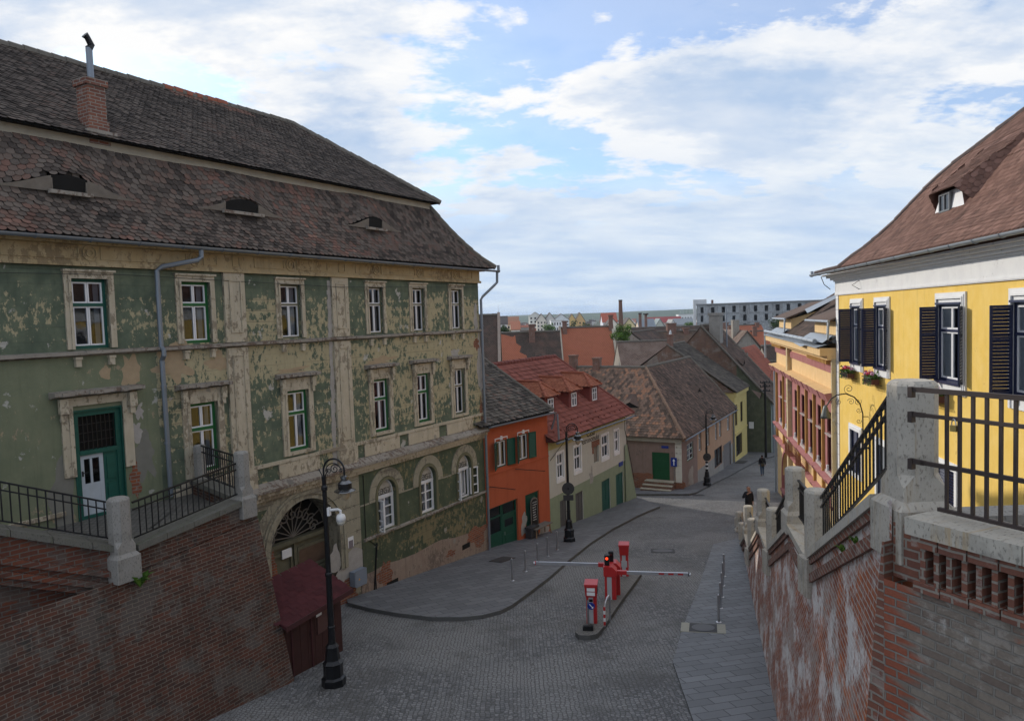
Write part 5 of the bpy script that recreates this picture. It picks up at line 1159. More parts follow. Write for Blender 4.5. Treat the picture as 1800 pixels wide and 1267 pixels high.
# blue one-way plate on the corner
sg = thing('one_way_sign', 'blue rectangular sign with a white upward arrow on the corner house', 'sign', FB.w(*[FB.uz(1185.5, 812)[0]], -.12, FB.uz(1185.5, 819)[1]), FB.rot)
m2 = MB(); m2.box(-.2, .2, -.012, .0, 0, .58); m2.build('plate', BLUE, sg); m2 = MB(); m2.box(-.03, .03, -.0155, -.0125, .08, .36); m2.poly([(-.1, -.0155, .36), (.1, -.0155, .36), (0, -.0155, .5)]); m2.build('arrow', WHITE, sg); m2 = MB(); m2.tube([(0, .03, -1.2), (0, .03, .5)], .025, 6); m2.build('pole', STEEL, sg)

# ================================================================ houses further down the street
def gable_faces(mb, x0, x1, y0, y1, ze, zr, yr, mi=0):
    for x, s in ((x0, 1), (x1, -1)):
        p = [(x, y0, ze), (x, y1, ze), (x, yr, zr)]; mb.poly(p if s < 0 else p[::-1], mi)
YN0 = (18.62, 61.05); YN1 = (21.25, 66.0); YN = Fac(YN0, YN1)
YH = fthing('yellow_cottage', 'narrow lemon yellow house next to the dark green gable wall', 'house', YN, 2.6)
yw = [(YN.uz(1292, 720)[0], YN.uz(1295, 720)[0] + .25, 6.2, 8.0), (YN.uz(1301.5, 715)[0], YN.uz(1304.5, 715)[0] + .3, 6.2, 8.0), (YN.uz(1294, 778)[0], YN.uz(1305, 778)[0], 3.5, 5.3)]
mb = MB(); grid_wall(mb, .05, YN.L, 2, 9.1, yw, .15, 0); closed(mb, .05, YN.L, 10, 2, 9.1, 0); mb.build('wall', LEMON, YH, True)
for q in yw:
    m2 = MB(); a, b, c, d = q; frame_rect(m2, a, b, c, d, .06, .06, .12); m2.box((a + b) / 2 - .03, (a + b) / 2 + .03, .06, .12, c + .06, d - .06); o = m2.build('window', bpy.data.materials['dark_brown_joinery'], YH, True); m2 = MB(); m2.box(a, b, .1, .125, c, d); m2.build('pane', bpy.data.materials['dark_pane'], o, True)
m2 = MB(); m2.box(0, YN.L, -.18, -.001, 8.75, 9.1); m2.build('cornice', LEMON, YH, True); m2 = MB(); m2.box(0, YN.L, -.06, -.001, 5.5, 5.62); m2.build('string_course', LEMON, YH, True)
m2 = MB(); yr = 5.6; tiled_face(m2, [(-.1, -.3, 9.12), (YN.L + .05, -.3, 9.12), (YN.L + .05, yr, 13.2), (-.1, yr, 13.2)], .25, .24, lift=.07, rfun=lambda u, v: rnd() * .7)
m2.poly([(YN.L, 11.4, 9.12), (-.1, 11.4, 9.12), (-.1, yr, 13.2), (YN.L, yr, 13.2)], 1); m2.build('roof', [ROOF_B, ROOF_C2], YH, True)
m2 = MB(); gable_faces(m2, -.08, YN.L, 0, 11, 9.1, 13.15, yr); m2.build('brick_gable', m_brick('weathered_gable_brick', (.24, .125, .085), (.18, .10, .075), (.25, .22, .19), (((.30, .27, .235), .7, .50, .7), ((.26, .13, .085), .9, .58, .6)), .26, .09, .014), YH, True)
m2 = MB(); ridge(m2, (-.1, yr, 13.22), (YN.L, yr, 13.22), .11, .36); ridge(m2, (-.1, -.3, 9.15), (-.1, yr, 13.22), .09, .36); m2.build('ridge_tiles', RIDGE_G, YH, True)
m2 = MB(); m2.box(-.05, .5, yr - .35, yr + .05, 12.6, 14.0); m2.box(-.1, .55, yr - .4, yr + .1, 14.0005, 14.12); m2.build('chimney', BRICK_R, YH, True)
u = YN.uz(1182, 590, yr)[0]
dish = thing('satellite_dish', 'white satellite dish on the ridge beside a double chimney', 'satellite dish', YN.w(1.6, yr + .4, 13.0), YN.rot)
m2 = MB(); m2.lathe([(.02, 0), (.2, .03), (.36, .1), (.37, .11), (.2, .05), (.02, .02)], (0, 0, 0), 16); m2.v = [(x, -z - .1, y + 1.1) for x, y, z in m2.v]; m2.build('reflector', WHITE, dish, smooth=True); m2 = MB(); m2.tube([(0, 0, 0), (0, 0, 1.1)], .025, 6); m2.tube([(0, -.1, .8), (0, -.5, 1.0)], .012, 4); m2.build('mast', STEEL, dish)
DGB = (23.45, 66.0); DG = Fac(DGB, (DGB[0] + .4807 * 12, DGB[1] + .8769 * 12))
GH = fthing('green_gable_house', 'steep-roofed house with a blotchy dark green side wall at the bend', 'house', DG, 2.6)
mb = MB(); yr = 6.2; Zg = 14.6; zeD = 7.6; GL = 6.3
mb.poly([(0, 12.4, 2), (0, 0, 2), (0, 0, zeD), (0, 3.2, zeD + 3.6), (0, 3.2, 2)][0:0] or [(0, 3.0, 2), (0, 0, 2), (0, 0, zeD), (0, 3.0, zeD + 3.0 / yr * (Zg - zeD))], 0)
mb.poly([(0, 12.4, 2), (0, 3.0, 2), (0, 3.0, zeD + 3.0 / yr * (Zg - zeD)), (0, yr, Zg), (0, 12.4, zeD)], 1)
grid_wall(mb, 0, GL, 2, zeD, [], .1, 2); mb.poly([(GL, 0, 2), (GL, 12.4, 2), (GL, 12.4, zeD), (GL, yr, Zg), (GL, 0, zeD)], 1)
mb.build('wall', [DKGREEN, bpy.data.materials['weathered_gable_brick'], m_peel('grey_green_render', (.20, .24, .22), (.24, .28, .25), (.2, .2, .17), (.25, .25, .22), .3, .7, None, .3)], GH, True)
m2 = MB(); tiled_face(m2, [(-.12, -.35, zeD - .25), (GL, -.35, zeD - .25), (GL, yr, Zg + .05), (-.12, yr, Zg + .05)], .25, .24, lift=.07, rfun=lambda u, v: min(1., rnd() * .75 + max(0, mnoise.noise((u * .5, v * .6, 4.))) * .4))
m2.poly([(GL, 12.7, zeD - .25), (-.1, 12.7, zeD - .25), (-.1, yr, Zg + .05), (GL, yr, Zg + .05)], 1); m2.build('roof', [ROOF_C2, ROOF_C2], GH, True)
m2 = MB(); ridge(m2, (-.12, -.35, zeD - .2), (-.12, yr, Zg + .1), .10, .36); ridge(m2, (-.12, yr, Zg + .1), (GL, yr, Zg + .1), .12, .38); ridge(m2, (GL, -.35, zeD - .2), (GL, yr, Zg + .1), .12, .36); m2.build('ridge_tiles', RIDGE_G, GH, True)
m2 = MB(); m2.box(.6, 1.9, yr - 1.6, yr - .6, 12.6, 15.6); m2.box(.5, 2.0, yr - 1.7, yr - .5, 15.6005, 15.85); m2.build('chimney', m_plain('sooty_chimney_render', (.26, .245, .225), .95, 0, .45, 2), GH, True)
m2 = MB(); m2.tube([(2.1, yr - 1.9, 12.0), (2.1, yr - 1.9, 16.2)], .06, 6); m2.build('chimney_pole', ZINC, GH, True)
m2 = MB()
for (px, py) in ((1304, 641), (1333, 700)):
    for i in range(70):
        y = .2 + i * .08; u, z = DG.uz(px, py, y)
        if abs(z - (zeD - .25 + (y + .35) * (Zg - zeD + .3) / (yr + .35))) < .15: break
    m2 = MB(); m2.poly([(u - .5, y - .15, z), (u + .5, y - .15, z), (u, y - .2, z + .45)], 1); m2.poly([(u - .5, y - .2, z), (u, y - .25, z + .47), (u, y + .6, z + .75)], 0); m2.poly([(u, y - .25, z + .47), (u + .5, y - .2, z), (u, y + .6, z + .75)], 0); m2.build('roof_vent', [ROOF_C2, DARKV], GH, True)
m2 = MB(); u, z = Fac(DG.w(0, 12.4), DG.w(0, 0)).uz(1320, 747); m2.box(-.15, -.01, 12.4 - u - .25, 12.4 - u + .15, z - .3, z + .3); m2.build('meter_cupboard', WHITE, GH, True)
m2 = MB(); m2.tube([(-.1, -.2, 2.4), (-.1, -.2, zeD - .3)], .07, 6); m2.build('drainpipe', ZINC, GH, True)
RRc = at(1349, 671, 76); RR = Fac(RRc, RRc[:2] + np.array([.4807, .8769]) * 8)
RH = fthing('red_roof_house', 'house with a new plain red roof below a stepped brick party wall', 'house', RR, 2.4)
mb = MB(); ze = 8.4; zr = 12.0; yr = 2.7
mb.box(0, 8, 0, 5.4, 2, ze - .05); gable_faces(mb, .02, 7.98, 0, 5.4, ze - .06, zr - .1, yr); mb.build('wall', MAUVE, RH, True)
m2 = MB(); tiled_face(m2, [(0, -.25, ze), (8, -.25, ze), (8, yr, zr), (0, yr, zr)], .3, .34, round_=False, jit=.003, lift=.07); m2.poly([(8, 5.6, ze), (0, 5.6, ze), (0, yr, zr), (8, yr, zr)], 1); m2.build('roof', [m_tile('plain_red_tiles', [(0, (.28, .095, .065)), (1, (.34, .115, .08))], None, .05), ROOF_C2], RH, True)
m2 = MB()
for k in range(9): y0 = -.3 + k * .37; z0 = ze + (y0 + .3) * (zr - ze) / (yr + .25); m2.box(-.55, -.02, y0, y0 + .369, 5, z0 + .3 + ru(-.1, .12))
m2.build('party_wall', bpy.data.materials['weathered_gable_brick'], RH, True)
# ================================================================ sunny yellow house on the right
YP = at(1472.5, 800, 28.2); FY = Fac(YP, YP[:2] - vpdir(1090) * 24)
SY = fthing('yellow_house', 'bright yellow house with white cornice and navy louvred shutters', 'house', FY, 7.5)
yu = lambda x, y: FY.uz(x, y)[0]
yw3 = [(yu(1498.5, 590), yu(1515.5, 590)), (yu(1541, 590), yu(1562, 590)), (yu(1650.5, 590), yu(1694, 590))]
ZA, ZB = 14.02, 15.98
yw3 = [(a, b, ZA, ZB) for a, b in yw3] + [(yw3[2][1] + 2.3, yw3[2][1] + 3.3, ZA, ZB)]
lw = [(yu(1496.5, 790), yu(1512.5, 790), 10.0, 11.55), (yu(1543, 800), yu(1569, 800), 9.0, 11.5), (yu(1645, 840), yu(1681, 840), 9.8, 11.75)]
mb = MB(); grid_wall(mb, .3, 24, 7, 16.45, yw3 + lw, .2, 0, rev=1); closed(mb, 0.01, 24, 11, 7, 16.45, 0); mb.build('wall', [YELLOWW, NAVY], SY, True)
mb = MB(); mb.box(.0, .3, -.03, .1, 7, 16.45)
for k in range(24): mb.box(-.005, .305, -.034, -.0305, 7.1 + k * .4, 7.115 + k * .4, 1)
mb.build('quoin', [WHITE_W, m_plain('grey_joint', (.3, .3, .32), .9)], SY, True)
mb = MB(); mb.box(-.03, 24, -.05, .05, 16.4505, 16.98); mb.box(-.06, 24, -.10, .05, 16.9805, 17.04); mb.box(-.14, 24, -.2, .05, 17.0405, 17.12); mb.box(-.24, 24, -.32, .05, 17.1205, 17.2); mb.box(-.34, 24, -.46, .05, 17.2005, 17.26); mb.box(-.02, 24, -.065, -.0505, 16.47, 16.53)
mb.build('cornice', WHITE_W, SY, True)
for k, q in enumerate(yw3):
    wn = window(SY, q, .02, NAVY, .06, .66, CURT, cw=.045, drape=.5, cy=-.03)
    a, b, c, d = q; m2 = MB()
    for e, yy in ((.16, .04), (.10, .06), (.05, .08)):
        m2.box(a - e, a, -yy, -.0005, c - .3, d + .14 + e); m2.box(b, b + e, -yy, -.0005, c - .3, d + .14 + e); m2.box(a, b, -yy, -.0005, d + .14, d + .14 + e)
    m2.box(a, b, -.03, -.0005, d, d + .14); m2.box(a, b, -.05, -.0005, c - .3, c - .06)
    m2.build('window_surround', WHITE_W, wn, True)
    m2 = MB(); m2.box(a - .02, b + .02, -.12, -.0005, c - .06, c); m2.build('navy_sill', NAVY, wn, True); m2 = MB(); m2.box(a - .02, b + .02, -.10, -.0005, d, d + .05); m2.build('navy_head', NAVY, wn, True)
    w_ = .44
    m2 = MB(); shutter(m2, a, 1, R_(93), w_, c, d - .05, -.03, .055, split=.62); m2.build('shutter', NAVY, wn, True)
    m2 = MB(); shutter(m2, b, -1, R_(142), w_ * .7, c, d - .05, -.03, .055, split=.62); m2.build('shutter', NAVY, wn, True)
for k, q in enumerate(lw):
    a, b, c, d = q; m2 = MB(); um = (a + b) / 2
    if k != 1:
        for hx, sg in ((a, 1), (b, -1)): shutter(m2, hx, sg, 0, (b - a) / 2 - .01, c, d, .06, .05)
        o = m2.build('closed_shutter', NAVY, SY, True)
    else: m2.box(a, b, .1, .15, c, d); frame_rect(m2, a, b, c, d, .08, .05, .1, 0, 0); m2.box(um - .02, um + .02, .07, .1, c, d - .08); o = m2.build('door', m_plain('slate_grey_door', (.20, .22, .25), .6, 0, .15, 4), SY, True)
    m2 = MB()
    for e, yy in ((.2, .04), (.12, .06)): m2.box(a - e, a, -yy, -.0005, c - .15, d + e); m2.box(b, b + e, -yy, -.0005, c - .15, d + e); m2.box(a, b, -yy, -.0005, d, d + e)
    m2.box(a, b, -.05, -.0005, c - .15, c); m2.build('window_surround', WHITE_W, o, True)
m2 = MB()
# bell-cast hip: solve the hip line from its photographed course
hip = []
for (px, py) in ((1441, 486), (1475, 470), (1497, 452), (1520, 436), (1548, 413), (1575, 388), (1600, 361), (1625, 335), (1650, 311), (1675, 290), (1700, 271)):
    lo, hi = -1.2, 14.
    for _ in range(50):
        s = (lo + hi) / 2
        if FY.uz(px, py, s)[0] > s: lo = s
        else: hi = s
    hip.append((s, FY.uz(px, py, s)[1]))
hip[0] = (-.62, 17.33)
hs = [hip[0]]
for s, z in hip[1:]:
    if s > hs[-1][0] + .05 and z > hs[-1][1]: hs.append((s, z))
sl_ = .9; hs.append((5.5, hs[-1][1] + (5.5 - hs[-1][0]) * sl_)) if hs[-1][0] < 5.3 else None
for (s0, z0), (s1, z1) in zip(hs[:-1], hs[1:]):
    tiled_face(m2, [(s0, s0, z0), (24, s0, z0), (24, s1, z1), (s1, s1, z1)], .18, .15, round_=True, jit=.004, lift=.022)
    m2.poly([(s0, 11 - s0, z0), (s0, s0, z0), (s1, s1, z1), (s1, 11 - s1, z1)], 0); m2.poly([(24, 11 - s0, z0), (s0, 11 - s0, z0), (s1, 11 - s1, z1), (24, 11 - s1, z1)], 0)
m2.build('roof', [ROOF_Y, ROOF_Y], SY, True)
m2 = MB()
for (s0, z0), (s1, z1) in zip(hs[:-1], hs[1:]): ridge(m2, (s0, s0, z0 + .02), (s1, s1, z1 + .02), .09, .33)
m2.build('ridge_tiles', m_plain('brown_ridge_tile', (.17, .13, .115), .85, 0, .35, 5), SY, True)
m2 = MB(); gutter(m2, (-.75, -.72, 17.32), (24, -.72, 17.38), .08); m2.tube([(-.72, -.72, 17.28), (-.75, -.72, 17.44)], .07, 8); m2.build('gutter', ZINC_L, SY, True)
m2 = MB(); m2.tube([(-.25, -.5, 17.2), (-.2, -.4, 16.9), (-.1, -.2, 16.7)], .015, 5); m2.tube([(2.9, -.06, 16.9), (2.92, -.3, 16.75), (2.9, -.06, 16.6)], .012, 5); m2.build('cable', BLACK, SY, True)
def roofz(y):
    for (s0, z0), (s1, z1) in zip(hs[:-1], hs[1:]):
        if s0 <= y <= s1: return z0 + (z1 - z0) * (y - s0) / (s1 - s0)
    return hs[-1][1]
best = None
for i in range(90):
    y = .2 + i * .04; u, z = FY.uz(1660, 374, y); e = abs(z - roofz(y))
    if best is None or e < best[0]: best = (e, u, y, z)
_, du, dy_, dz = best
m2 = MB(); hh = .62
m2.poly([(du - .75, dy_, dz - .05), (du + 1.3, dy_, dz - .05), (du + .85, dy_ + .1, dz + hh), (du - .45, dy_ + .1, dz + hh)], 0)
for sx_, ex_, tx_ in ((-1, -.75, -.45), (1, 1.3, .85)): m2.poly([(du + ex_, dy_, dz - .05), (du + tx_, dy_ + .1, dz + hh), (du + tx_, dy_ + 1.2, dz + hh + .1), (du + ex_, dy_ + .1, dz)], 1)
dm = m2.build('dormer', [WHITE_W, ROOF_Y], SY, True)
m2 = MB(); top = dy_ + 1.6; zt = roofz(top) + .05
tiled_face(m2, [(du - .62, dy_ - .2, dz + hh + .0), (du + 1.05, dy_ - .2, dz + hh), (du + 1.6, top, zt), (du - 1.0, top, zt)], .18, .15)
tiled_face(m2, [(du - 1.0, dy_ + .2, dz + .1), (du - .62, dy_ - .2, dz + hh), (du - 1.0, top, zt)], .18, .15); tiled_face(m2, [(du + 1.05, dy_ - .2, dz + hh), (du + 1.5, dy_ + .2, dz + .1), (du + 1.6, top, zt)], .18, .15)
m2.build('dormer_roof', [ROOF_Y, ROOF_Y], dm, True)
m2 = MB(); frame_rect(m2, du - .3, du + .42, dz + .02, dz + hh - .06, .05, dy_ - .04, dy_ + .02); m2.box(du + .04, du + .08, dy_ - .04, dy_ + .02, dz + .07, dz + hh - .11); fw = m2.build('dormer_window', m_plain('grey_dormer_frame', (.14, .15, .16), .6), dm, True)
m2 = MB(); m2.poly([(du - .28, dy_ - .01, dz + .03), (du + .4, dy_ - .01, dz + .03), (du + .4, dy_ - .01, dz + hh - .07), (du - .28, dy_ - .01, dz + hh - .07)]); m2.build('dormer_pane', bpy.data.materials['dark_pane'], dm, True)
# window boxes hung under the sills
for k, (q, lab) in enumerate(zip(yw3[:3], ('flower box with red and white geraniums below the far upstairs window', 'flower box with pink and dark red geraniums below the middle upstairs window', 'flower box with orange and lilac geraniums below the near upstairs window'))):
    a, b = q[:2]; W = .84 if k < 2 else .95; T = thing('flower_box', lab, 'flower box', FY.w(a + (b - a) * .1, -.2, 13.44), FY.rot, 'flower boxes on the yellow house')
    m2 = MB(); m2.box(-W / 2, W / 2, -.12, .1, .02, .19); m2.build('trough', m_plain('brown_trough', (.10, .04, .03), .7) if k == 0 else bpy.data.materials['brown_trough'], T)
    m2 = MB()
    for z in (.0, .24):
        for (p, r_) in (((-W / 2 - .03, -.16, z), (W / 2 + .03, -.16, z)), ((-W / 2 - .03, -.16, z), (-W / 2 - .03, .18, z)), ((W / 2 + .03, -.16, z), (W / 2 + .03, .18, z))): m2.tube([p, r_], .01, 5)
    for j in range(7): x = -W / 2 + W * j / 6; m2.tube([(x, -.16, 0), (x, -.16, .24)], .006, 4); (m2.tube(scroll((x + W / 12, -.16, .12), .06, 0, 1.5, (1, 0, 0), (0, 0, 1), 12), .006, 4) if j < 6 else None)
    m2.build('iron_rack', IRON, T)
    m2 = MB()
    for j in range(260):
        c = Vector((ru(-W / 2, W / 2), ru(-.16, .12), .2 + abs(random.gauss(0, .07)))); n_ = Vector((ru(-1, 1), ru(-1, .4), ru(.1, 1))).normalized(); t1 = n_.orthogonal().normalized(); t2 = n_.cross(t1); s = ru(.025, .05)
        m2.poly([c + t1 * s, c + (t1 * .3 + t2) * s, c + (-t1 + t2 * .4) * s, c + (-t1 * .4 - t2) * s], 0, rnd())
    for j in range(8):
        x = ru(-W / 2, W / 2); m2.tube([(x, -.08, .2), (x + ru(-.03, .03), -.16, .12), (x + ru(-.05, .05), -.18, -.02)], .008, 4)
    m2.build('leaves', LEAF, T)
    for mat, cnt, nm in ((FLOWER, 9, 'red_blooms'), (FLOWER_P, 8, 'pink_blooms')):
        m2 = MB()
        for j in range(cnt):
            c0 = Vector((ru(-W / 2 + .05, W / 2 - .05), ru(-.16, .05), .33 + ru(-.02, .09)))
            for i in range(22):
                d_ = Vector((random.gauss(0, 1), random.gauss(0, 1), random.gauss(0, 1))).normalized(); c = c0 + d_ * .05; t1 = d_.orthogonal().normalized(); t2 = d_.cross(t1); s = .022
                m2.poly([c + t1 * s, c + t2 * s, c - t1 * s, c - t2 * s], 0, rnd())
        m2.build(nm, mat, T)
# wrought iron wall lamp
ul, zl = FY.uz(1526, 727); wl = thing('wall_lamp', 'black wrought iron wall lamp with scrolls on the yellow facade', 'lamp', FY.w(ul, 0, zl - 1.2), FY.rot)
m2 = MB(); k = 1 / 45.
arc = [(0, -.16, -.1), (0, -.16, .3), (0, -.17, .8), (0, -.17, 1.2), (0, -.26, 1.55), (0, -.45, 1.78), (0, -.72, 1.9), (0, -1.0, 1.86), (0, -1.2, 1.72), (0, -1.34, 1.5), (0, -1.36, 1.42)]
P = []
for i in range(len(arc) - 1):
    for j in range(4): t_ = j / 4; P.append(tuple(arc[i][q] + (arc[i + 1][q] - arc[i][q]) * t_ for q in range(3)))
P.append(arc[-1]); m2.tube(P, .022, 7); m2.build('bracket', IRON, wl)
m2 = MB(); A3 = (0, -1, 0); B3 = (0, 0, 1)
for (cy, cz, r_, a0, tn) in ((-.62, 2.06, .17, -1.5, 1.6), (-.33, 1.62, .12, 2.6, 1.5), (-.3, 1.32, .10, 2.4, 1.5), (-.95, 1.62, .11, 1.2, -1.4), (-.55, 1.62, .12, .3, 1.4), (-.18 - .12, .95, .09, 2.8, 1.4)): m2.tube(scroll((0, cy, cz), r_, a0, tn, A3, B3), .009, 4)
for z in (.35, 1.1): m2.tube([(0, 0, z), (0, -.16, z)], .014, 5); m2.lathe([(.07, 0), (.05, .02), (.02, .06)], (0, 0, 0), 10); 
m2.v = [v for v in m2.v]; m2.build('scrollwork', IRON, wl)
m2 = MB(); m2.lathe([(.02, .16), (.06, .12), (.09, .02), (.15, -.2), (.17, -.3), (.15, -.3), (.05, -.05)], (0, -1.38, 1.36), 14); m2.build('lamp_shade', m_metal('dull_green_grey_metal', (.12, .13, .125), .5, .5), wl, smooth=True)

# ================================================================ peach and pink house beyond
PP = YP[:2] + vpdir(1185) * .02; FPf = YP[:2] + vpdir(1185) * 17.3; FP = Fac(FPf, PP); LP = FP.L
PH = fthing('peach_house', 'peach and dusty pink old house with tall dark red windows and a zinc gutter', 'house', FP, 4.0)
pxs = [(1371.5, 1376.5), (1381.5, 1386.5), (1397, 1403.5), (1409, 1416), (1423, 1430.5), (1437, 1445), (1453.5, 1463)]
pu = lambda x: FP.uz(x, 720)[0]
pw = [(pu(a), pu(b), 9.25, 11.75) for a, b in pxs]
ar = (FP.uz(1376, 830)[0], FP.uz(1391, 830)[0], 3.0, FP.uz(1384, 797)[1])
mb = MB(); grid_wall(mb, .02, LP, 3, 14.2, pw + [(ar[0], ar[1], 3.0, ar[3], .4)], .2, 0, zones=[(9.0, 0), (12.45, 1), (13.38, 0), (13.72, 1), (20, 0)], rev=1); arch_fill(mb, ar[0], ar[1], ar[3] - (ar[1] - ar[0]) / 2, (ar[1] - ar[0]) / 2, 0, 0, .4); closed(mb, .02, LP, 9, 3, 14.2, 0); mb.build('wall', [PEACH, PINK], PH, True)
m2 = MB(); m2.box(ar[0], ar[1], .38, .42, 3, ar[3]); m2.build('archway_door', m_plain('ochre_door', (.28, .16, .05), .8, 0, .3, 4), PH, True)
m2 = MB(); arch_band(m2, ar[0], ar[1], ar[3] - (ar[1] - ar[0]) / 2, (ar[1] - ar[0]) / 2, .16, -.06, -.001, 0, 4); m2.box(ar[0] - .22, ar[1] + .22, -.12, .3, ar[3] - 2.6, ar[3] - 2.45); m2.build('arch_surround', PINK, PH, True)
DKRED = m_plain('oxblood_window_paint', (.075, .016, .016), .5, 0, .3, 6)
for q in pw:
    a, b, c, d = q; m2 = MB(); frame_rect(m2, a, b, c, d, .06, .04, .12); m2.box(a + .06, b - .06, .03, .12, c + 1.55, c + 1.63); m2.box((a + b) / 2 - .03, (a + b) / 2 + .03, .05, .11, c + .06, c + 1.549); wn = m2.build('window', DKRED, PH, True)
    m2 = MB(); m2.poly([(a, .1, c), (b, .1, c), (b, .1, d), (a, .1, d)]); m2.build('pane', m_plain('dark_red_pane', (.035, .012, .014), .15, 0, .2, 3, .6) if 'dark_red_pane' not in bpy.data.materials else bpy.data.materials['dark_red_pane'], wn, True)
    m2 = MB(); m2.box(a - .02, b + .02, -.1, .05, c + 1.52, c + 1.5495); m2.box(a - .1, b + .1, -.08, .03, c - .12, c - .0005); m2.build('pale_sill', LEDGE if 0 else m_plain('flaking_sill', (.45, .38, .36), .9, 0, .35, 9) if 'flaking_sill' not in bpy.data.materials else bpy.data.materials['flaking_sill'], wn, True)
    m2 = MB(); m2.box(a + .1, a + .22, -.06, .02, c + .0, c + .22); m2.build('white_latch_box', WHITEP, wn, True)
for k, x in enumerate((pu(1367.5), pu(1379), pu(1406), pu(1419.5), pu(1433.5), pu(1449))):
    m2 = MB(); m2.box(x - .07, x + .07, -.12, -.001, 8.2, 12.35); m2.build('pilaster_strip', OCHRED, PH, True)
x = pu(1391); m2 = MB(); m2.box(x - .22, x + .22, -.22, -.001, 7.0, 14.0); m2.build('pilaster', m_peel('flaking_cream_pilaster', (.58, .46, .26), (.6, .5, .32), (.5, .42, .3), (.55, .52, .46), .45, .62, None, .2), PH, True)
m2 = MB(); m2.box(LP - .12, LP + .03, -.2, -.001, 3, 14.0); m2.build('pilaster', bpy.data.materials['flaking_cream_pilaster'], PH, True)
def ledge_run(nm, z0, z1, out, mat, top=None, gap=None):
    m2 = MB(); n = 36
    for k in range(n):
        u = LP * k / n; v = LP * (k + 1) / n; o = out * ru(.9, 1.04)
        m2.hexa([(u, -o * .7, z0), (v, -o * .7, z0), (v, -.001, z0), (u, -.001, z0), (u, -o, z1 - .07), (v, -o, z1 - .07), (v, -.001, z1), (u, -.001, z1)], 0)
        if top: m2.poly([(u, -o - .004, z1 - .066), (v, -o - .004, z1 - .066), (v, -.001, z1 + .012), (u, -.001, z1 + .012)], 1)
    return m2.build(nm, [mat] + ([top] if top else []), PH, True)
ledge_run('window_hood', 12.3, 12.7, .5, PINK, PEACH); ledge_run('sill_course', 8.85, 9.1, .3, PINK); ledge_run('string_course', 8.0, 8.22, .3, PINK)
ledge_run('upper_band', 13.38, 13.72, .10, PINK)
m2 = MB(); m2.box(0, LP, -.35, -.001, 13.95, 14.12); m2.box(-.05, LP, -.62, -.001, 14.1205, 14.42); m2.build('cornice', PEACH, PH, True)
m2 = MB()
for a, b in ((.2, 4.2), (12.4, LP - .3)):
    for k in range(int((b - a) / .28)): u = a + k * .28; m2.box(u, u + .13, -.3, -.0005, 13.76, 13.945)
o = m2.build('dentil_row', OCHRED, PH, True); o['kind'] = 'stuff'
m2 = MB(); m2.poly([(-.1, -.72, 14.46), (LP - .1, -.72, 14.46), (LP - .1, 0, 14.62), (-.1, 0, 14.62)]); m2.poly([(-.1, -.72, 14.43), (LP - .1, -.72, 14.43), (LP - .1, -.72, 14.46), (-.1, -.72, 14.46)]); m2.poly([(LP - 5.5, -.75, 14.42), (LP - 3, -.85, 14.36), (LP - 2.6, -.64, 14.47), (LP - 5, -.64, 14.47)]); m2.build('tin_flashing', ZINC_L, PH, True)
m2 = MB(); m2.tube([(-.25, -.62, 14.66), (LP - 1.0, -.62, 14.66)], .09, 10)
for k in range(14): u = -.2 + (LP - .9) * k / 13; m2.tube([(u, -.62, 14.66), (u + .05, -.62, 14.66)], .1, 10)
m2.build('gutter', ZINC_L, PH, True)
m2 = MB(); m2.tube([(-.35, -.62, 14.62), (-.35, -.6, 13.0)], .06, 7); m2.tube([(-.1, -.1, 12.4), (-.1, -.1, 3.5)], .07, 7); m2.build('drainpipe', ZINC_L, PH, True)
m2 = MB(); R0 = (-.1, -.35, 14.7)
tiled_face(m2, [(-.1, -.35, 14.6), (LP, -.35, 14.6), (LP, 4.5, 18.0), (4.8, 4.5, 18.0)], .2, .16, lift=.035, rfun=lambda u, v: rnd() * .7)
m2.poly([(-.1, 9, 14.6), (-.1, -.35, 14.6), (4.8, 4.5, 18.0)], 1); m2.poly([(LP, 9.2, 14.6), (-.1, 9.2, 14.6), (4.8, 4.5, 18.0), (LP, 4.5, 18)], 1); m2.build('roof', [ROOF_C2, ROOF_C2], PH, True)
for (a, b) in ((FP.uz(1368, 575)[0] + .1, FP.uz(1389, 575)[0]), (FP.uz(1430, 578)[0], LP - .2)):
    m2 = MB(); m2.poly([(a, .05, 14.6), (b, .05, 14.6), (b, .05, 15.45), (a, .05, 15.45)]); m2.poly([(a, .05, 14.6), (a, .05, 15.45), (a, 1.6, 15.9)]); m2.poly([(b, .05, 15.45), (b, .05, 14.6), (b, 1.6, 15.9)]); dm = m2.build('attic_dormer', PEACH, PH, True)
    m2 = MB(); m2.box(a - .05, b + .05, -.12, .045, 14.62, 14.9); m2.poly([(a - .3, -.5, 14.63), (a - .05, -.12, 14.9), (b + .05, -.12, 14.9), (b + .1, -.5, 14.63)]); m2.build('zinc_apron', ZINC_L, dm, True)
    m2 = MB(); m2.hexa([(a - .25, -.25, 15.45), (b + .25, -.25, 15.45), (b + .25, 1.9, 16.3), (a - .25, 1.9, 16.3), (a - .25, -.25, 15.52), (b + .25, -.25, 15.52), (b + .25, 1.9, 16.37), (a - .25, 1.9, 16.37)]); m2.build('dormer_roof', ROOF_C2, dm, True)
    m2 = MB(); m2.tube([(a - .25, -.3, 15.46), (b + .25, -.3, 15.46)], .05, 7); m2.tube([(b + .2, -.3, 15.46), (b + .28, -.35, 14.75)], .05, 7); m2.build('dormer_gutter', ZINC_L, dm, True)
m2 = MB(); a = FP.uz(1392, 560)[0]; m2.poly([(a + .3, .6, 15.95), (a + 1.1, .6, 15.75), (a + 4.0, 2.4, 16.95), (a + 3.0, 2.6, 17.1)]); m2.build('tin_patch', ZINC, PH, True)
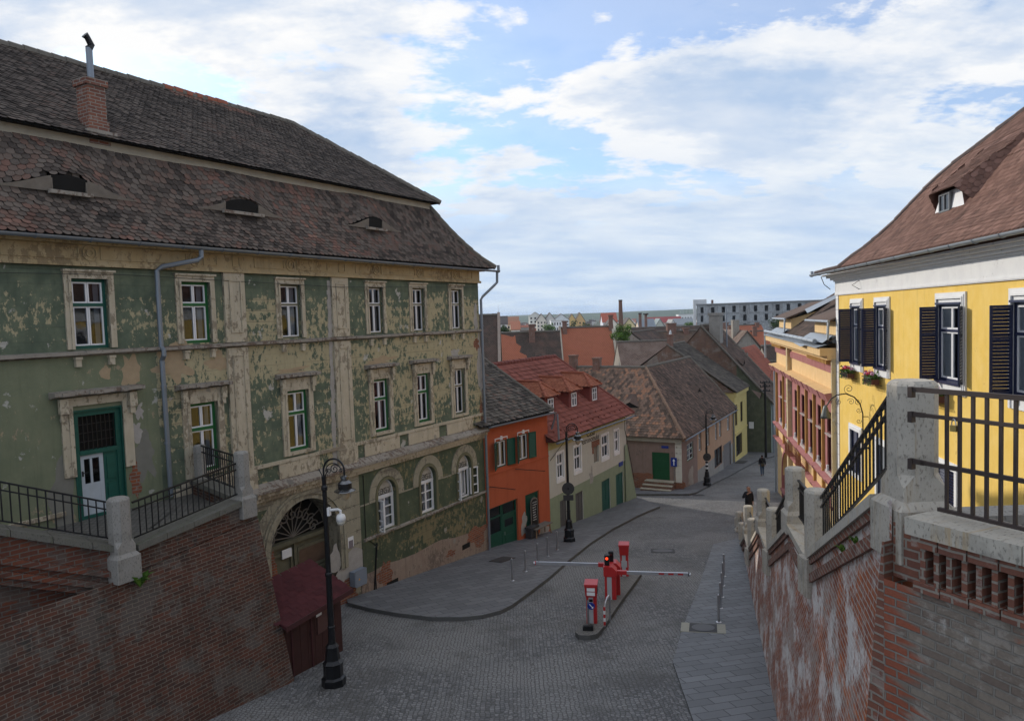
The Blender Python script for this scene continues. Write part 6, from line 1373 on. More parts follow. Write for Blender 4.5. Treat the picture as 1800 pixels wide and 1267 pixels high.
for k, (px, py, lab) in enumerate(((1398, 795, 'rusty empty wire flower basket further along the pink ledge'), (1419, 812, 'rusty tangled wire flower basket nearest the yellow house'))):
    u, z = FP.uz(px, py); T = thing('wire_basket', lab, 'basket', FP.w(u, -.25, 8.22), FP.rot, 'rusty wire baskets on the ledge'); m2 = MB()
    for j in range(7):
        zz = .1 + j * .09
        m2.tube([(-.8 + ru(-.05, .05), -.15, zz), (.8, -.15 + ru(-.03, .03), zz + ru(-.04, .04))], .012, 4); m2.tube([(-.8, .15, zz), (.8 + ru(-.05, .1), .15, zz)], .012, 4)
    for j in range(12): x = -.8 + 1.6 * j / 11; m2.tube([(x, -.15, 0), (x + ru(-.04, .04), -.17, .72 + ru(-.1, .2))], .012, 4); m2.tube([(x, -.15, .1), (x, .15, .1)], .012, 4)
    m2.build('wires', RUSTY, T)

# ================================================================ retaining wall, stone posts and railings of the stairway
PXY = {}
for nm, (px, py, w_) in dict(P1=(1556, 670, .37), P2=(1426, 866, .33), P3=(1389, 826, .33), P4=(1353, 896.5, .32), P5=(1336, 863, .32), P6=(1318, 914, .32), P7=(1311, 891, .31), P8=(1301, 920.6, .31), P9=(1296, 901, .31), P10=(1293.6, 911, .30)).items():
    k = ray(px, py); k = k[0] / k[1]; Y = 1.663 / (k - .256) if nm != 'P1' else 6.5; z = EYE + (ray(px, py)[2] / ray(px, py)[1]) * Y
    PXY[nm] = (Y, z, w_)
WD = np.array([.256, 1.]) / math.hypot(.256, 1); WROT = math.atan2(WD[1], WD[0]) - math.pi / 2
seg = []            # coping runs: (Y0,z0,Y1,z1,flight?)
names = ['P1', 'P2', 'P3', 'P4', 'P5', 'P6', 'P7', 'P8', 'P9', 'P10']
for i, (a, b) in enumerate(zip(names[:-1], names[1:])):
    (ya, za, wa), (yb, zb, wbb) = PXY[a], PXY[b]
    fl = i % 2 == 0
    seg.append((ya, za - (.98 if fl else 1.02), yb, zb - (.88 if fl else 1.0), fl))
def stone_post(label, x, y, ztop, w_, h, rot, base=True, mat=TRAV, fl=.09):
    """octagonal shaft that turns square, on a sloped shoulder and block"""
    T = thing('stone_post', label, 'post', (x, y, ztop - h), rot, 'stone railing posts'); m2 = MB(); c = w_ * .27; r = w_ / 2
    octo = lambda q, ch, z: [(-q, -q + ch, z), (-q + ch, -q, z), (q - ch, -q, z), (q, -q + ch, z), (q, q - ch, z), (q - ch, q, z), (-q + ch, q, z), (-q, q - ch, z)]
    zs = h * .42 if base else h * .1; zb = h * .30 if base else 0
    rings = [octo(r * .80, c * .75, h + .012), octo(r * .95, c, h - .01), octo(r, c, h - .03), octo(r, c, zs + .1), octo(r * 1.02, c * .12, zs)]
    if base: rings += [octo(r * 1.02, .005, zb + .06), octo(r + fl, .012, zb - .01), octo(r + fl, .012, 0)]
    else: rings += [octo(r * 1.02, .01, 0)]
    m2.poly(rings[0]);
    for A, B in zip(rings[:-1], rings[1:]):
        for k in range(8): m2.poly([A[k], B[k], B[(k + 1) % 8], A[(k + 1) % 8]])
    m2.poly(rings[-1][::-1])
    m2.build('shaft', mat, T); return T
labs = ['largest stone post, nearest the camera on the right, with iron brackets', 'short stone post at the foot of the nearest sloping railing', 'tall stone post past the short one, in front of the peach house', 'second short post down the stairway, below the peach archway', 'tall stone post near the middle of the stairway wall', 'third short post down the stairway wall', 'stone post just in front of the walking man', 'fourth short post, low near the end of the wall', 'slim tall post at the far end of the stairway wall', 'last stub post where the stairway wall ends']
for i, (nm, lb) in enumerate(zip(names, labs)):
    Y, zt, w_ = PXY[nm]; x = wallx(Y) + w_ / 2 * .9 
    if i == 0: x, Y = .5508 * 6.42, 6.42 - w_ / 2
    stone_post(lb, x, Y + w_ / 2, zt, w_, 1.56 if i == 0 else 1.2 if i % 2 == 0 else 1.3, 0.02 if i == 0 else WROT + .12, i % 2 == 0, TRAV, .07 if i == 0 else .05)
def railing(label, p, q, h0=.14, h1=.80, mid=.66, sp=.125, bar=.016, mat=IRON, top=.02, group='iron railing panels'):
    """p,q: points on the coping top where the panel stands"""
    p = Vector(p); q = Vector(q); d = q - p; L = math.hypot(d.x, d.y); T = thing('iron_railing', label, 'railing', tuple(p), 0, group)
    m2 = MB()
    for h, r_ in ((h1, top), (mid, top * .8), (h0, top * .8)): m2.beam((0, 0, h), (d.x, d.y, d.z + h), r_ * 2, r_ * 1.6)
    m2.build('rails', mat, T); m2 = MB(); n = max(2, int(L / sp))
    for k in range(1, n): c = d * (k / n); m2.box(c.x - bar / 2, c.x + bar / 2, c.y - bar / 2, c.y + bar / 2, c.z + h0, c.z + h1)
    m2.build('bars', mat, T)['kind'] = 'stuff'; return T
rl = ['black sloping railing beside the largest stone post, in front of the yellow house', 'short level railing between the nearest short and tall posts', 'second sloping black railing down the stairway', 'second short level railing on the stairway wall', 'third sloping railing down the stairway', 'third short level railing on the stairway wall', 'fourth sloping railing near the far end', 'fourth short level railing at the far end', 'last stub of sloping railing at the end of the wall']
for i, (s, lb) in enumerate(zip(seg, rl)):
    ya, za, yb, zb, fl = s; wa = PXY[names[i]][2]; x = lambda Y: wallx(Y) + .15
    railing(lb, (x(ya + wa), ya + wa, za), (x(yb), yb, zb), sp=.165 if i < 4 else .2, bar=.017)
RW = thing('stairway_wall', 'long limewashed red brick retaining wall stepping down beside the pavement on the right', 'wall', (wallx(6.5), 6.5, 7.6)); ox, oy = RW.location.x, RW.location.y
Lx = lambda P: (P[0] - ox, P[1] - oy, P[2])
m2 = MB(); m3 = MB(); m4 = MB(); m5 = MB()
seg_w = [(6.25, seg[0][1] + .12, *seg[0][2:])] + seg[1:]
for (ya, za, yb, zb, fl) in seg_w:
    n = max(2, int((yb - ya) / .22)) if ya < 6.4 else max(2, int((yb - ya) / .5))
    for k in range(n):
        a = ya + (yb - ya) * k / n; b = ya + (yb - ya) * (k + 1) / n; qa = za + (zb - za) * k / n; qb = za + (zb - za) * (k + 1) / n
        fa, fb = footx(a) - .0, footx(b) - .0; ga, gb = gz(a) - .3, gz(b) - .3; xa, xb = wallx(a), wallx(b)
        if xa - fa < .02: fa = xa - .02
        if xb - fb < .02: fb = xb - .02
        m = 6
        for j in range(m):
            t0, t1 = j / m, (j + 1) / m
            L_ = lambda x0, x1, z0, z1, t_: (x0 + (x1 - x0) * t_, z0 + (z1 - z0) * t_)
            A0 = L_(fa, xa, ga, qa - .5, t0); A1 = L_(fa, xa, ga, qa - .5, t1); B0 = L_(fb, xb, gb, qb - .5, t0); B1 = L_(fb, xb, gb, qb - .5, t1)
            m2.poly([Lx(q) for q in ((A0[0], a, A0[1]), (A1[0], a, A1[1]), (B1[0], b, B1[1]), (B0[0], b, B0[1]))])
        m2.poly([Lx(q) for q in ((xa, a, qa - .5), (xa, a, qa - .14), (xb, b, qb - .14), (xb, b, qb - .5))], 0)
        # brick band and coping
        if b < 6.72: continue
        for (mm, d0, d1, out, back) in ((m3, .50, .36, .055, .0), (m3, .22, .1205, .05, .0), (m4, .12, 0, .085, .42)):
            mm.hexa([Lx(q) for q in ((xa - out, a, qa - d0), (xa + max(back, .02), a, qa - d0), (xb + max(back, .02), b, qb - d0), (xb - out, b, qb - d0), (xa - out, a, qa - d1), (xa + max(back, .02), a, qa - d1), (xb + max(back, .02), b, qb - d1), (xb - out, b, qb - d1))])
        m2.poly([Lx(q) for q in ((xa + .4, a, 6), (xa + .4, a, qa - .1), (xb + .4, b, qb - .1), (xb + .4, b, 6))][::-1], 0)
m2.build('brickwork', BRICK_W, RW); m3.build('brick_band', BRICK_R, RW); m4.build('coping', COPE, RW)
for nm in names[1::2]:
    Y, zt, w_ = PXY[nm]; x = wallx(Y); m5 = MB(); m5.box(-.10 + x - ox, x - ox + .1, Y - oy - .05, Y - oy + .30, zt - 1.6, zt - 1.03); m5.build('stone_pier', TRAV, RW)
# fix: local z of everything above is absolute, drop the empty to datum
RW.location.z = 0.0
SW = MB()
for (ya, za, yb, zb, fl) in seg:
    n = int((yb - ya) / .32) if fl else 1
    for k in range(n):
        a = ya + (yb - ya) * k / n; b = ya + (yb - ya) * (k + 1) / n; z = za + (zb - za) * (k + .5) / n - .2
        SW.hexa([(wallx(a) + .4, a, 5), (wallx(a) + 3.2, a, 5), (wallx(b) + 3.2, b, 5), (wallx(b) + .4, b, 5), (wallx(a) + .4, a, z), (wallx(a) + 3.2, a, z), (wallx(b) + 3.2, b, z), (wallx(b) + .4, b, z)])
SW.build('stairway', TRAV_D, kind='structure')
# grey-washed parapet that turns towards the camera
GA = at(1553.5, 950, 6.2); gd_ = np.array([.425, -.905]); GF = Fac(GA, GA[:2] + gd_ * 5.5)
GW = fthing('grey_brick_wall', 'grey-washed brick parapet wall with dentil course and stone coping, nearest on the right', 'wall', GF, 8.5)
zc2 = 14.26; mb = MB(); L = 5.5
grid_wall(mb, 0, L, 8, zc2 - .62, [], .1, 0); mb.box(0, L, .12, .5, zc2 - .62, zc2 - .14, 1); mb.poly([(0, .5, 8), (0, 0, 8), (0, 0, zc2 - .62), (0, .5, zc2 - .62)]); mb.build('brickwork', [BRICK_G, BRICK_R], GW, True)
uS0 = GF.uz(1604, 900)[0]; m2 = MB(); us = uS0 + .03
while us < L:
    l = .235; m2.hexa([(us, -.035, zc2 - .62), (us + l - .012, -.035, zc2 - .62), (us + l - .012, .12, zc2 - .62), (us, .12, zc2 - .62), (us, -.035 + ru(-.006, .006), zc2 - .54), (us + l - .012, -.035 + ru(-.006, .006), zc2 - .54), (us + l - .012, .12, zc2 - .54), (us, .12, zc2 - .54)])
    l2 = .2; m2.box(us, us + l - .012, -.055 + ru(-.008, .008), .12, zc2 - .24, zc2 - .1405); us += l
o = m2.build('brick_course', BRICK_R, GW, True); o['kind'] = 'stuff'
m2 = MB(); us = uS0 + .08
while us < L: m2.box(us, us + .045, -.02 + ru(-.01, .01), .12, zc2 - .5395, zc2 - .2405); us += .115
o = m2.build('dentil_course', BRICK_R, GW, True); o['kind'] = 'stuff'
m2 = MB(); us = uS0
while us < L: e = min(L, us + .92); m2.box(us, e - .008, -.10, .42, zc2 - .14, zc2); us = e
m2.build('coping', COPE, GW, True)
m2 = MB(); m2.poly([(.0, .0, 8.0), (0, .0, zc2 - .3), (-.01, .3, zc2 - .3), (-.62, .3, 8.0)]); m2.poly([(0, .004, 8), (0, .004, zc2 - .3), (-.02, .004, zc2 - .3), (-.62, .004, 8)][::-1]); m2.build('wall_return', BRICK_R, GW, True)
T = thing('iron_railing', 'brown iron railing with thick bars on the grey parapet beside the largest post', 'railing', GF.w(.3, .14, zc2), GF.rot, 'iron railing panels')
m2 = MB()
for h, a_, b_ in ((1.03, .05, .035), (.82, .05, .016), (.06, .05, .02)): m2.beam((-.05 if h > .1 else .1, 0, h), (L - .4, 0, h), .035, .04 if h > .9 else .03)
m2.beam((-.05, 0, .42), (L - .4, 0, .40), .03, .035); m2.build('rails', RUST, T); m2 = MB()
for k in range(48): u = .17 + k * .106; m2.box(u - .012, u + .012, -.012, .012, .06, 1.03)
m2.build('bars', RUST, T)['kind'] = 'stuff'
for h in (1.03, .82, .42): m2 = MB(); m2.beam((-.14, 0, h), (-.02, 0, h), .03, .04); m2.box(-.16, -.12, -.025, .025, h - .07, h + .02); m2.build('wall_bracket', RUST, T)
T = thing('padlock', 'small brass padlock hooked on the brown railing', 'padlock', GF.w(.54, .12, zc2 + .72), GF.rot); m2 = MB(); m2.box(-.025, .025, -.012, .012, 0, .05); m2.build('lock_body', m_metal('brass', (.55, .4, .15), .35, .9), T); m2 = MB(); m2.tube([(.018 * math.cos(math.pi * k / 8), 0, .05 + .05 * math.sin(math.pi * k / 8)) for k in range(9)], .005, 5); m2.build('shackle', STEEL, T)
def tuft(label, loc, n, s, mat=LEAF, rot=0):
    T = thing('weed', label, 'plant', loc); m2 = MB()
    for k in range(n):
        a = ru(0, 6.28); l = s * ru(.6, 1.1); d = Vector((math.cos(a) * .5, math.sin(a) * .5, ru(.5, 1))).normalized(); sd_ = d.cross(Vector((0, 0, 1))).normalized() * l * .12; m_ = d * l * .55 + Vector((0, 0, .02)); e = d * l - Vector((0, 0, l * .25))
        m2.poly([Vector((0, 0, 0)), m_ + sd_, e, m_ - sd_], 0, rnd())
    m2.build('leaves', mat, T); return T
for (Y, k, lb) in ((7.6, .15, 'upper green weed growing from the brick ledge of the right wall'), (8.3, .15, 'lower green weed growing from the brick ledge of the right wall')):
    s = seg[0]; z = s[1] + (s[3] - s[1]) * (Y - s[0]) / (s[2] - s[0]); tuft(lb, (wallx(Y) - .03, Y, z - .36), 26, .14)
# ================================================================ left terrace: battered brick wall, landing, posts, railings
PA = np.array([-7.33, 13.5]); PB = np.array([-5.95, 16.0]); dAB = (PB - PA) / np.hypot(*(PB - PA)); LAB = float(np.hypot(*(PB - PA)))
EXT = 7.0
TF = Fac(PA - dAB * EXT, PB + dAB * .22); TL = TF.L; uA = EXT; zA, zB = 11.93, 12.22
TW = fthing('terrace_wall', 'dark sloping old brick terrace wall with mossy coping in the left foreground', 'wall', TF, 7.6)
ztop = lambda u: zA - .12 if u < uA else zA - .12 + (zB - zA) * (u - uA) / LAB
mb = MB(); n = 26; BT = .11
for k in range(n):
    u0_, u1_ = TL * k / n, TL * (k + 1) / n
    for j in range(8):
        def q(u, t_):
            z1 = ztop(u) - .42; z0 = 6.5; z = z0 + (z1 - z0) * t_; d = z1 - z; return (u + (BT * d if u > TL - 1e-6 else 0) , -BT * d, z)
        mb.poly([q(u0_, j / 8), q(u1_, j / 8), q(u1_, (j + 1) / 8), q(u0_, (j + 1) / 8)])
zt_ = ztop(TL) - .42
mb.poly([(TL + BT * (zt_ - 6.5), -BT * (zt_ - 6.5), 6.5), (TL + BT * (zt_ - 6.5), 3.2, 6.5), (TL, 3.2, zt_), (TL, 0, zt_)])
for k in range(n):
    u0_, u1_ = TL * k / n, TL * (k + 1) / n
    if u1_ > uA: mb.hexa([(u0_, .03, ztop(u0_) - .42), (u1_, .03, ztop(u1_) - .42), (u1_, .42, ztop(u1_) - .42), (u0_, .42, ztop(u0_) - .42), (u0_, .03, ztop(u0_)), (u1_, .03, ztop(u1_)), (u1_, .42, ztop(u1_)), (u0_, .42, ztop(u0_))])
mb.build('brickwork', BRICK_D, TW, True)
m2 = MB(); k = uA + .15
while k < TL - .05:
    e = min(TL - .02, k + .62); m2.hexa([(k, -.07, ztop(k)), (e - .01, -.07, ztop(e)), (e - .01, .5, ztop(e)), (k, .5, ztop(k)), (k, -.07, ztop(k) + .12), (e - .01, -.07, ztop(e) + .12), (e - .01, .5, ztop(e) + .13), (k, .5, ztop(k) + .13)]); k = e
m2.build('coping', COPE_D, TW, True)
# parapet that climbs from the corner post towards the bridge
dC = np.array([-.72, -.69]); CF = Fac(PA + dC * 5.5, PA); CL = CF.L
cz = lambda u: zA + (CL - u) * .42
m2 = MB(); n = 12
for k in range(n):
    a, b = CL * k / n, CL * (k + 1) / n
    m2.hexa([(a, .04, cz(a) - 1.0), (b, .04, cz(b) - 1.0), (b, .4, cz(b) - 1.0), (a, .4, cz(a) - 1.0), (a, .04, cz(a) - .12), (b, .04, cz(b) - .12), (b, .4, cz(b) - .12), (a, .4, cz(a) - .12)], 0)
    for d0, d1, o in ((.62, .50, .06), (.86, .74, .03)): m2.hexa([(a, -o, cz(a) - d0), (b, -o, cz(b) - d0), (b, .0395, cz(b) - d0), (a, .0395, cz(a) - d0), (a, -o, cz(a) - d1), (b, -o, cz(b) - d1), (b, .0395, cz(b) - d1), (a, .0395, cz(a) - d1)], 0)
    m2.hexa([(a, .3, 7), (b, .3, 7), (b, .42, 7), (a, .42, 7), (a, .3, cz(a) - 1.0), (b, .3, cz(b) - 1.0), (b, .42, cz(b) - 1.0), (a, .42, cz(a) - 1.0)], 0)
CW = fthing('stair_parapet', 'low brick parapet with dark coping rising to the left edge of the picture', 'wall', CF, 7.6)
m2.build('brickwork', m_brick('red_parapet_brick', (.22, .075, .045), (.14, .06, .045), (.18, .15, .13), (((.11, .11, .10), 1.1, .5, .6),), dark=.5), CW, True)
m2 = MB()
for k in range(9): a, b = CL * k / 9, CL * (k + 1) / 9 - .01; m2.hexa([(a, -.09, cz(a) - .12), (b, -.09, cz(b) - .12), (b, .45, cz(b) - .12), (a, .45, cz(a) - .12), (a, -.09, cz(a)), (b, -.09, cz(b)), (b, .45, cz(b)), (a, .45, cz(a))])
m2.build('coping', COPE_D, CW, True)
# landing floor and the low return wall to the house
fB = FL.loc(PB)[0] + 1.0; W1 = FL.w(fB, 0, 0)
m2 = MB(); fl_ = [CF.w(0, .3), CF.w(CL, .3), TF.w(uA, .3), TF.w(TL - .1, .3), FL.w(fB, .02), FL.w(6, .02)]
m2.poly([(p[0], p[1], 11.82) for p in fl_]); m2.poly([(p[0], p[1], 11.6) for p in fl_][::-1]); m2.build('landing', COBBLE, kind='structure')
RFc = Fac(TF.w(TL - .1, .25), W1); RT = fthing('landing_parapet', 'low dark brick parapet closing the landing by the drainpipe', 'wall', RFc, 7.6)
m2 = MB(); m2.box(.2, RFc.L, -.18, .18, 6.5, 12.08); m2.build('brickwork', BRICK_D, RT, True); m2 = MB(); m2.box(.2, RFc.L - .02, -.24, .24, 12.0805, 12.2); m2.build('coping', COPE_D, RT, True)
TROT = TF.rot
stone_post('pale stone post at the corner of the left terrace, nearest the door', PA[0] - .12, PA[1] - .05, 12.89, .36, 1.55, TROT, True, TRAV_D, .06)
stone_post('pale stone post at the far end of the left terrace wall', PB[0] - .12, PB[1], 13.24, .30, 1.45, TROT, True, TRAV_D, .05)
e2 = RFc.w(RFc.L - .3, 0)
stone_post('stub stone post against the green house by its drainpipe', e2[0], e2[1], 13.05, .28, 1.1, TROT, False, TRAV_D)
tw = lambda u, z: TF.w(u, .12, z)
railing('black railing on the left terrace between its two stone posts', tw(uA + .2, zA), tw(TL - .35, zB), .12, .80, .66, .13, .018)
cw_ = lambda u: CF.w(u, .15, cz(u)); railing('black railing climbing the left edge on the brick parapet', cw_(CL - .2), cw_(.2), .10, .78, .64, .13, .018)
p = RFc.w(.3, 0, 12.2); q = RFc.w(RFc.L - .45, 0, 12.2); railing('black railing between the terrace post and the green house', p, q, .10, .86, .7, .13, .018)
tuft('green fern sprouting below the corner post of the left terrace', TF.w(uA + .1, -.12, 11.15), 34, .42)
# dark red market shed
K0 = np.array([-5.42, 16.3]); kd = np.array([.40, .917]); KF = Fac(K0, K0 + kd * 2.3)
KS = fthing('wooden_shed', 'dark maroon wooden shed with a sloping shingled roof below the left wall', 'shed', KF, gz(17)); kg = gz(17.2) - .25; ke = 9.16; KD = 1.0
m2 = MB(); m2.box(.08, 2.2, .1, KD, kg, ke); m2.poly([(2.2, .1, ke), (2.2, KD, ke), (2.2, KD, ke + .5)]); m2.poly([(.08, KD, ke), (.08, .1, ke), (.08, KD, ke + .5)]); sh = m2.build('walls', MAROON_D, KS, True)
m2 = MB()
for k in range(8): u = .1 + k * .265; m2.box(u, u + .255, .085, .0995, kg + .05, ke - .05)
m2.build('boards', MAROON_D, KS, True)
m2 = MB(); m2.box(1.25, 1.75, .06, .0845, ke - .75, ke - .2); m2.build('hatch', m_plain('shed_hatch', (.10, .05, .045), .6), KS, True); m2 = MB(); frame_rect(m2, .3, 1.05, kg + .1, ke - .12, .05, .06, .0845); m2.tube([(.98, .05, kg + 1.0), (.98, .05, kg + 1.14)], .015, 5); m2.build('shed_door', MAROON, KS, True); m2 = MB(); m2.box(-.13, 2.41, -.19, -.165, ke - .09, ke + .03); m2.build('fascia_board', MAROON, KS, True); m2 = MB(); m2.box(1.2, 1.4, .05, .0595, ke - .3, ke - .02); m2.build('notice', WHITE, KS, True)
m2 = MB(); s_ = plane_surf((-.12, -.16, ke), (2.4, -.16, ke), (2.4, KD + .1, ke + .62)); tiles(m2, s_, 0, 2.5, 1.32, .3, .17, inside([(0, 0), (2.52, 0), (2.52, 1.4), (0, 1.4)]), .014, .002, None, 0., False)
m2.hexa([(-.12, -.16, ke - .05), (2.4, -.16, ke - .05), (2.4, KD + .1, ke + .57), (-.12, KD + .1, ke + .57), (-.12, -.16, ke), (2.4, -.16, ke), (2.4, KD + .1, ke + .62), (-.12, KD + .1, ke + .62)])
m2.build('roof', m_tile('maroon_shingles', [(0, (.06, .02, .023)), (1, (.085, .026, .03))], None, .04, .2), KS, True)

# ================================================================ street lamps
LAMPM = m_metal('black_lamp_enamel', (.02, .021, .024), .35, .5, .3); OPAL = m_plain('amber_opal_glass', (.42, .33, .22), .3, 0, .1); HOODM = m_metal('polished_dark_hood', (.16, .165, .175), .25, .9, .2)
def make_lamp(label, loc, rot, H=5.2):
    T = thing('street_lamp', label, 'street lamp', loc, rot, 'black street lamps'); m2 = MB()
    m2.lathe([(.27, 0), (.27, .18), (.22, .22), (.22, .50), (.235, .53), (.17, .60), (.14, .86), (.15, .9), (.10, .97)], (0, 0, 0), 8, 0, math.pi / 8); m2.build('pedestal', LAMPM, T)
    m2 = MB(); m2.lathe([(.085, .95), (.075, 1.3), (.085, 1.32), (.085, 1.36), (.07, 1.38), (.066, 2.5), (.08, 2.52), (.08, 2.58), (.06, 2.6), (.052, H - .75), (.07, H - .73), (.07, H - .66), (.048, H - .62), (.055, H - .42)], (0, 0, 0), 10); m2.build('shaft', LAMPM, T, smooth=False)
    m2 = MB(); r_ = .24; zc = H - .30
    m2.tube([(0, 0, H - .65), (0, 0, zc)] + [(r_ - r_ * math.cos(math.pi * k / 16), 0, zc + r_ * 1.12 * math.sin(math.pi * k / 16)) for k in range(1, 17)] + [(2 * r_, 0, zc - .12)], .022, 7)
    m2.tube([(.05 + .18 - .18 * math.cos(math.pi * k / 14), 0, zc - .02 + .19 * math.sin(math.pi * k / 14)) for k in range(15)], .012, 5)
    m2.tube(scroll((.26, 0, zc + .04), .11, .6, 1.6, (1, 0, 0), (0, 0, 1)), .011, 5); m2.tube(scroll((.12, 0, zc - .01), .06, 3, -1.4, (1, 0, 0), (0, 0, 1)), .010, 5); m2.tube(scroll((.40, 0, zc + .0), .05, 0, 1.4, (1, 0, 0), (0, 0, 1)), .009, 5)
    for s in (-1, 1): m2.tube([(0, 0, H - .5), (s * .05, 0, H - .38), (s * .10, 0, H - .28)], .013, 5)
    m2.lathe([(.005, -.02), (.025, 0), (.005, .03)], (-.10, 0, H - .28), 8); m2.build('scroll_arm', LAMPM, T)
    m2 = MB(); c = (2 * r_, 0, zc - .5); m2.lathe([(.03, .40), (.09, .38), (.095, .33), (.085, .325), (.085, .29), (.15, .235), (.155, .225)], c, 16); m2.lathe([(.155, .1), (.24, .06), (.245, .045), (.15, .05)], c, 18); hd = m2.build('hood', HOODM, T, smooth=False)
    m2 = MB(); m2.lathe([(.15, .2245), (.15, .1)], c, 16); m2.build('hood_band', BLACK, hd)
    m2 = MB(); m2.lathe([(.12, .05), (.12, .0), (.085, -.12), (.03, -.16), (.005, -.165)], c, 14); m2.build('glass_bowl', OPAL, T, smooth=True)
    return T
def lampspot(px, py, h): P = gnd(px, py, h); return (float(P[0]), float(P[1]), float(P[2]))
l1 = gnd(587, 1203); L1 = make_lamp('nearest black street lamp, in front of the carriage gate, carrying a camera', tuple(map(float, l1)), R_(-8))
l2 = lampspot(1001, 951, .12); L2 = place_copy(L1, l2, R_(-4), 'black street lamp on the pavement in front of the white and sage green house')
l3 = lampspot(1243, 853, .12); L3 = place_copy(L1, l3, R_(-2), 'farthest black street lamp, beside the faded terracotta wall')
cc = thing('security_camera', 'white dome security camera on a bracket on the nearest street lamp', 'camera', (float(l1[0]) + .05, float(l1[1]), float(l1[2]) + 3.95), R_(-8))
m2 = MB(); m2.box(.0, .06, -.05, .05, -.06, .12); m2.tube([(.05, 0, .06), (.24, 0, .08), (.3, 0, .05), (.3, 0, -.02)], .03, 8); m2.build('bracket', WHITE, cc)
m2 = MB(); m2.lathe([(.03, -.02), (.085, -.04), (.105, -.10), (.105, -.18)], (.3, 0, 0), 16); m2.build('housing', WHITE, cc, smooth=True); m2 = MB(); m2.lathe([(.095, -.1805), (.09, -.23), (.06, -.27), (.02, -.285)], (.3, 0, 0), 14); m2.build('dome', m_plain('smoked_cream_dome', (.5, .48, .42), .15, 0, .05, 3, .6), cc, smooth=True)
for (l, z, pl, lab) in ((l2, 2.35, True, 'dark back of a round road sign with a plate below on the middle lamp'), (l3, 1.95, False, 'dark back of a round road sign on the farthest lamp')):
    T = thing('round_sign', lab, 'sign', (l[0], l[1] - .1, l[2] + z), 0, 'round signs on lamp posts'); m2 = MB(); m2.lathe([(.26, -.008), (.27, 0), (.26, .008)], (0, 0, 0), 24); m2.v = [(x, zz, y) for x, y, zz in m2.v]; m2.build('disc', MIDG, T)
    m2 = MB(); m2.box(-.03, .03, -.02, .1, -.05, .05); m2.build('clamp', BLACK, T)
    if pl: m2 = MB(); m2.box(-.22, .22, -.01, .01, -.52, -.28); m2.build('plate', MIDG, T)
m2 = MB(); T = thing('striped_sleeve', 'black and white striped sleeve round the farthest lamp shaft', 'sleeve', (l3[0], l3[1], l3[2] + 1.0), 0)
for k in range(6): m2.lathe([(.09, k * .13), (.09, k * .13 + .129)], (0, 0, 0), 10, k % 2)
m2.build('bands', [BLACK, WHITE], T)
# ================================================================ bollards
def make_bollard(label, loc, group):
    T = thing('bollard', label, 'bollard', loc, 0, group); m2 = MB(); m2.lathe([(.032, .02), (.032, .74), (.028, .765), (.012, .78)], (0, 0, 0), 12); m2.build('post', STEEL, T, smooth=False); m2 = MB(); m2.lathe([(.075, 0), (.075, .012), (.04, .022)], (0, 0, 0), 14); m2.build('base_flange', STEEL, T); return T
lb_ = ['steel bollard nearest the green house on the left pavement', 'second steel bollard along the left pavement', 'middle steel bollard in the left row', 'fourth steel bollard, in front of the orange house bench', 'steel bollard on the left closest to the street lamp']
first = None
for lab, (px, py) in zip(lb_, ((900.5, 1020), (923.8, 1004), (945.3, 990), (962.7, 977), (979.6, 966))):
    P = tuple(map(float, gnd(px, py, .12)))
    if first is None: first = make_bollard(lab, P, 'steel bollards on the left pavement')
    else: place_copy(first, P, 0, lab)
rb_ = ['nearest steel bollard on the right pavement, just past the manhole', 'second steel bollard on the right pavement', 'middle steel bollard of the right row', 'fourth steel bollard on the right pavement', 'farthest steel bollard on the right pavement']
first = None
for lab, (px, py) in zip(rb_, ((1263.5, 1093), (1266.7, 1068.6), (1269, 1049), (1270.8, 1029), (1272.5, 1012.5))):
    P = tuple(map(float, gnd(px, py, .05)))
    if first is None: first = make_bollard(lab, P, 'steel bollards on the right pavement')
    else: place_copy(first, P, 0, lab)
# ================================================================ parking barrier on its island
isl = [(1011, 1112), (1018, 1117.5), (1036, 1118.5), (1050, 1115), (1060, 1104), (1092, 1057), (1128, 1008), (1111, 1004), (1096, 1014), (1066, 1051), (1028, 1093)]
slab('traffic_island', [tuple(gnd(x, y, .1)[:2]) for x, y in isl], .13, m_paver('island_setts', (.20, .19, .175), (.14, .135, .125), .14, .12, .4), None, KERB)
def gh(px, py): return tuple(map(float, gnd(px, py, .13)))
IROT = R_(-10)
def machine(label, loc, rot, hd, ps):
    T = thing('ticket_machine', label, 'ticket machine', loc, rot, 'red ticket machines'); m2 = MB(); m2.box(-.14, .14, -.12, .14, 0, .80, 0); m2.build('column', REDP, T)
    m2 = MB(); m2.box(-.075, .05, -.13, -.1205, .02, .78); m2.build('front_panel', GREYP, T)
    m2 = MB(); m2.hexa([(-.15, -.16, .76), (.15, -.16, .76), (.15, .18, .76), (-.15, .18, .76), (-.17, -.22, 1.08), (.17, -.22, 1.08), (.17, .2, 1.08), (-.17, .2, 1.08)]); m2.box(-.18, .18, -.24, .21, 1.0805, 1.14); b = m2.build('head', REDP, T)
    if hd:
        for z in (.83, .95): m2 = MB(); m2.box(-.11, .11, -.226, -.195, z, z + .09); m2.build('label_plate', WHITE, b)
        m2 = MB(); m2.box(-.06, .04, -.135, -.1305, .62, .70); m2.build('card_reader', BLACK, b); m2 = MB(); m2.box(-.03, .0, -.134, -.1305, .50, .54); m2.build('call_button', WHITE, b)
        m2 = MB(); m2.box(.155, .172, -.1, .1, .85, 1.0); m2.build('side_slot', BLACK, b)
    else: m2 = MB(); m2.box(-.1, .1, -.14, -.1305, .34, .56); m2.build('service_door', GREYP, T)
    return T
machine('red ticket machine with two white label plates, on the near end of the island', gh(1041, 1093), IROT, True, 0)
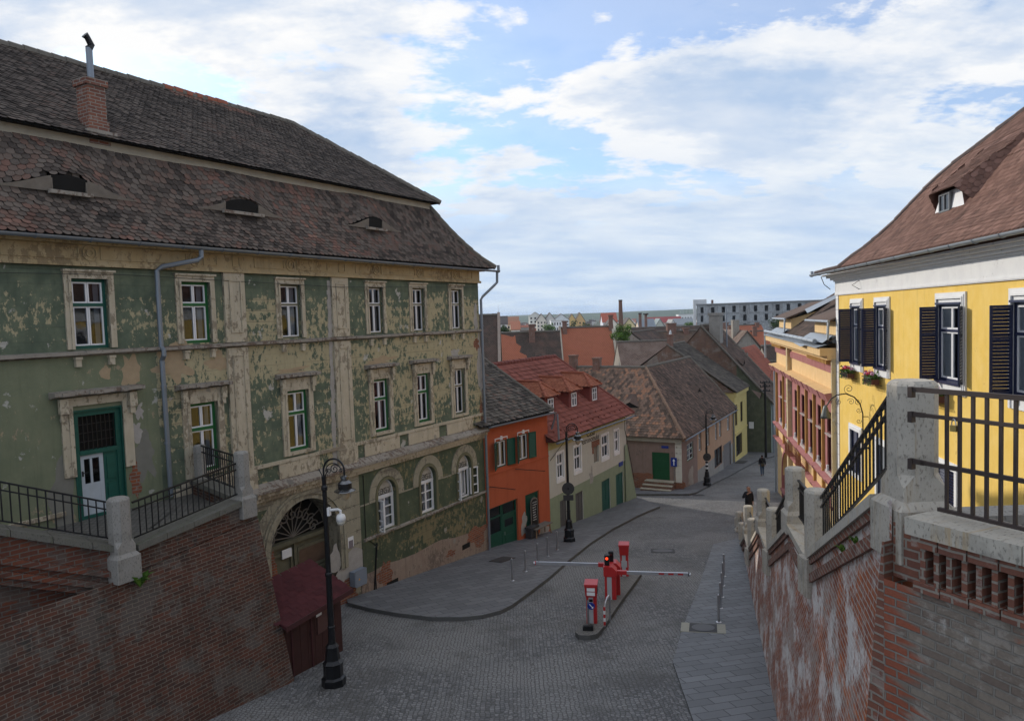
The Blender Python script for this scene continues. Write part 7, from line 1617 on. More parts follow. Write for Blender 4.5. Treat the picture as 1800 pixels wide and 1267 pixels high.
T = machine('red ticket machine with its back to the camera at the far end of the island', gh(1098, 1011), IROT, False, 0)
def barrier(label, loc, rot, side, armlen, armz, lit):
    T = thing('parking_barrier', label, 'barrier', loc, rot, 'parking barrier units'); m2 = MB(); m2.box(-.17, .17, -.16, .16, 0, .74); m2.build('cabinet', REDP, T)
    m2 = MB(); m2.box(-.10, .04, -.17, -.1605, .02, .72); m2.build('front_panel', GREYP, T)
    m2 = MB(); m2.prism([(-.2, -.19, .7405), (.2, -.19, .7405), (.2, -.19, .90), (.06, -.19, 1.04), (-.2, -.19, 1.04)], (0, .38, 0)); m2.build('head', REDP, T)
    m2 = MB(); m2.lathe([(.05, 1.03), (.05, 1.06)], (-.1, 0, 0), 8); m2.box(-.17, -.02, -.07, .07, 1.05, 1.36); tl = m2.build('signal_housing', BLACK, T)
    m2 = MB(); m2.lathe([(.045, 0), (.035, .015), (.005, .02)], (0, 0, 0), 12); m2.v = [(x - .095, -.072 - z, y + 1.26) for x, y, z in m2.v]
    if lit:
        lt = matnt('lit_red_signal'); e = lt.n('ShaderNodeEmission', Color=(1, .06, .02, 1), Strength=1.6); lt.n('ShaderNodeOutputMaterial', Surface=e.outputs[0]); m2.build('signal_lens', lt.m, tl)
    else: m2.build('signal_lens', m_plain('unlit_lens', (.05, .01, .01), .2), tl)
    m2 = MB(); m2.box(min(side * .2, side * .5), max(side * .2, side * .5), -.05, .05, armz - .06, armz + .06); m2.build('arm_socket', REDP, T)
    m2 = MB(); m2.box(min(side * .5, side * armlen), max(side * .5, side * armlen), -.03, .03, armz - .045, armz + .045); m2.tube([(side * armlen, 0, armz), (side * (armlen + .05), 0, armz)], .05, 8); arm = m2.build('boom_arm', m_plain('brushed_aluminium', (.50, .51, .54), .35, .7, .1), T)
    m2 = MB()
    for k in (.62, .74, .86) if side > 0 else (.0,):
        if k: x = side * armlen * k; m2.box(x, x + .16, -.032, -.0305, armz - .025, armz + .025)
    if side > 0: m2.build('red_stripe', REDP, arm); m3 = MB(); m3.box(armlen - .02, armlen + .02, -.035, .035, armz - .05, armz + .05); m3.build('end_cap', BLACK, arm)
    else: m3 = MB(); m3.box(-armlen - .02, -armlen + .02, -.035, .035, armz - .05, armz + .05); m3.build('end_cap', REDP, arm)
    return T
barrier('front barrier cabinet with a lit red signal and its boom reaching to the right', gh(1074, 1051), IROT, 1, 2.35, .82, True)
barrier('rear barrier cabinet with a black signal box and its boom reaching to the left', gh(1081, 1043), IROT, -1, 2.5, .92, False)
P = gh(1034.5, 1100); T = thing('keep_right_sign', 'small round blue arrow sign on a thin grey post before the nearest ticket machine', 'sign', P, IROT)
m2 = MB(); m2.tube([(0, 0, 0), (0, 0, .72)], .028, 8); m2.build('pole', STEEL, T); m2 = MB(); m2.lathe([(.095, -.004), (.1, 0), (.095, .004)], (0, 0, 0), 20); m2.v = [(x + .09, z - .05, y + .58) for x, y, z in m2.v]; dsc = m2.build('disc', BLUE, T)
m2 = MB(); m2.poly([(.03, -.056, .63), (.05, -.056, .645), (.125, -.056, .555), (.15, -.056, .575), (.145, -.056, .515), (.09, -.056, .525), (.11, -.056, .54)][::-1]); m2.build('arrow', WHITE, dsc)
T = thing('rubber_block', 'black rubber block at the foot of the blue arrow sign', 'block', gh(1034, 1107), IROT); m2 = MB(); m2.box(-.14, .14, -.07, .07, 0, .11); m2.box(-.12, .12, -.055, .055, .1105, .13); m2.build('body', BLACK, T)
P = gh(1063, 1101); T = thing('hoop_guard', 'steel hoop guard with red and white bands at the island edge', 'guard rail', P, R_(62)); m2 = MB()
m2.tube([(0, 0, 0), (0, 0, .5), (.06, 0, .62), (.2, 0, .72), (.36, 0, .72), (.42, 0, .66), (.42, 0, 0)], .026, 8); m2.build('hoop', STEEL, T); m2 = MB()
for k in range(5): m2.lathe([(.03, .05 + k * .1), (.03, .149 + k * .1)], (0, 0, 0), 10, k % 2)
m2.build('warning_bands', [REDP, WHITE], T)
# ================================================================ covers in the paving
def cover(label, name, px, py, h, w_, d_, rot, ring, mats, cat='manhole cover'):
    P = gnd(px, py, h); s = (gz(P[1] + .3) - gz(P[1] - .3)) / .6; T = thing(name, label, cat, (float(P[0]), float(P[1]), float(P[2])), 0)
    c, sn = math.cos(rot), math.sin(rot); tz = lambda x, y, z: (x * c - y * sn, x * sn + y * c, z + s * (x * sn + y * c))
    def pl(mb_, x0, x1, y0, y1, z): mb_.hexa([tz(x0, y0, -.04), tz(x1, y0, -.04), tz(x1, y1, -.04), tz(x0, y1, -.04), tz(x0, y0, z), tz(x1, y0, z), tz(x1, y1, z), tz(x0, y1, z)])
    if ring: m2 = MB(); pl(m2, -w_ / 2 - .22, w_ / 2 + .22, -d_ / 2 - .03, d_ / 2 + .03, .006); m2.build('stone_collar', mats[1], T)
    m2 = MB(); pl(m2, -w_ / 2, w_ / 2, -d_ / 2, d_ / 2, .012); m2.build('frame', mats[0], T)
    m2 = MB(); m2.poly([tz(w_ * .42 * math.cos(6.2832 * k / 24), d_ * .42 * math.sin(6.2832 * k / 24), .018) for k in range(24)])
    m2.build('lid', mats[2], T)
CI = m_metal('worn_cast_iron', (.10, .10, .105), .6, .3, .4); CI2 = m_metal('dark_cast_iron', (.05, .05, .052), .7, .3, .4); CIB = m_plain('rusty_iron_plate', (.06, .05, .047), .8, 0, .4, 8)
cover('round iron manhole in a pale stone collar on the right pavement', 'manhole_cover', 1236, 1103, .055, .72, .72, R_(-15), True, (CI2, m_plain('pale_collar', (.33, .32, .27), .9, 0, .2, 6), CI))
cover('rectangular dark iron cover on the setts beyond the barrier', 'manhole_cover', 1165, 968, .002, .95, .75, R_(-10), False, (CI2, CI, CI))
cover('dark drain grate on the pavement before the orange shop door', 'drain_grate', 883, 983, .125, .95, .6, OR.rot, False, (CIB, CI, CI2), 'grate')
cover('small iron cover on the setts near the walking man', 'manhole_cover', 1227, 870, .002, .7, .5, 0, False, (CI2, CI, CI2)); cover('flat dark cover on the far pavement by the yellow house', 'manhole_cover', 1303, 812, .125, 1.6, .8, BR.rot, False, (CI2, CI, CI2))
# ================================================================ overhead wire post
P = at(1345.5, 735, 63); T = thing('utility_pole', 'thin dark utility pole with cross arms at the bend of the street', 'pole', (float(P[0]), 63., 2.9)); m2 = MB(); m2.tube([(0, 0, 0), (0, 0, 6.9)], [.12, .09], 8); m2.build('shaft', BLACK, T); m2 = MB()
for z in (6.0, 6.4, 6.75): m2.box(-.45, .45, -.04, .04, z, z + .08); [m2.tube([(x, 0, z + .08), (x, 0, z + .2)], .03, 5) for x in (-.4, -.15, .15, .4)]
m2.build('cross_arms', BLACK, T)

# ================================================================ people
def skin_body(name, joints, edges, mat, parent, sub=2, rootv=0):
    me = bpy.data.meshes.new(name); me.from_pydata([j[:3] for j in joints], edges, []); o = bpy.data.objects.new(name, me); COL.objects.link(o)
    md = o.modifiers.new('s', 'SKIN'); md.use_smooth_shade = True
    for i, j in enumerate(joints):
        v = me.skin_vertices[0].data[i]; v.radius = (j[3], j[4] if len(j) > 4 else j[3]); v.use_root = (i == rootv)
    o.modifiers.new('u', 'SUBSURF').levels = sub; o.modifiers['u'].render_levels = sub
    bpy.context.view_layer.update(); m = bpy.data.meshes.new_from_object(o.evaluated_get(bpy.context.evaluated_depsgraph_get())); bpy.data.objects.remove(o)
    m.materials.clear(); m.materials.append(mat); o = bpy.data.objects.new(name, m); COL.objects.link(o); o.parent = parent; return o
SKIN = m_plain('skin', (.42, .24, .17), .6, 0, .08, 4)
def person(label, loc, rot, H, stride, top, bot, hair, hood, elbow, bald=False, bag=None, shoes=BLACK):
    T = thing('person', label, 'person', loc, rot); k = H / 1.75
    S = lambda *p: tuple(q * k for q in p)
    # joints face -y ; index:  pelvis spine chest neck head
    J = [S(0, 0, .95, .15, .11), S(0, 0, 1.12, .14, .10), S(0, .01, 1.32, .165, .11), S(0, .0, 1.47, .06, .06), S(0, -.01, 1.56, .055, .06)]
    E_ = [(0, 1), (1, 2), (2, 3), (3, 4)]
    sl, sr = stride
    legs = []
    for s, st in ((-1, sl), (1, sr)):
        i = len(J); J += [S(s * .09, 0, .88, .095), S(s * .09, -.10 * st - .02, .50, .062), S(s * .09, .14 * -st + (.05 if st < 0 else 0), .09 + (.03 if st < 0 else 0), .042), S(s * .10, .14 * -st - .14 + (.05 if st < 0 else 0), .035 + (.0 if st < 0 else 0), .038)]
        E_ += [(0, i), (i, i + 1), (i + 1, i + 2), (i + 2, i + 3)]; legs.append(i)
    arms = []
    for s, ar in ((-1, elbow[0]), (1, elbow[1])):
        i = len(J); J += [S(s * .17, .01, 1.42, .062), S(s * (.23 + ar[3]), .03, 1.16, .047), S(s * ar[0], ar[1], ar[2], .034)]; E_ += [(2, i), (i, i + 1), (i + 1, i + 2)]; arms.append(i)
        # palm and five fingers, curled
        w0 = i + 2; hx, hy, hz = ar[0], ar[1], ar[2]; fx = 0 if not ar[4] else -.3 * 1
        d = Vector((s * fx, -.25, -1.0 if not ar[4] else .25)).normalized() * .09; b = len(J); J.append(S(s * hx + d.x, hy + d.y, hz + d.z, .030, .018)); E_.append((w0, b))
        for f in range(4):
            off = Vector((0, (f - 1.5) * .019, 0)) if not ar[4] else Vector((0, 0, (f - 1.5) * .019)); c = len(J); l = (.065, .078, .074, .058)[f]
            p = Vector((s * hx, hy, hz)) + d + off; p1 = p + d.normalized() * l * .6 + Vector((-s * .008, -.012, 0)); p2 = p1 + d.normalized() * l * .4 + Vector((-s * .022, -.018, .01))
            J += [S(*p1, .0095), S(*p2, .008)]; E_ += [(b, c), (c, c + 1)]
        c = len(J); p = Vector((s * hx, hy, hz)) + d * .4 + Vector((-s * .02, -.035, 0)); J += [S(*p, .012), S(*(p + d * .45 + Vector((-s * .01, -.012, 0))), .010)]; E_ += [(w0, c), (c, c + 1)]
    # skull on the same skeleton
    c = len(J); J += [S(0, .012, 1.655, .088, .098), S(0, .005, 1.73, .06, .075), S(0, -.045, 1.60, .055, .05)]; E_ += [(4, c), (c, c + 1), (4, c + 2)]
    body = skin_body('body', J, E_, SKIN, T, 2)
    # face
    m2 = MB(); m2.lathe([(.012, -.03), (.018, -.012), (.010, .02), (.004, .03)], S(0, -.108, 1.645), 7); 
    for s in (-1, 1): m2.lathe([(.012, -.03), (.02, -.01), (.02, .015), (.01, .03)], S(s * .088, .01, 1.645), 7)
    m2.build('nose_and_ears', SKIN, body, smooth=True)
    m2 = MB()
    for s in (-1, 1): m2.lathe([(.004, -.008), (.011, 0), (.004, .008)], S(s * .033, -.092, 1.668), 8)
    m2.box(-.024 * k, .024 * k, -.099 * k, -.094 * k, 1.592 * k, 1.600 * k); m2.build('eyes_and_mouth', m_plain('dark_face_detail', (.06, .025, .02), .5) if 'dark_face_detail' not in bpy.data.materials else bpy.data.materials['dark_face_detail'], body)
    # clothes grow on the same joints
    up = [0, 1, 2]; JJ = [(*J[0][:2], J[0][2] - .19 * k, J[0][3] * 1.3, J[0][4] * 1.45), (*J[0][:2], J[0][2], J[0][3] * 1.3, J[0][4] * 1.45)] + [(*J[i][:3], J[i][3] * 1.28, J[i][4] * 1.45) for i in (1, 2)] + [(J[3][0], J[3][1], J[3][2] - .01, .10 * k, .095 * k)]; EE = [(0, 1), (1, 2), (2, 3), (3, 4)]
    for i in arms: q = len(JJ); JJ += [(*J[i][:3], J[i][3] * 1.25), (*J[i + 1][:3], J[i + 1][3] * 1.4), (*[J[i + 1][m] + (J[i + 2][m] - J[i + 1][m]) * .93 for m in range(3)], .05 * k)]; EE += [(3, q), (q, q + 1), (q + 1, q + 2)]
    skin_body('jacket', JJ, EE, top, T, 2)
    JJ = [(*J[0][:2], J[0][2] + .10 * k, J[0][3] * 1.08, J[0][4] * 1.15)]; EE = []
    for i in legs: q = len(JJ); JJ += [(*J[i][:3], J[i][3] * 1.1), (*J[i + 1][:3], J[i + 1][3] * 1.18), (*J[i + 2][:3], J[i + 2][3] * 1.35)]; EE += [(0, q), (q, q + 1), (q + 1, q + 2)]
    skin_body('trousers', JJ, EE, bot, T, 2)
    for i in legs: skin_body('shoe', [(J[i + 2][0], J[i + 2][1] + .03 * k, J[i + 2][2] - .03 * k, .045 * k), (J[i + 3][0], J[i + 3][1] - .02 * k, J[i + 3][2] + .005 * k, .042 * k, .03 * k)], [(0, 1)], shoes, T, 1)
    if bald: skin_body('cropped_hair', [S(0, .05, 1.655, .092, .085), S(0, .025, 1.735, .082, .09)], [(0, 1)], hair, T, 2)
    else: skin_body('hair', [S(0, .045, 1.54, .08, .06), S(0, .035, 1.66, .10, .095), S(0, .015, 1.735, .078, .085)], [(0, 1), (1, 2)], hair, T, 2)
    if hood: skin_body('hood', [S(0, .10, 1.46, .11, .07), S(0, .03, 1.50, .12, .09)], [(0, 1)], hood, T, 2)
    if bag: m2 = MB(); m2.box(-.15 * k, .12 * k, .14 * k, .24 * k, .84 * k, 1.06 * k); m2.tube([S(-.1, .2, 1.05), S(.05, .16, 1.35), S(.14, .04, 1.5), S(.1, -.14, 1.3)], .014 * k, 5); m2.build('shoulder_bag', bag, T)
    return T
P = gnd(1340, 836); person('person walking away in a dark jacket and dark red hood with a shoulder bag', tuple(map(float, P)), R_(168), 1.6, (1, -1), m_plain('black_jacket', (.012, .012, .014), .8), m_plain('blue_jeans', (.05, .075, .12), .9, 0, .2, 20), m_plain('dark_hair', (.02, .012, .01), .7), m_plain('dark_red_hood', (.09, .015, .018), .9), ((.25, -.06, .92, 0, 0), (.25, .06, .92, 0, 0)), bag=m_plain('brown_bag', (.07, .055, .035), .7))
Y = 36.; P = at(1316, 884, Y); person('person with cropped hair and a black coat coming up behind the stone posts', (float(P[0]), Y, float(gz(Y))), R_(8), 1.74, (-1, 1), m_plain('dark_coat', (.014, .015, .019), .85), m_plain('charcoal_trousers', (.03, .03, .033), .9), m_plain('short_brown_hair', (.05, .032, .024), .8), None, ((.12, -.16, 1.42, .06, 1), (.24, .03, .93, 0, 0)), bald=True)
# ================================================================ roofs and houses of the lower town
def px_house(name, label, rl, rr, Y, drop, run, wall, roof, back=None, zb=1.6, parapet=None, chim=(), skew=0., extra=0, gable=None, roofname='roof'):
    """house whose ridge runs between two photo points at depth Y; one roof side faces the camera"""
    A = at(*rl, Y); B = at(*rr, Y + skew); F = Fac(A, B); L = F.L; zr = float(A[2] + B[2]) / 2; ze = zr - drop
    T = thing(name, label, 'house', F.w(0, -run, zb), F.rot); mb = MB(); run2 = back or run
    sh = lambda m: setattr(m, 'v', [(x, y + run, z) for x, y, z in m.v])
    mb.box(.05, L - .05, -run + .3, run2 - .3, zb - 1, ze + .1); gable_faces(mb, .06, L - .06, -run + .3, run2 - .3, ze + .1, zr - .12, 0); sh(mb); mb.build('wall', [wall], T, True)
    mb = MB(); n_ = 5
    mb.hexa([(0, -run, ze), (L, -run, ze), (L, 0, zr), (0, 0, zr), (0, -run, ze + .12), (L, -run, ze + .12), (L, 0, zr + .12), (0, 0, zr + .12)]); mb.hexa([(0, .001, zr), (L, .001, zr), (L, run2, ze), (0, run2, ze), (0, .001, zr + .12), (L, .001, zr + .12), (L, run2, ze + .12), (0, run2, ze + .12)])
    sh(mb); mb.build(roofname, roof, T, True)
    mb = MB(); ridge(mb, (0, 0, zr + .14), (L, 0, zr + .14), .14, .5); sh(mb); mb.build('ridge_tiles', RIDGE_G, T, True)
    if parapet:
        for x in (-.3, L + .02): mb = MB(); mb.prism([(x, -run - .1, ze), (x, 0, zr), (x, 0, zr + .4), (x, -run - .1, ze + .4)], (.28, 0, 0)); mb.prism([(x, 0, zr), (x, run2, ze), (x, run2, ze + .4), (x, 0, zr + .4)], (.28, 0, 0)); sh(mb); mb.build('parapet', parapet, T, True)
    for (t_, y, w_, h) in chim:
        mb = MB(); x = L * t_; zz = zr - abs(y) * drop / run; mb.box(x - w_ / 2, x + w_ / 2, y - w_ * .4, y + w_ * .4, zz - .6, zr + h); mb.box(x - w_ / 2 - .08, x + w_ / 2 + .08, y - w_ * .4 - .08, y + w_ * .4 + .08, zr + h + .0005, zr + h + .18); sh(mb); mb.build('chimney', BRICK_R, T, True)
    return T, F, L, zr, ze, run
GREYW = m_peel('old_grey_wall_render', (.30, .27, .23), (.35, .32, .28), (.26, .2, .15), (.4, .38, .34), .4, .66, None, .35)
PALEW = m_peel('pale_town_wall', (.60, .56, .50), (.64, .6, .55), (.5, .46, .4), (.55, .53, .5), .2, .72, None, .2)
F_MIX = m_tile('far_mixed_tiles', [(0, (.07, .055, .048)), (.5, (.13, .10, .085)), (.8, (.19, .14, .12)), (1, (.26, .15, .11))], None, .35)
px_house('tiled_house', 'old house with a steep mottled brown roof just right of the green house', (790, 556), (874, 558), 75, 5.4, 5.2, GREYW, F_DARK, parapet=m_plain('pinkish_verge_mortar', (.30, .24, .20), .9, 0, .4, 4))
T, F, L, zr, ze, run = px_house('tiled_house', 'old house with a dark tiled roof and a terracotta patch at its left end', (879, 588), (984, 583), 92, 6.5, 6.0, GREYW, F_DARK, chim=((.53, -.9, .75, .95),))
mb = MB(); P = [(0.05, -.1), (1.6, -.5), (1.9, -.3), (2.0, -1.2), (2.6, -1.6), (2.35, -2.2), (3.2, -2.6), (3.4, -3.1), (2.7, -3.3), (2.8, -4.4), (.05, -4.6)]
mb.poly([(x, y + run, zr + y * (zr - ze) / run + .14) for x, y in P][::-1]); mb.build('new_tile_patch', TERRA, T, True)
mb = MB(); x = L * .6; y = -3.0; z = zr + y * (zr - ze) / run + .12
for j in range(10):
    a, b = -1.3 + 2.6 * j / 10, -1.3 + 2.6 * (j + 1) / 10; h0, h1 = .35 * math.cos(a * 1.2) ** 2, .35 * math.cos(b * 1.2) ** 2
    mb.poly([(x + a, y + run - .02, z), (x + b, y + run - .02, z), (x + b, y + run - .05, z + h1 + .03), (x + a, y + run - .05, z + h0 + .03)], 1); mb.poly([(x + a, y + run - .1, z + h0 + .04), (x + b, y + run - .1, z + h1 + .04), (x + b, y + run + 1.0, z + 1.1), (x + a, y + run + 1.0, z + 1.1)], 0)
mb.build('eyelid_dormer', [F_DARK, DARKV], T, True)
px_house('tiled_house', 'house with a clean bright terracotta roof between pale gable parapets', (986, 578), (1074, 575), 100, 6.6, 5.6, PALEW, TERRA, parapet=m_plain('pale_parapet', (.42, .37, .30), .9, 0, .3, 2), chim=((.07, -.5, .6, .9), (.99, -.3, .55, 1.5)))
px_house('tiled_house', 'low house with a pale brown roof right of the terracotta one', (1084, 603), (1186, 600), 86, 4.4, 5.4, GREYW, F_PINK, chim=())
T, F, L, zr, ze, run = px_house('tiled_house', 'grey-roofed house with a plain gable beside the leafy tree', (1110, 581), (1150, 584), 104, 4.0, 5.0, GREYW, F_DARK, skew=14)
px_house('tiled_house', 'brown-roofed house behind the white satellite dish', (1155, 583), (1226, 584), 118, 3.5, 5, GREYW, F_GREY, chim=((.35, 0, 1.4, 1.3), (.7, -.5, .8, .5)))
px_house('tiled_house', 'long dark low roof stretching before the distant pale houses', (1108, 577), (1232, 574), 160, 3.0, 6, GREYW, F_DARK, chim=())
px_house('tiled_house', 'small house with an orange roof left of the brick gable', (1192, 584), (1228, 582), 128, 2.6, 4, PALEW, TERRA)
px_house('tiled_house', 'long house with a bright orange roof right of the sooty chimney', (1252, 575), (1338, 571), 150, 3.6, 5, PALEW, TERRA, chim=((.25, -.5, 1.1, .6), (.9, -.5, .7, .4)))
px_house('tiled_house', 'house with an orange roof just left of the peach house', (1318, 588), (1372, 578), 112, 3.4, 5, PALEW, TERRA, chim=((.1, -.8, .6, .7),))
px_house('tiled_house', 'grey-brown house roof behind the sooty chimney', (1262, 588), (1306, 590), 118, 4, 5, GREYW, F_GREY, chim=((.55, 0, 1.0, 1.2),))
# gable-on house with two little attic openings
A = at(1286, 622, 98); B = at(1348, 622, 98); F = Fac(A, B); L = F.L; za = float(at(1314, 583, 98)[2]); zeg = float(at(1286, 618, 98)[2]); T = fthing('gable_house', 'grey gable-end house with two small attic openings under a chimney', 'house', F, 1.8)
mb = MB(); um = L * .45
mb.poly([(0, 0, 1), (L, 0, 1), (L, 0, zeg - .8), (um, 0, za), (0, 0, zeg)]); mb.poly([(L, 0, 1), (L, 12, 1), (L, 12, zeg - .8), (L, 0, zeg - .8)]); mb.poly([(0, 12, 1), (0, 0, 1), (0, 0, zeg), (0, 12, zeg)]); mb.poly([(L, 12, 1), (0, 12, 1), (0, 12, zeg), (um, 12, za), (L, 12, zeg - .8)]); mb.build('wall', GREYW, T, True)
mb = MB()
for u in (.27, .62): mb = MB(); mb.box(L * u - .15, L * u + .15, -.012, -.002, za - 2.7, za - 2.1); mb.build('attic_opening', DARKV, T, True)
mb = MB(); s = .2; mb.hexa([(um, -.2, za), (um, 12, za), (L + .5, 12, zeg - 1.2), (L + .5, -.2, zeg - 1.2), (um, -.2, za + s), (um, 12, za + s), (L + .5, 12, zeg - 1.2 + s), (L + .5, -.2, zeg - 1.2 + s)]); mb.hexa([(um - .001, -.2, za), (-.5, -.2, zeg - .4), (-.5, 12, zeg - .4), (um - .001, 12, za), (um - .001, -.2, za + s), (-.5, -.2, zeg - .4 + s), (-.5, 12, zeg - .4 + s), (um - .001, 12, za + s)]); mb.build('roof', F_PINK, T, True)
mb = MB(); mb.box(um - 1.0, um - .1, 3, 3.8, za - 1.5, za + 1.6); mb.build('chimney', GREYW, T, True)
# fill behind the peach house
px_house('tiled_house', 'dark-roofed house partly hidden behind the peach house', (1338, 612), (1380, 606), 88, 4, 5, GREYW, F_DARK)
px_house('tiled_house', 'shadowed brown roof beside the red-roofed house', (1340, 640), (1378, 634), 84, 4, 4, GREYW, F_GREY)
# ---- factory chimneys
def stack(label, px, ytop, Y, r0_, r1_, zb, cap, mat):
    P = at(px, ytop, Y); T = thing('factory_chimney', label, 'chimney', (float(P[0]), Y, zb)); m2 = MB(); h = float(P[2]) - zb; m2.lathe([(r0_, 0), (r1_, h - .4)], (0, 0, 0), 14); m2.build('shaft', mat, T); m2 = MB(); m2.lathe([(r1_, h - .4), (r1_ + cap, h - .3), (r1_ + cap, h), (r1_ * .7, h)], (0, 0, 0), 14); m2.build('crown', m_plain('sooty_cap', (.07, .06, .055), .9) if 'sooty_cap' not in bpy.data.materials else bpy.data.materials['sooty_cap'], T)
stack('tallest slim brick factory chimney left of centre', 1090.5, 527, 230, 1.0, .55, 2, .08, m_brick('factory_stack_brick', (.26, .125, .09), (.2, .10, .075), (.25, .2, .16), (), .3, .1)); stack('short pale brick chimney behind the yellow gable', 1125, 550, 210, .55, .4, 2, .1, BRICK_R); stack('short brick chimney with a wide dark cap', 1135, 551, 200, .5, .36, 2, .4, BRICK_R)
# ---- derelict concrete block
A = at(1226, 600, 280); B = at(1475, 595, 268); F = Fac(A, B); L = F.L; zt = float(at(1244, 535.5, 280)[2]); CB = fthing('concrete_block', 'long derelict grey concrete block with empty window openings on the skyline', 'building', F, 1.5)
holes = []; nb_ = 13; bw_ = L / nb_
for k in range(nb_):
    for j in range(4):
        z = zt - 3.2 - j * 3.4
        if (k * 7 + j * 3) % 11 != 4: w_ = ru(1.0, 1.5); c = bw_ * (k + .35) ; holes.append((c, c + w_, z, z + ru(2.1, 2.5)))
mb = MB()
us = sorted({0, L, *[h[0] for h in holes], *[h[1] for h in holes]})
for k in range(nb_):
    hs_ = [h for h in holes if bw_ * k <= h[0] < bw_ * (k + 1)]; grid_wall(mb, bw_ * k, bw_ * (k + 1), 1, zt, hs_, 3.0, k % 3 == 1)
mb.poly([(0, 14, 1), (0, 0, 1), (0, 0, zt), (0, 14, zt)]); mb.poly([(L, 0, 1), (L, 14, 1), (L, 14, zt), (L, 0, zt)]); mb.poly([(L, 14, 1), (0, 14, 1), (0, 14, zt), (L, 14, zt)]); mb.poly([(0, 0, zt), (L, 0, zt), (L, 14, zt), (0, 14, zt)]); mb.build('wall', [CONC, m_peel('darker_concrete_panel', (.36, .37, .38), (.3, .31, .32), (.26, .26, .27), (.4, .42, .44), .5, .6, None, .75)], CB, True)
mb = MB(); mb.box(.2, L - .2, 2.9, 3.0, 1, zt - .2); mb.build('dark_interior', m_plain('grey_void', (.10, .105, .11), .9), CB, True)
for j in range(4): mb = MB(); mb.box(-.1, L + .1, -.15, -.005, zt - 3.75 - j * 3.4, zt - 3.3 - j * 3.4); mb.build('floor_slab', bpy.data.materials['darker_concrete_panel'], CB, True)
mb = MB(); mb.box(-.3, L + .2, -.6, 14, zt, zt + .35); mb.build('roof_slab', bpy.data.materials['darker_concrete_panel'], CB, True)
a = F.uz(1219, 560, 2)[0]; b = F.uz(1242, 530, 2)[0]; mb = MB(); mb.box(a, -.3, 0, 10, 1, float(at(1219, 527, 282)[2])); mb.box(-.3, b, 1.5, 10, zt, float(at(1219, 527, 282)[2])); mb.build('stair_tower', m_plain('sunlit_concrete', (.62, .63, .64), .9, 0, .12, .4), CB, True)  # sunlight on the end face is put into this paler concrete colour
mb = MB(); mb.box(b + 1.8, b + 2.6, 4, 5, zt + .35, zt + 1.8); mb.build('vent_stack', BRICK_R, CB, True)
# ---- distant blocks
def block(label, px0, px1, yt, yb, Y, wallc, roofc, kind='gable', rows=3, cols=5, depth=14, ridge_h=4., name='apartment_block', rot=0., split=None):
    A = at(px0, yb, Y); B = at(px1, yb, Y + rot); F = Fac(A, B); L = F.L; zt = float(at((px0 + px1) / 2, yt, Y)[2]); ze = zt - ridge_h if kind != 'flat' else zt; zb = 0.; T = thing(name, label, 'building', F.w(0, 0, zb), F.rot)
    holes = []; h_ = (ze - max(zb, 3)) / rows
    for k in range(cols):
        for j in range(rows): u = L * (k + .5) / cols; z = ze - h_ * (j + .8); holes.append((u - L / cols * .22, u + L / cols * .22, z, z + h_ * .5))
    mb = MB(); grid_wall(mb, 0, L, zb - 2, ze, holes, .5, 0); closed(mb, 0, L, depth, zb - 2, ze, 0)
    if kind == 'gable': mb.poly([(0, 0, ze), (L, 0, ze), (L / 2, 0, zt)]); mb.poly([(L, depth, ze), (0, depth, ze), (L / 2, depth, zt)])
    if kind == 'side': gable_faces(mb, .02, L - .02, 0, depth, ze, zt, depth / 2)
    m = m_plain('wall_' + label.split()[0] + '_block', tuple(min(.85, q * 1.35) for q in wallc), .9, 0, .12, .3); mb.build('wall', m, T, True); mb = MB()  # wall colour raised to stand in for sunlight these fronts do not get
    for h in holes: mb.poly([(h[0], .45, h[2]), (h[1], .45, h[2]), (h[1], .45, h[3]), (h[0], .45, h[3])])
    o = mb.build('window_panes', bpy.data.materials['dark_pane'], T, True); o['kind'] = 'stuff'
    mb = MB(); o_ = .4
    if kind == 'gable':
        for s in (0, 1): x = -o_ if s == 0 else L + o_; P = [(x, -o_, ze - .2), (L / 2, -o_, zt + .1), (L / 2, depth + o_, zt + .1), (x, depth + o_, ze - .2)]; mb.prism(P, (0, 0, .35))
    elif kind == 'side': mb.prism([(-o_, -o_, ze - .2), (L + o_, -o_, ze - .2), (L + o_, depth / 2, zt + .1), (-o_, depth / 2, zt + .1)], (0, 0, .35)); mb.prism([(-o_, depth / 2 + .01, zt + .1), (L + o_, depth / 2 + .01, zt + .1), (L + o_, depth + o_, ze - .2), (-o_, depth + o_, ze - .2)], (0, 0, .35))
    else: mb.box(-.2, L + .2, -.3, depth, ze, ze + .6)
    mb.build('roof', m_plain('roof_' + label.split()[0] + '_block', roofc, .9, 0, .2, .5), T, True); return T
GR = (.10, .085, .08); RD = (.40, .11, .07)
block('cream gabled apartment block at the far left of the skyline', 884, 912, 558, 580, 420, (.62, .50, .36), (.36, .18, .11), 'side', 3, 4)
block('grey-roofed small block far left behind the round green tree', 872, 892, 557, 582, 400, (.52, .52, .53), GR, 'side', 2, 3)
block('white low building with a red roof far left on the skyline', 899, 914, 566, 582, 380, (.68, .64, .56), (.42, .17, .1), 'side', 2, 3)
block('pale grey tall apartment block left of the white office block', 931, 952, 549, 582, 560, (.62, .61, .57), (.5, .5, .5), 'gable', 5, 3, 14, 3)
block('beige stepped apartment block with brown gable roof beside the pale tall one', 944, 961, 552, 583, 545, (.58, .53, .46), GR, 'gable', 4, 3, 16, 5)
block('grey apartment block with a brown gable roof, second in the middle group', 958, 977, 550, 583, 550, (.52, .50, .47), GR, 'gable', 4, 3, 16, 6)
block('white office building with dark window bands in the apartment group', 969, 992, 564, 583, 470, (.74, .76, .76), (.6, .6, .6), 'flat', 3, 5)
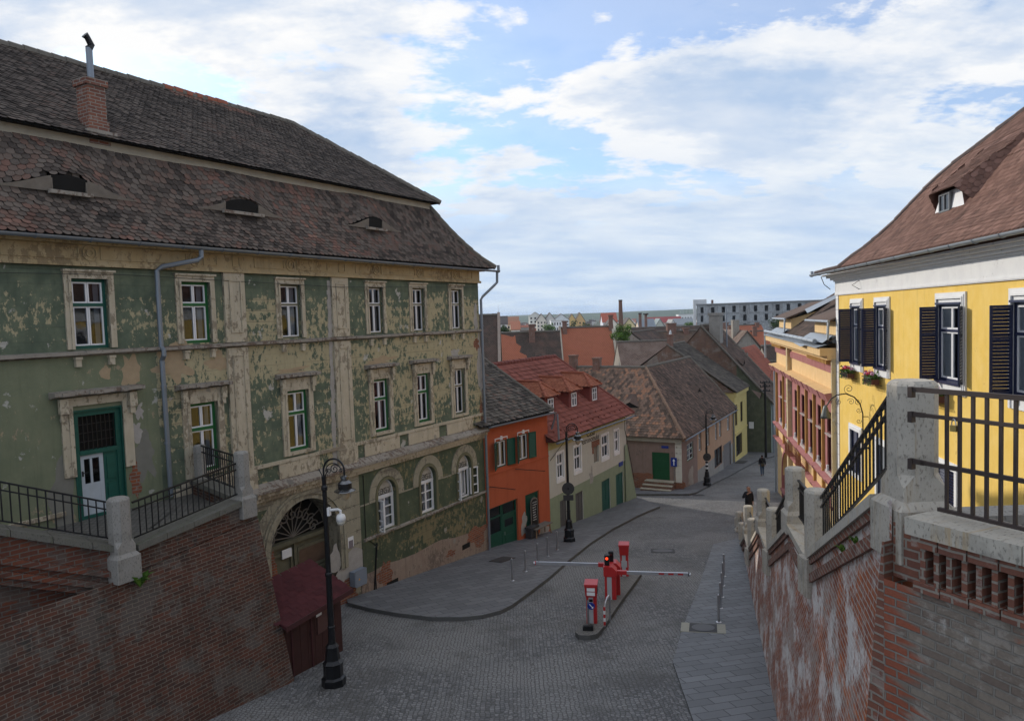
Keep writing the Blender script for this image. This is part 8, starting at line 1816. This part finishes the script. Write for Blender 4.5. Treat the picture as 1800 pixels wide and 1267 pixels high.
block('bluish-grey apartment block with dormered roofs behind the white office', 973, 1001, 552, 580, 600, (.58, .60, .62), (.15, .14, .14), 'gable', 4, 5, 14, 5)
block('ochre apartment block with brown gables at the right of the group', 997, 1015, 552, 580, 610, (.58, .40, .16), GR, 'gable', 3, 3, 14, 7)
block('second ochre apartment block with brown gables, rightmost of the group', 1011, 1029, 550, 580, 620, (.56, .38, .17), GR, 'gable', 3, 3, 14, 7)
block('white house with a bright orange-red roof beside the tall chimney', 1060, 1085, 551, 580, 430, (.52, .52, .56), RD, 'side', 3, 4, 12, 5)
block('small white gabled house at the foot of the tall chimney', 1066, 1088, 560, 580, 400, (.62, .60, .55), GR, 'gable', 2, 3, 12, 4)
block('yellow gabled house right of the tall chimney', 1096, 1117, 560, 580, 380, (.58, .50, .28), GR, 'gable', 1, 3, 14, 4)
block('grey shed-like building with a blue-grey roof in the distance', 1124, 1152, 562, 580, 390, (.55, .47, .38), (.22, .25, .28), 'side', 1, 4, 12, 4)
block('greenish gabled house in the middle of the distant row', 1153, 1168, 561, 580, 400, (.42, .46, .42), (.24, .28, .28), 'gable', 2, 2, 12, 4)
block('long building with a maroon roof behind the distant gables', 1140, 1200, 558, 572, 460, (.52, .42, .38), (.30, .07, .07), 'side', 1, 8, 14, 3)
block('white gabled house in the distant row, brightest of them', 1177, 1190, 562.5, 580, 390, (.76, .76, .74), (.35, .34, .33), 'gable', 2, 2, 12, 4)
block('pale grey two-storey terrace just left of the concrete block', 1189, 1221, 561, 580, 400, (.54, .55, .56), (.28, .30, .32), 'side', 2, 7, 12, 3)
block('white flat-roofed plant with roof antennas beyond the terrace', 1193, 1222, 553, 566, 900, (.72, .70, .66), (.6, .6, .6), 'flat', 1, 6)
mb = MB(); P = at(877, 570, 650); T = thing('radio_mast', 'hair-thin radio mast far away on the left skyline', 'mast', (float(P[0]), 650, 0)); mb.tube([(0, 0, 0), (0, 0, 28)], [.3, .12], 6); mb.build('lattice', STEEL, T)
P = at(1204, 553, 890)
for dx in (-3, 0, 3, 6): pass
T = thing('roof_antennas', 'cluster of thin aerials on the white plant roof', 'antenna', (float(P[0]), 895, float(P[2]) - .2)); mb = MB()
for dx in (-4, -1, 3, 7): mb.tube([(dx, 0, 0), (dx, 0, ru(4, 7))], .18, 5); mb.box(dx - .8, dx + .8, -.1, .1, 2.6, 2.8)
mb.build('aerials', STEEL, T)
# ---- trees
def tree(label, px, py, Y, rad, zb, mat=LEAF, n=1800, leaf=.16, squash=.9):
    P = at(px, py, Y); T = thing('tree', label, 'tree', (float(P[0]), Y, zb)); c = Vector((0, 0, float(P[2]) - zb)); m2 = MB(); m2.tube([(0, 0, 0), (.1, 0, c.z * .5), (0, .05, c.z)], [rad * .12, rad * .08, rad * .04], 7)
    for k in range(6): a = k * 1.05; m2.tube([(0, 0, c.z * .7), (math.cos(a) * rad * .5, math.sin(a) * rad * .5, c.z + rad * ru(-.1, .4))], [rad * .05, rad * .015], 5)
    m2.build('trunk', BARK, T); m2 = MB()
    lobes = [(Vector((random.gauss(0, .45), random.gauss(0, .45), random.gauss(0, .42))) * rad, ru(.35, .6) * rad) for _ in range(13)]
    for k in range(n):
        l, r = random.choice(lobes); d = Vector((random.gauss(0, 1), random.gauss(0, 1), random.gauss(0, 1))).normalized(); q = c + l + d * r * (rnd() ** .4); q.z = c.z + (q.z - c.z) * squash
        nn = (d + Vector((ru(-.7, .7), ru(-.7, .7), ru(-.2, .9)))).normalized(); t1 = nn.orthogonal().normalized(); t2 = nn.cross(t1); s = leaf * ru(.6, 1.2)
        m2.poly([q + t1 * s, q + t2 * s * .6, q - t1 * s, q - t2 * s * .6], 0, min(1, max(0, .5 + d.z * .25 + ru(-.35, .35))))
    m2.build('crown', mat, T); return T
tree('round leafy green tree between the terracotta roof and the grey gable', 1097, 589, 90, 1.25, 6.5, LEAF, 2600, .11)
tree('small green tree top at the far left before the pale blocks', 886, 580, 150, 1.0, 6, LEAF_D, 1200, .14)
tree('green tree before the white office in the distance', 966, 577, 380, 3.4, 2, LEAF, 900, .45); tree('small green tree behind the terracotta roof ridge', 1008, 577, 300, 2.2, 2, LEAF_D, 700, .35); tree('low green tree right of the ochre blocks', 1028, 575, 330, 2.4, 2, LEAF_D, 700, .35)
tree('young green tree before the pale grey terrace', 1212, 573, 300, 2.2, 2, LEAF, 700, .3); tree('green tree at the foot of the concrete block', 1364, 572, 240, 3, 2, LEAF_D, 900, .3)
# ---- scattered far houses that read as one mass of town
mb = MB(); rs = random.Random(3)
for k in range(420):
    Y = rs.uniform(170, 1500); x = rs.uniform(-.25, .55) * Y; w_ = rs.uniform(5, 11); d = rs.uniform(6, 12); h = rs.uniform(3, 5.5); zb = float(gz(Y)) - .5; zr = h + rs.uniform(2, 4); zr = min(zr, 11.5 - zb)
    m_ = rs.choice((0, 0, 1)); r_ = rs.choice((2, 2, 3, 4))
    mb.box(x, x + w_, Y, Y + d, zb, zb + h, m_); mb.poly([(x - .4, Y - .4, zb + h - .1), (x + w_ + .4, Y - .4, zb + h - .1), (x + w_ + .4, Y + d / 2, zb + zr), (x - .4, Y + d / 2, zb + zr)], r_); mb.poly([(x + w_ + .4, Y + d + .4, zb + h - .1), (x - .4, Y + d + .4, zb + h - .1), (x - .4, Y + d / 2, zb + zr), (x + w_ + .4, Y + d / 2, zb + zr)], r_)
    for xx in (x, x + w_): mb.poly([(xx, Y, zb + h), (xx, Y + d, zb + h), (xx, Y + d / 2, zb + zr - .1)], m_)
o = mb.build('distant_town', [PALEW, GREYW, F_GREY, F_DARK, TERRA]); o['kind'] = 'stuff'; tag(o, 'distant mass of small tiled houses filling the plain before the hills', 'houses')

# ---- aerials and wires over the roofs
for k, (px, py, Y, h, lab) in enumerate(((1262, 566, 118, 2.2, 'thin tv aerial by the sooty chimney'), (1042, 566, 100, 1.6, 'thin tv aerial on the terracotta roof ridge'), (1196, 585, 128, 1.8, 'thin tv aerial on the orange roof left of the brick gable'))):
    P = at(px, py, Y); T = thing('tv_aerial', lab, 'aerial', (float(P[0]), Y, float(P[2]) - h * .6), 0, 'tv aerials'); mb = MB(); mb.tube([(0, 0, 0), (0, 0, h)], .025, 5); [mb.tube([(-.35, 0, h - .15 - j * .22), (.35, 0, h - .15 - j * .22)], .015, 4) for j in range(3)]; mb.build('rods', STEEL, T)
def wire(label, a, b, sag):
    a = Vector(a); b = Vector(b); P = [a.lerp(b, i / 12) - Vector((0, 0, sag * 4 * (i / 12) * (1 - i / 12))) for i in range(13)]; mb = MB(); mb.tube([p - a for p in P], .014, 4); o = mb.build('overhead_wire', BLACK); o.location = a; tag(o, label, 'cable', 'overhead wires')
pp = at(1345.5, 735, 63); wire('overhead wire from the utility pole to the yellow cottage', (float(pp[0]), 63, 9.6), YN.w(YN.L - .4, -.1, 8.6), .25); wire('overhead wire from the utility pole towards the peach house', (float(pp[0]), 63, 9.7), FP.w(.3, -.2, 12.9), .6)
# ---- the air between here and the hills
mb = MB(); mb.box(-9000, 9000, -300, 7000, -3, 48); hz = bpy.data.materials.new('valley_air'); hz.use_nodes = True; t = NT(hz.node_tree)
pv = t.n('ShaderNodeVolumePrincipled', Color=(.70, .80, .95, 1), Density=.00011, Anisotropy=.2); o_ = t.n('ShaderNodeOutputMaterial'); t.t.links.new(pv.outputs[0], o_.inputs['Volume'])
o = mb.build('haze', hz); o['kind'] = 'stuff'; tag(o, 'thin bluish haze filling the air over the town and the hills', 'haze')
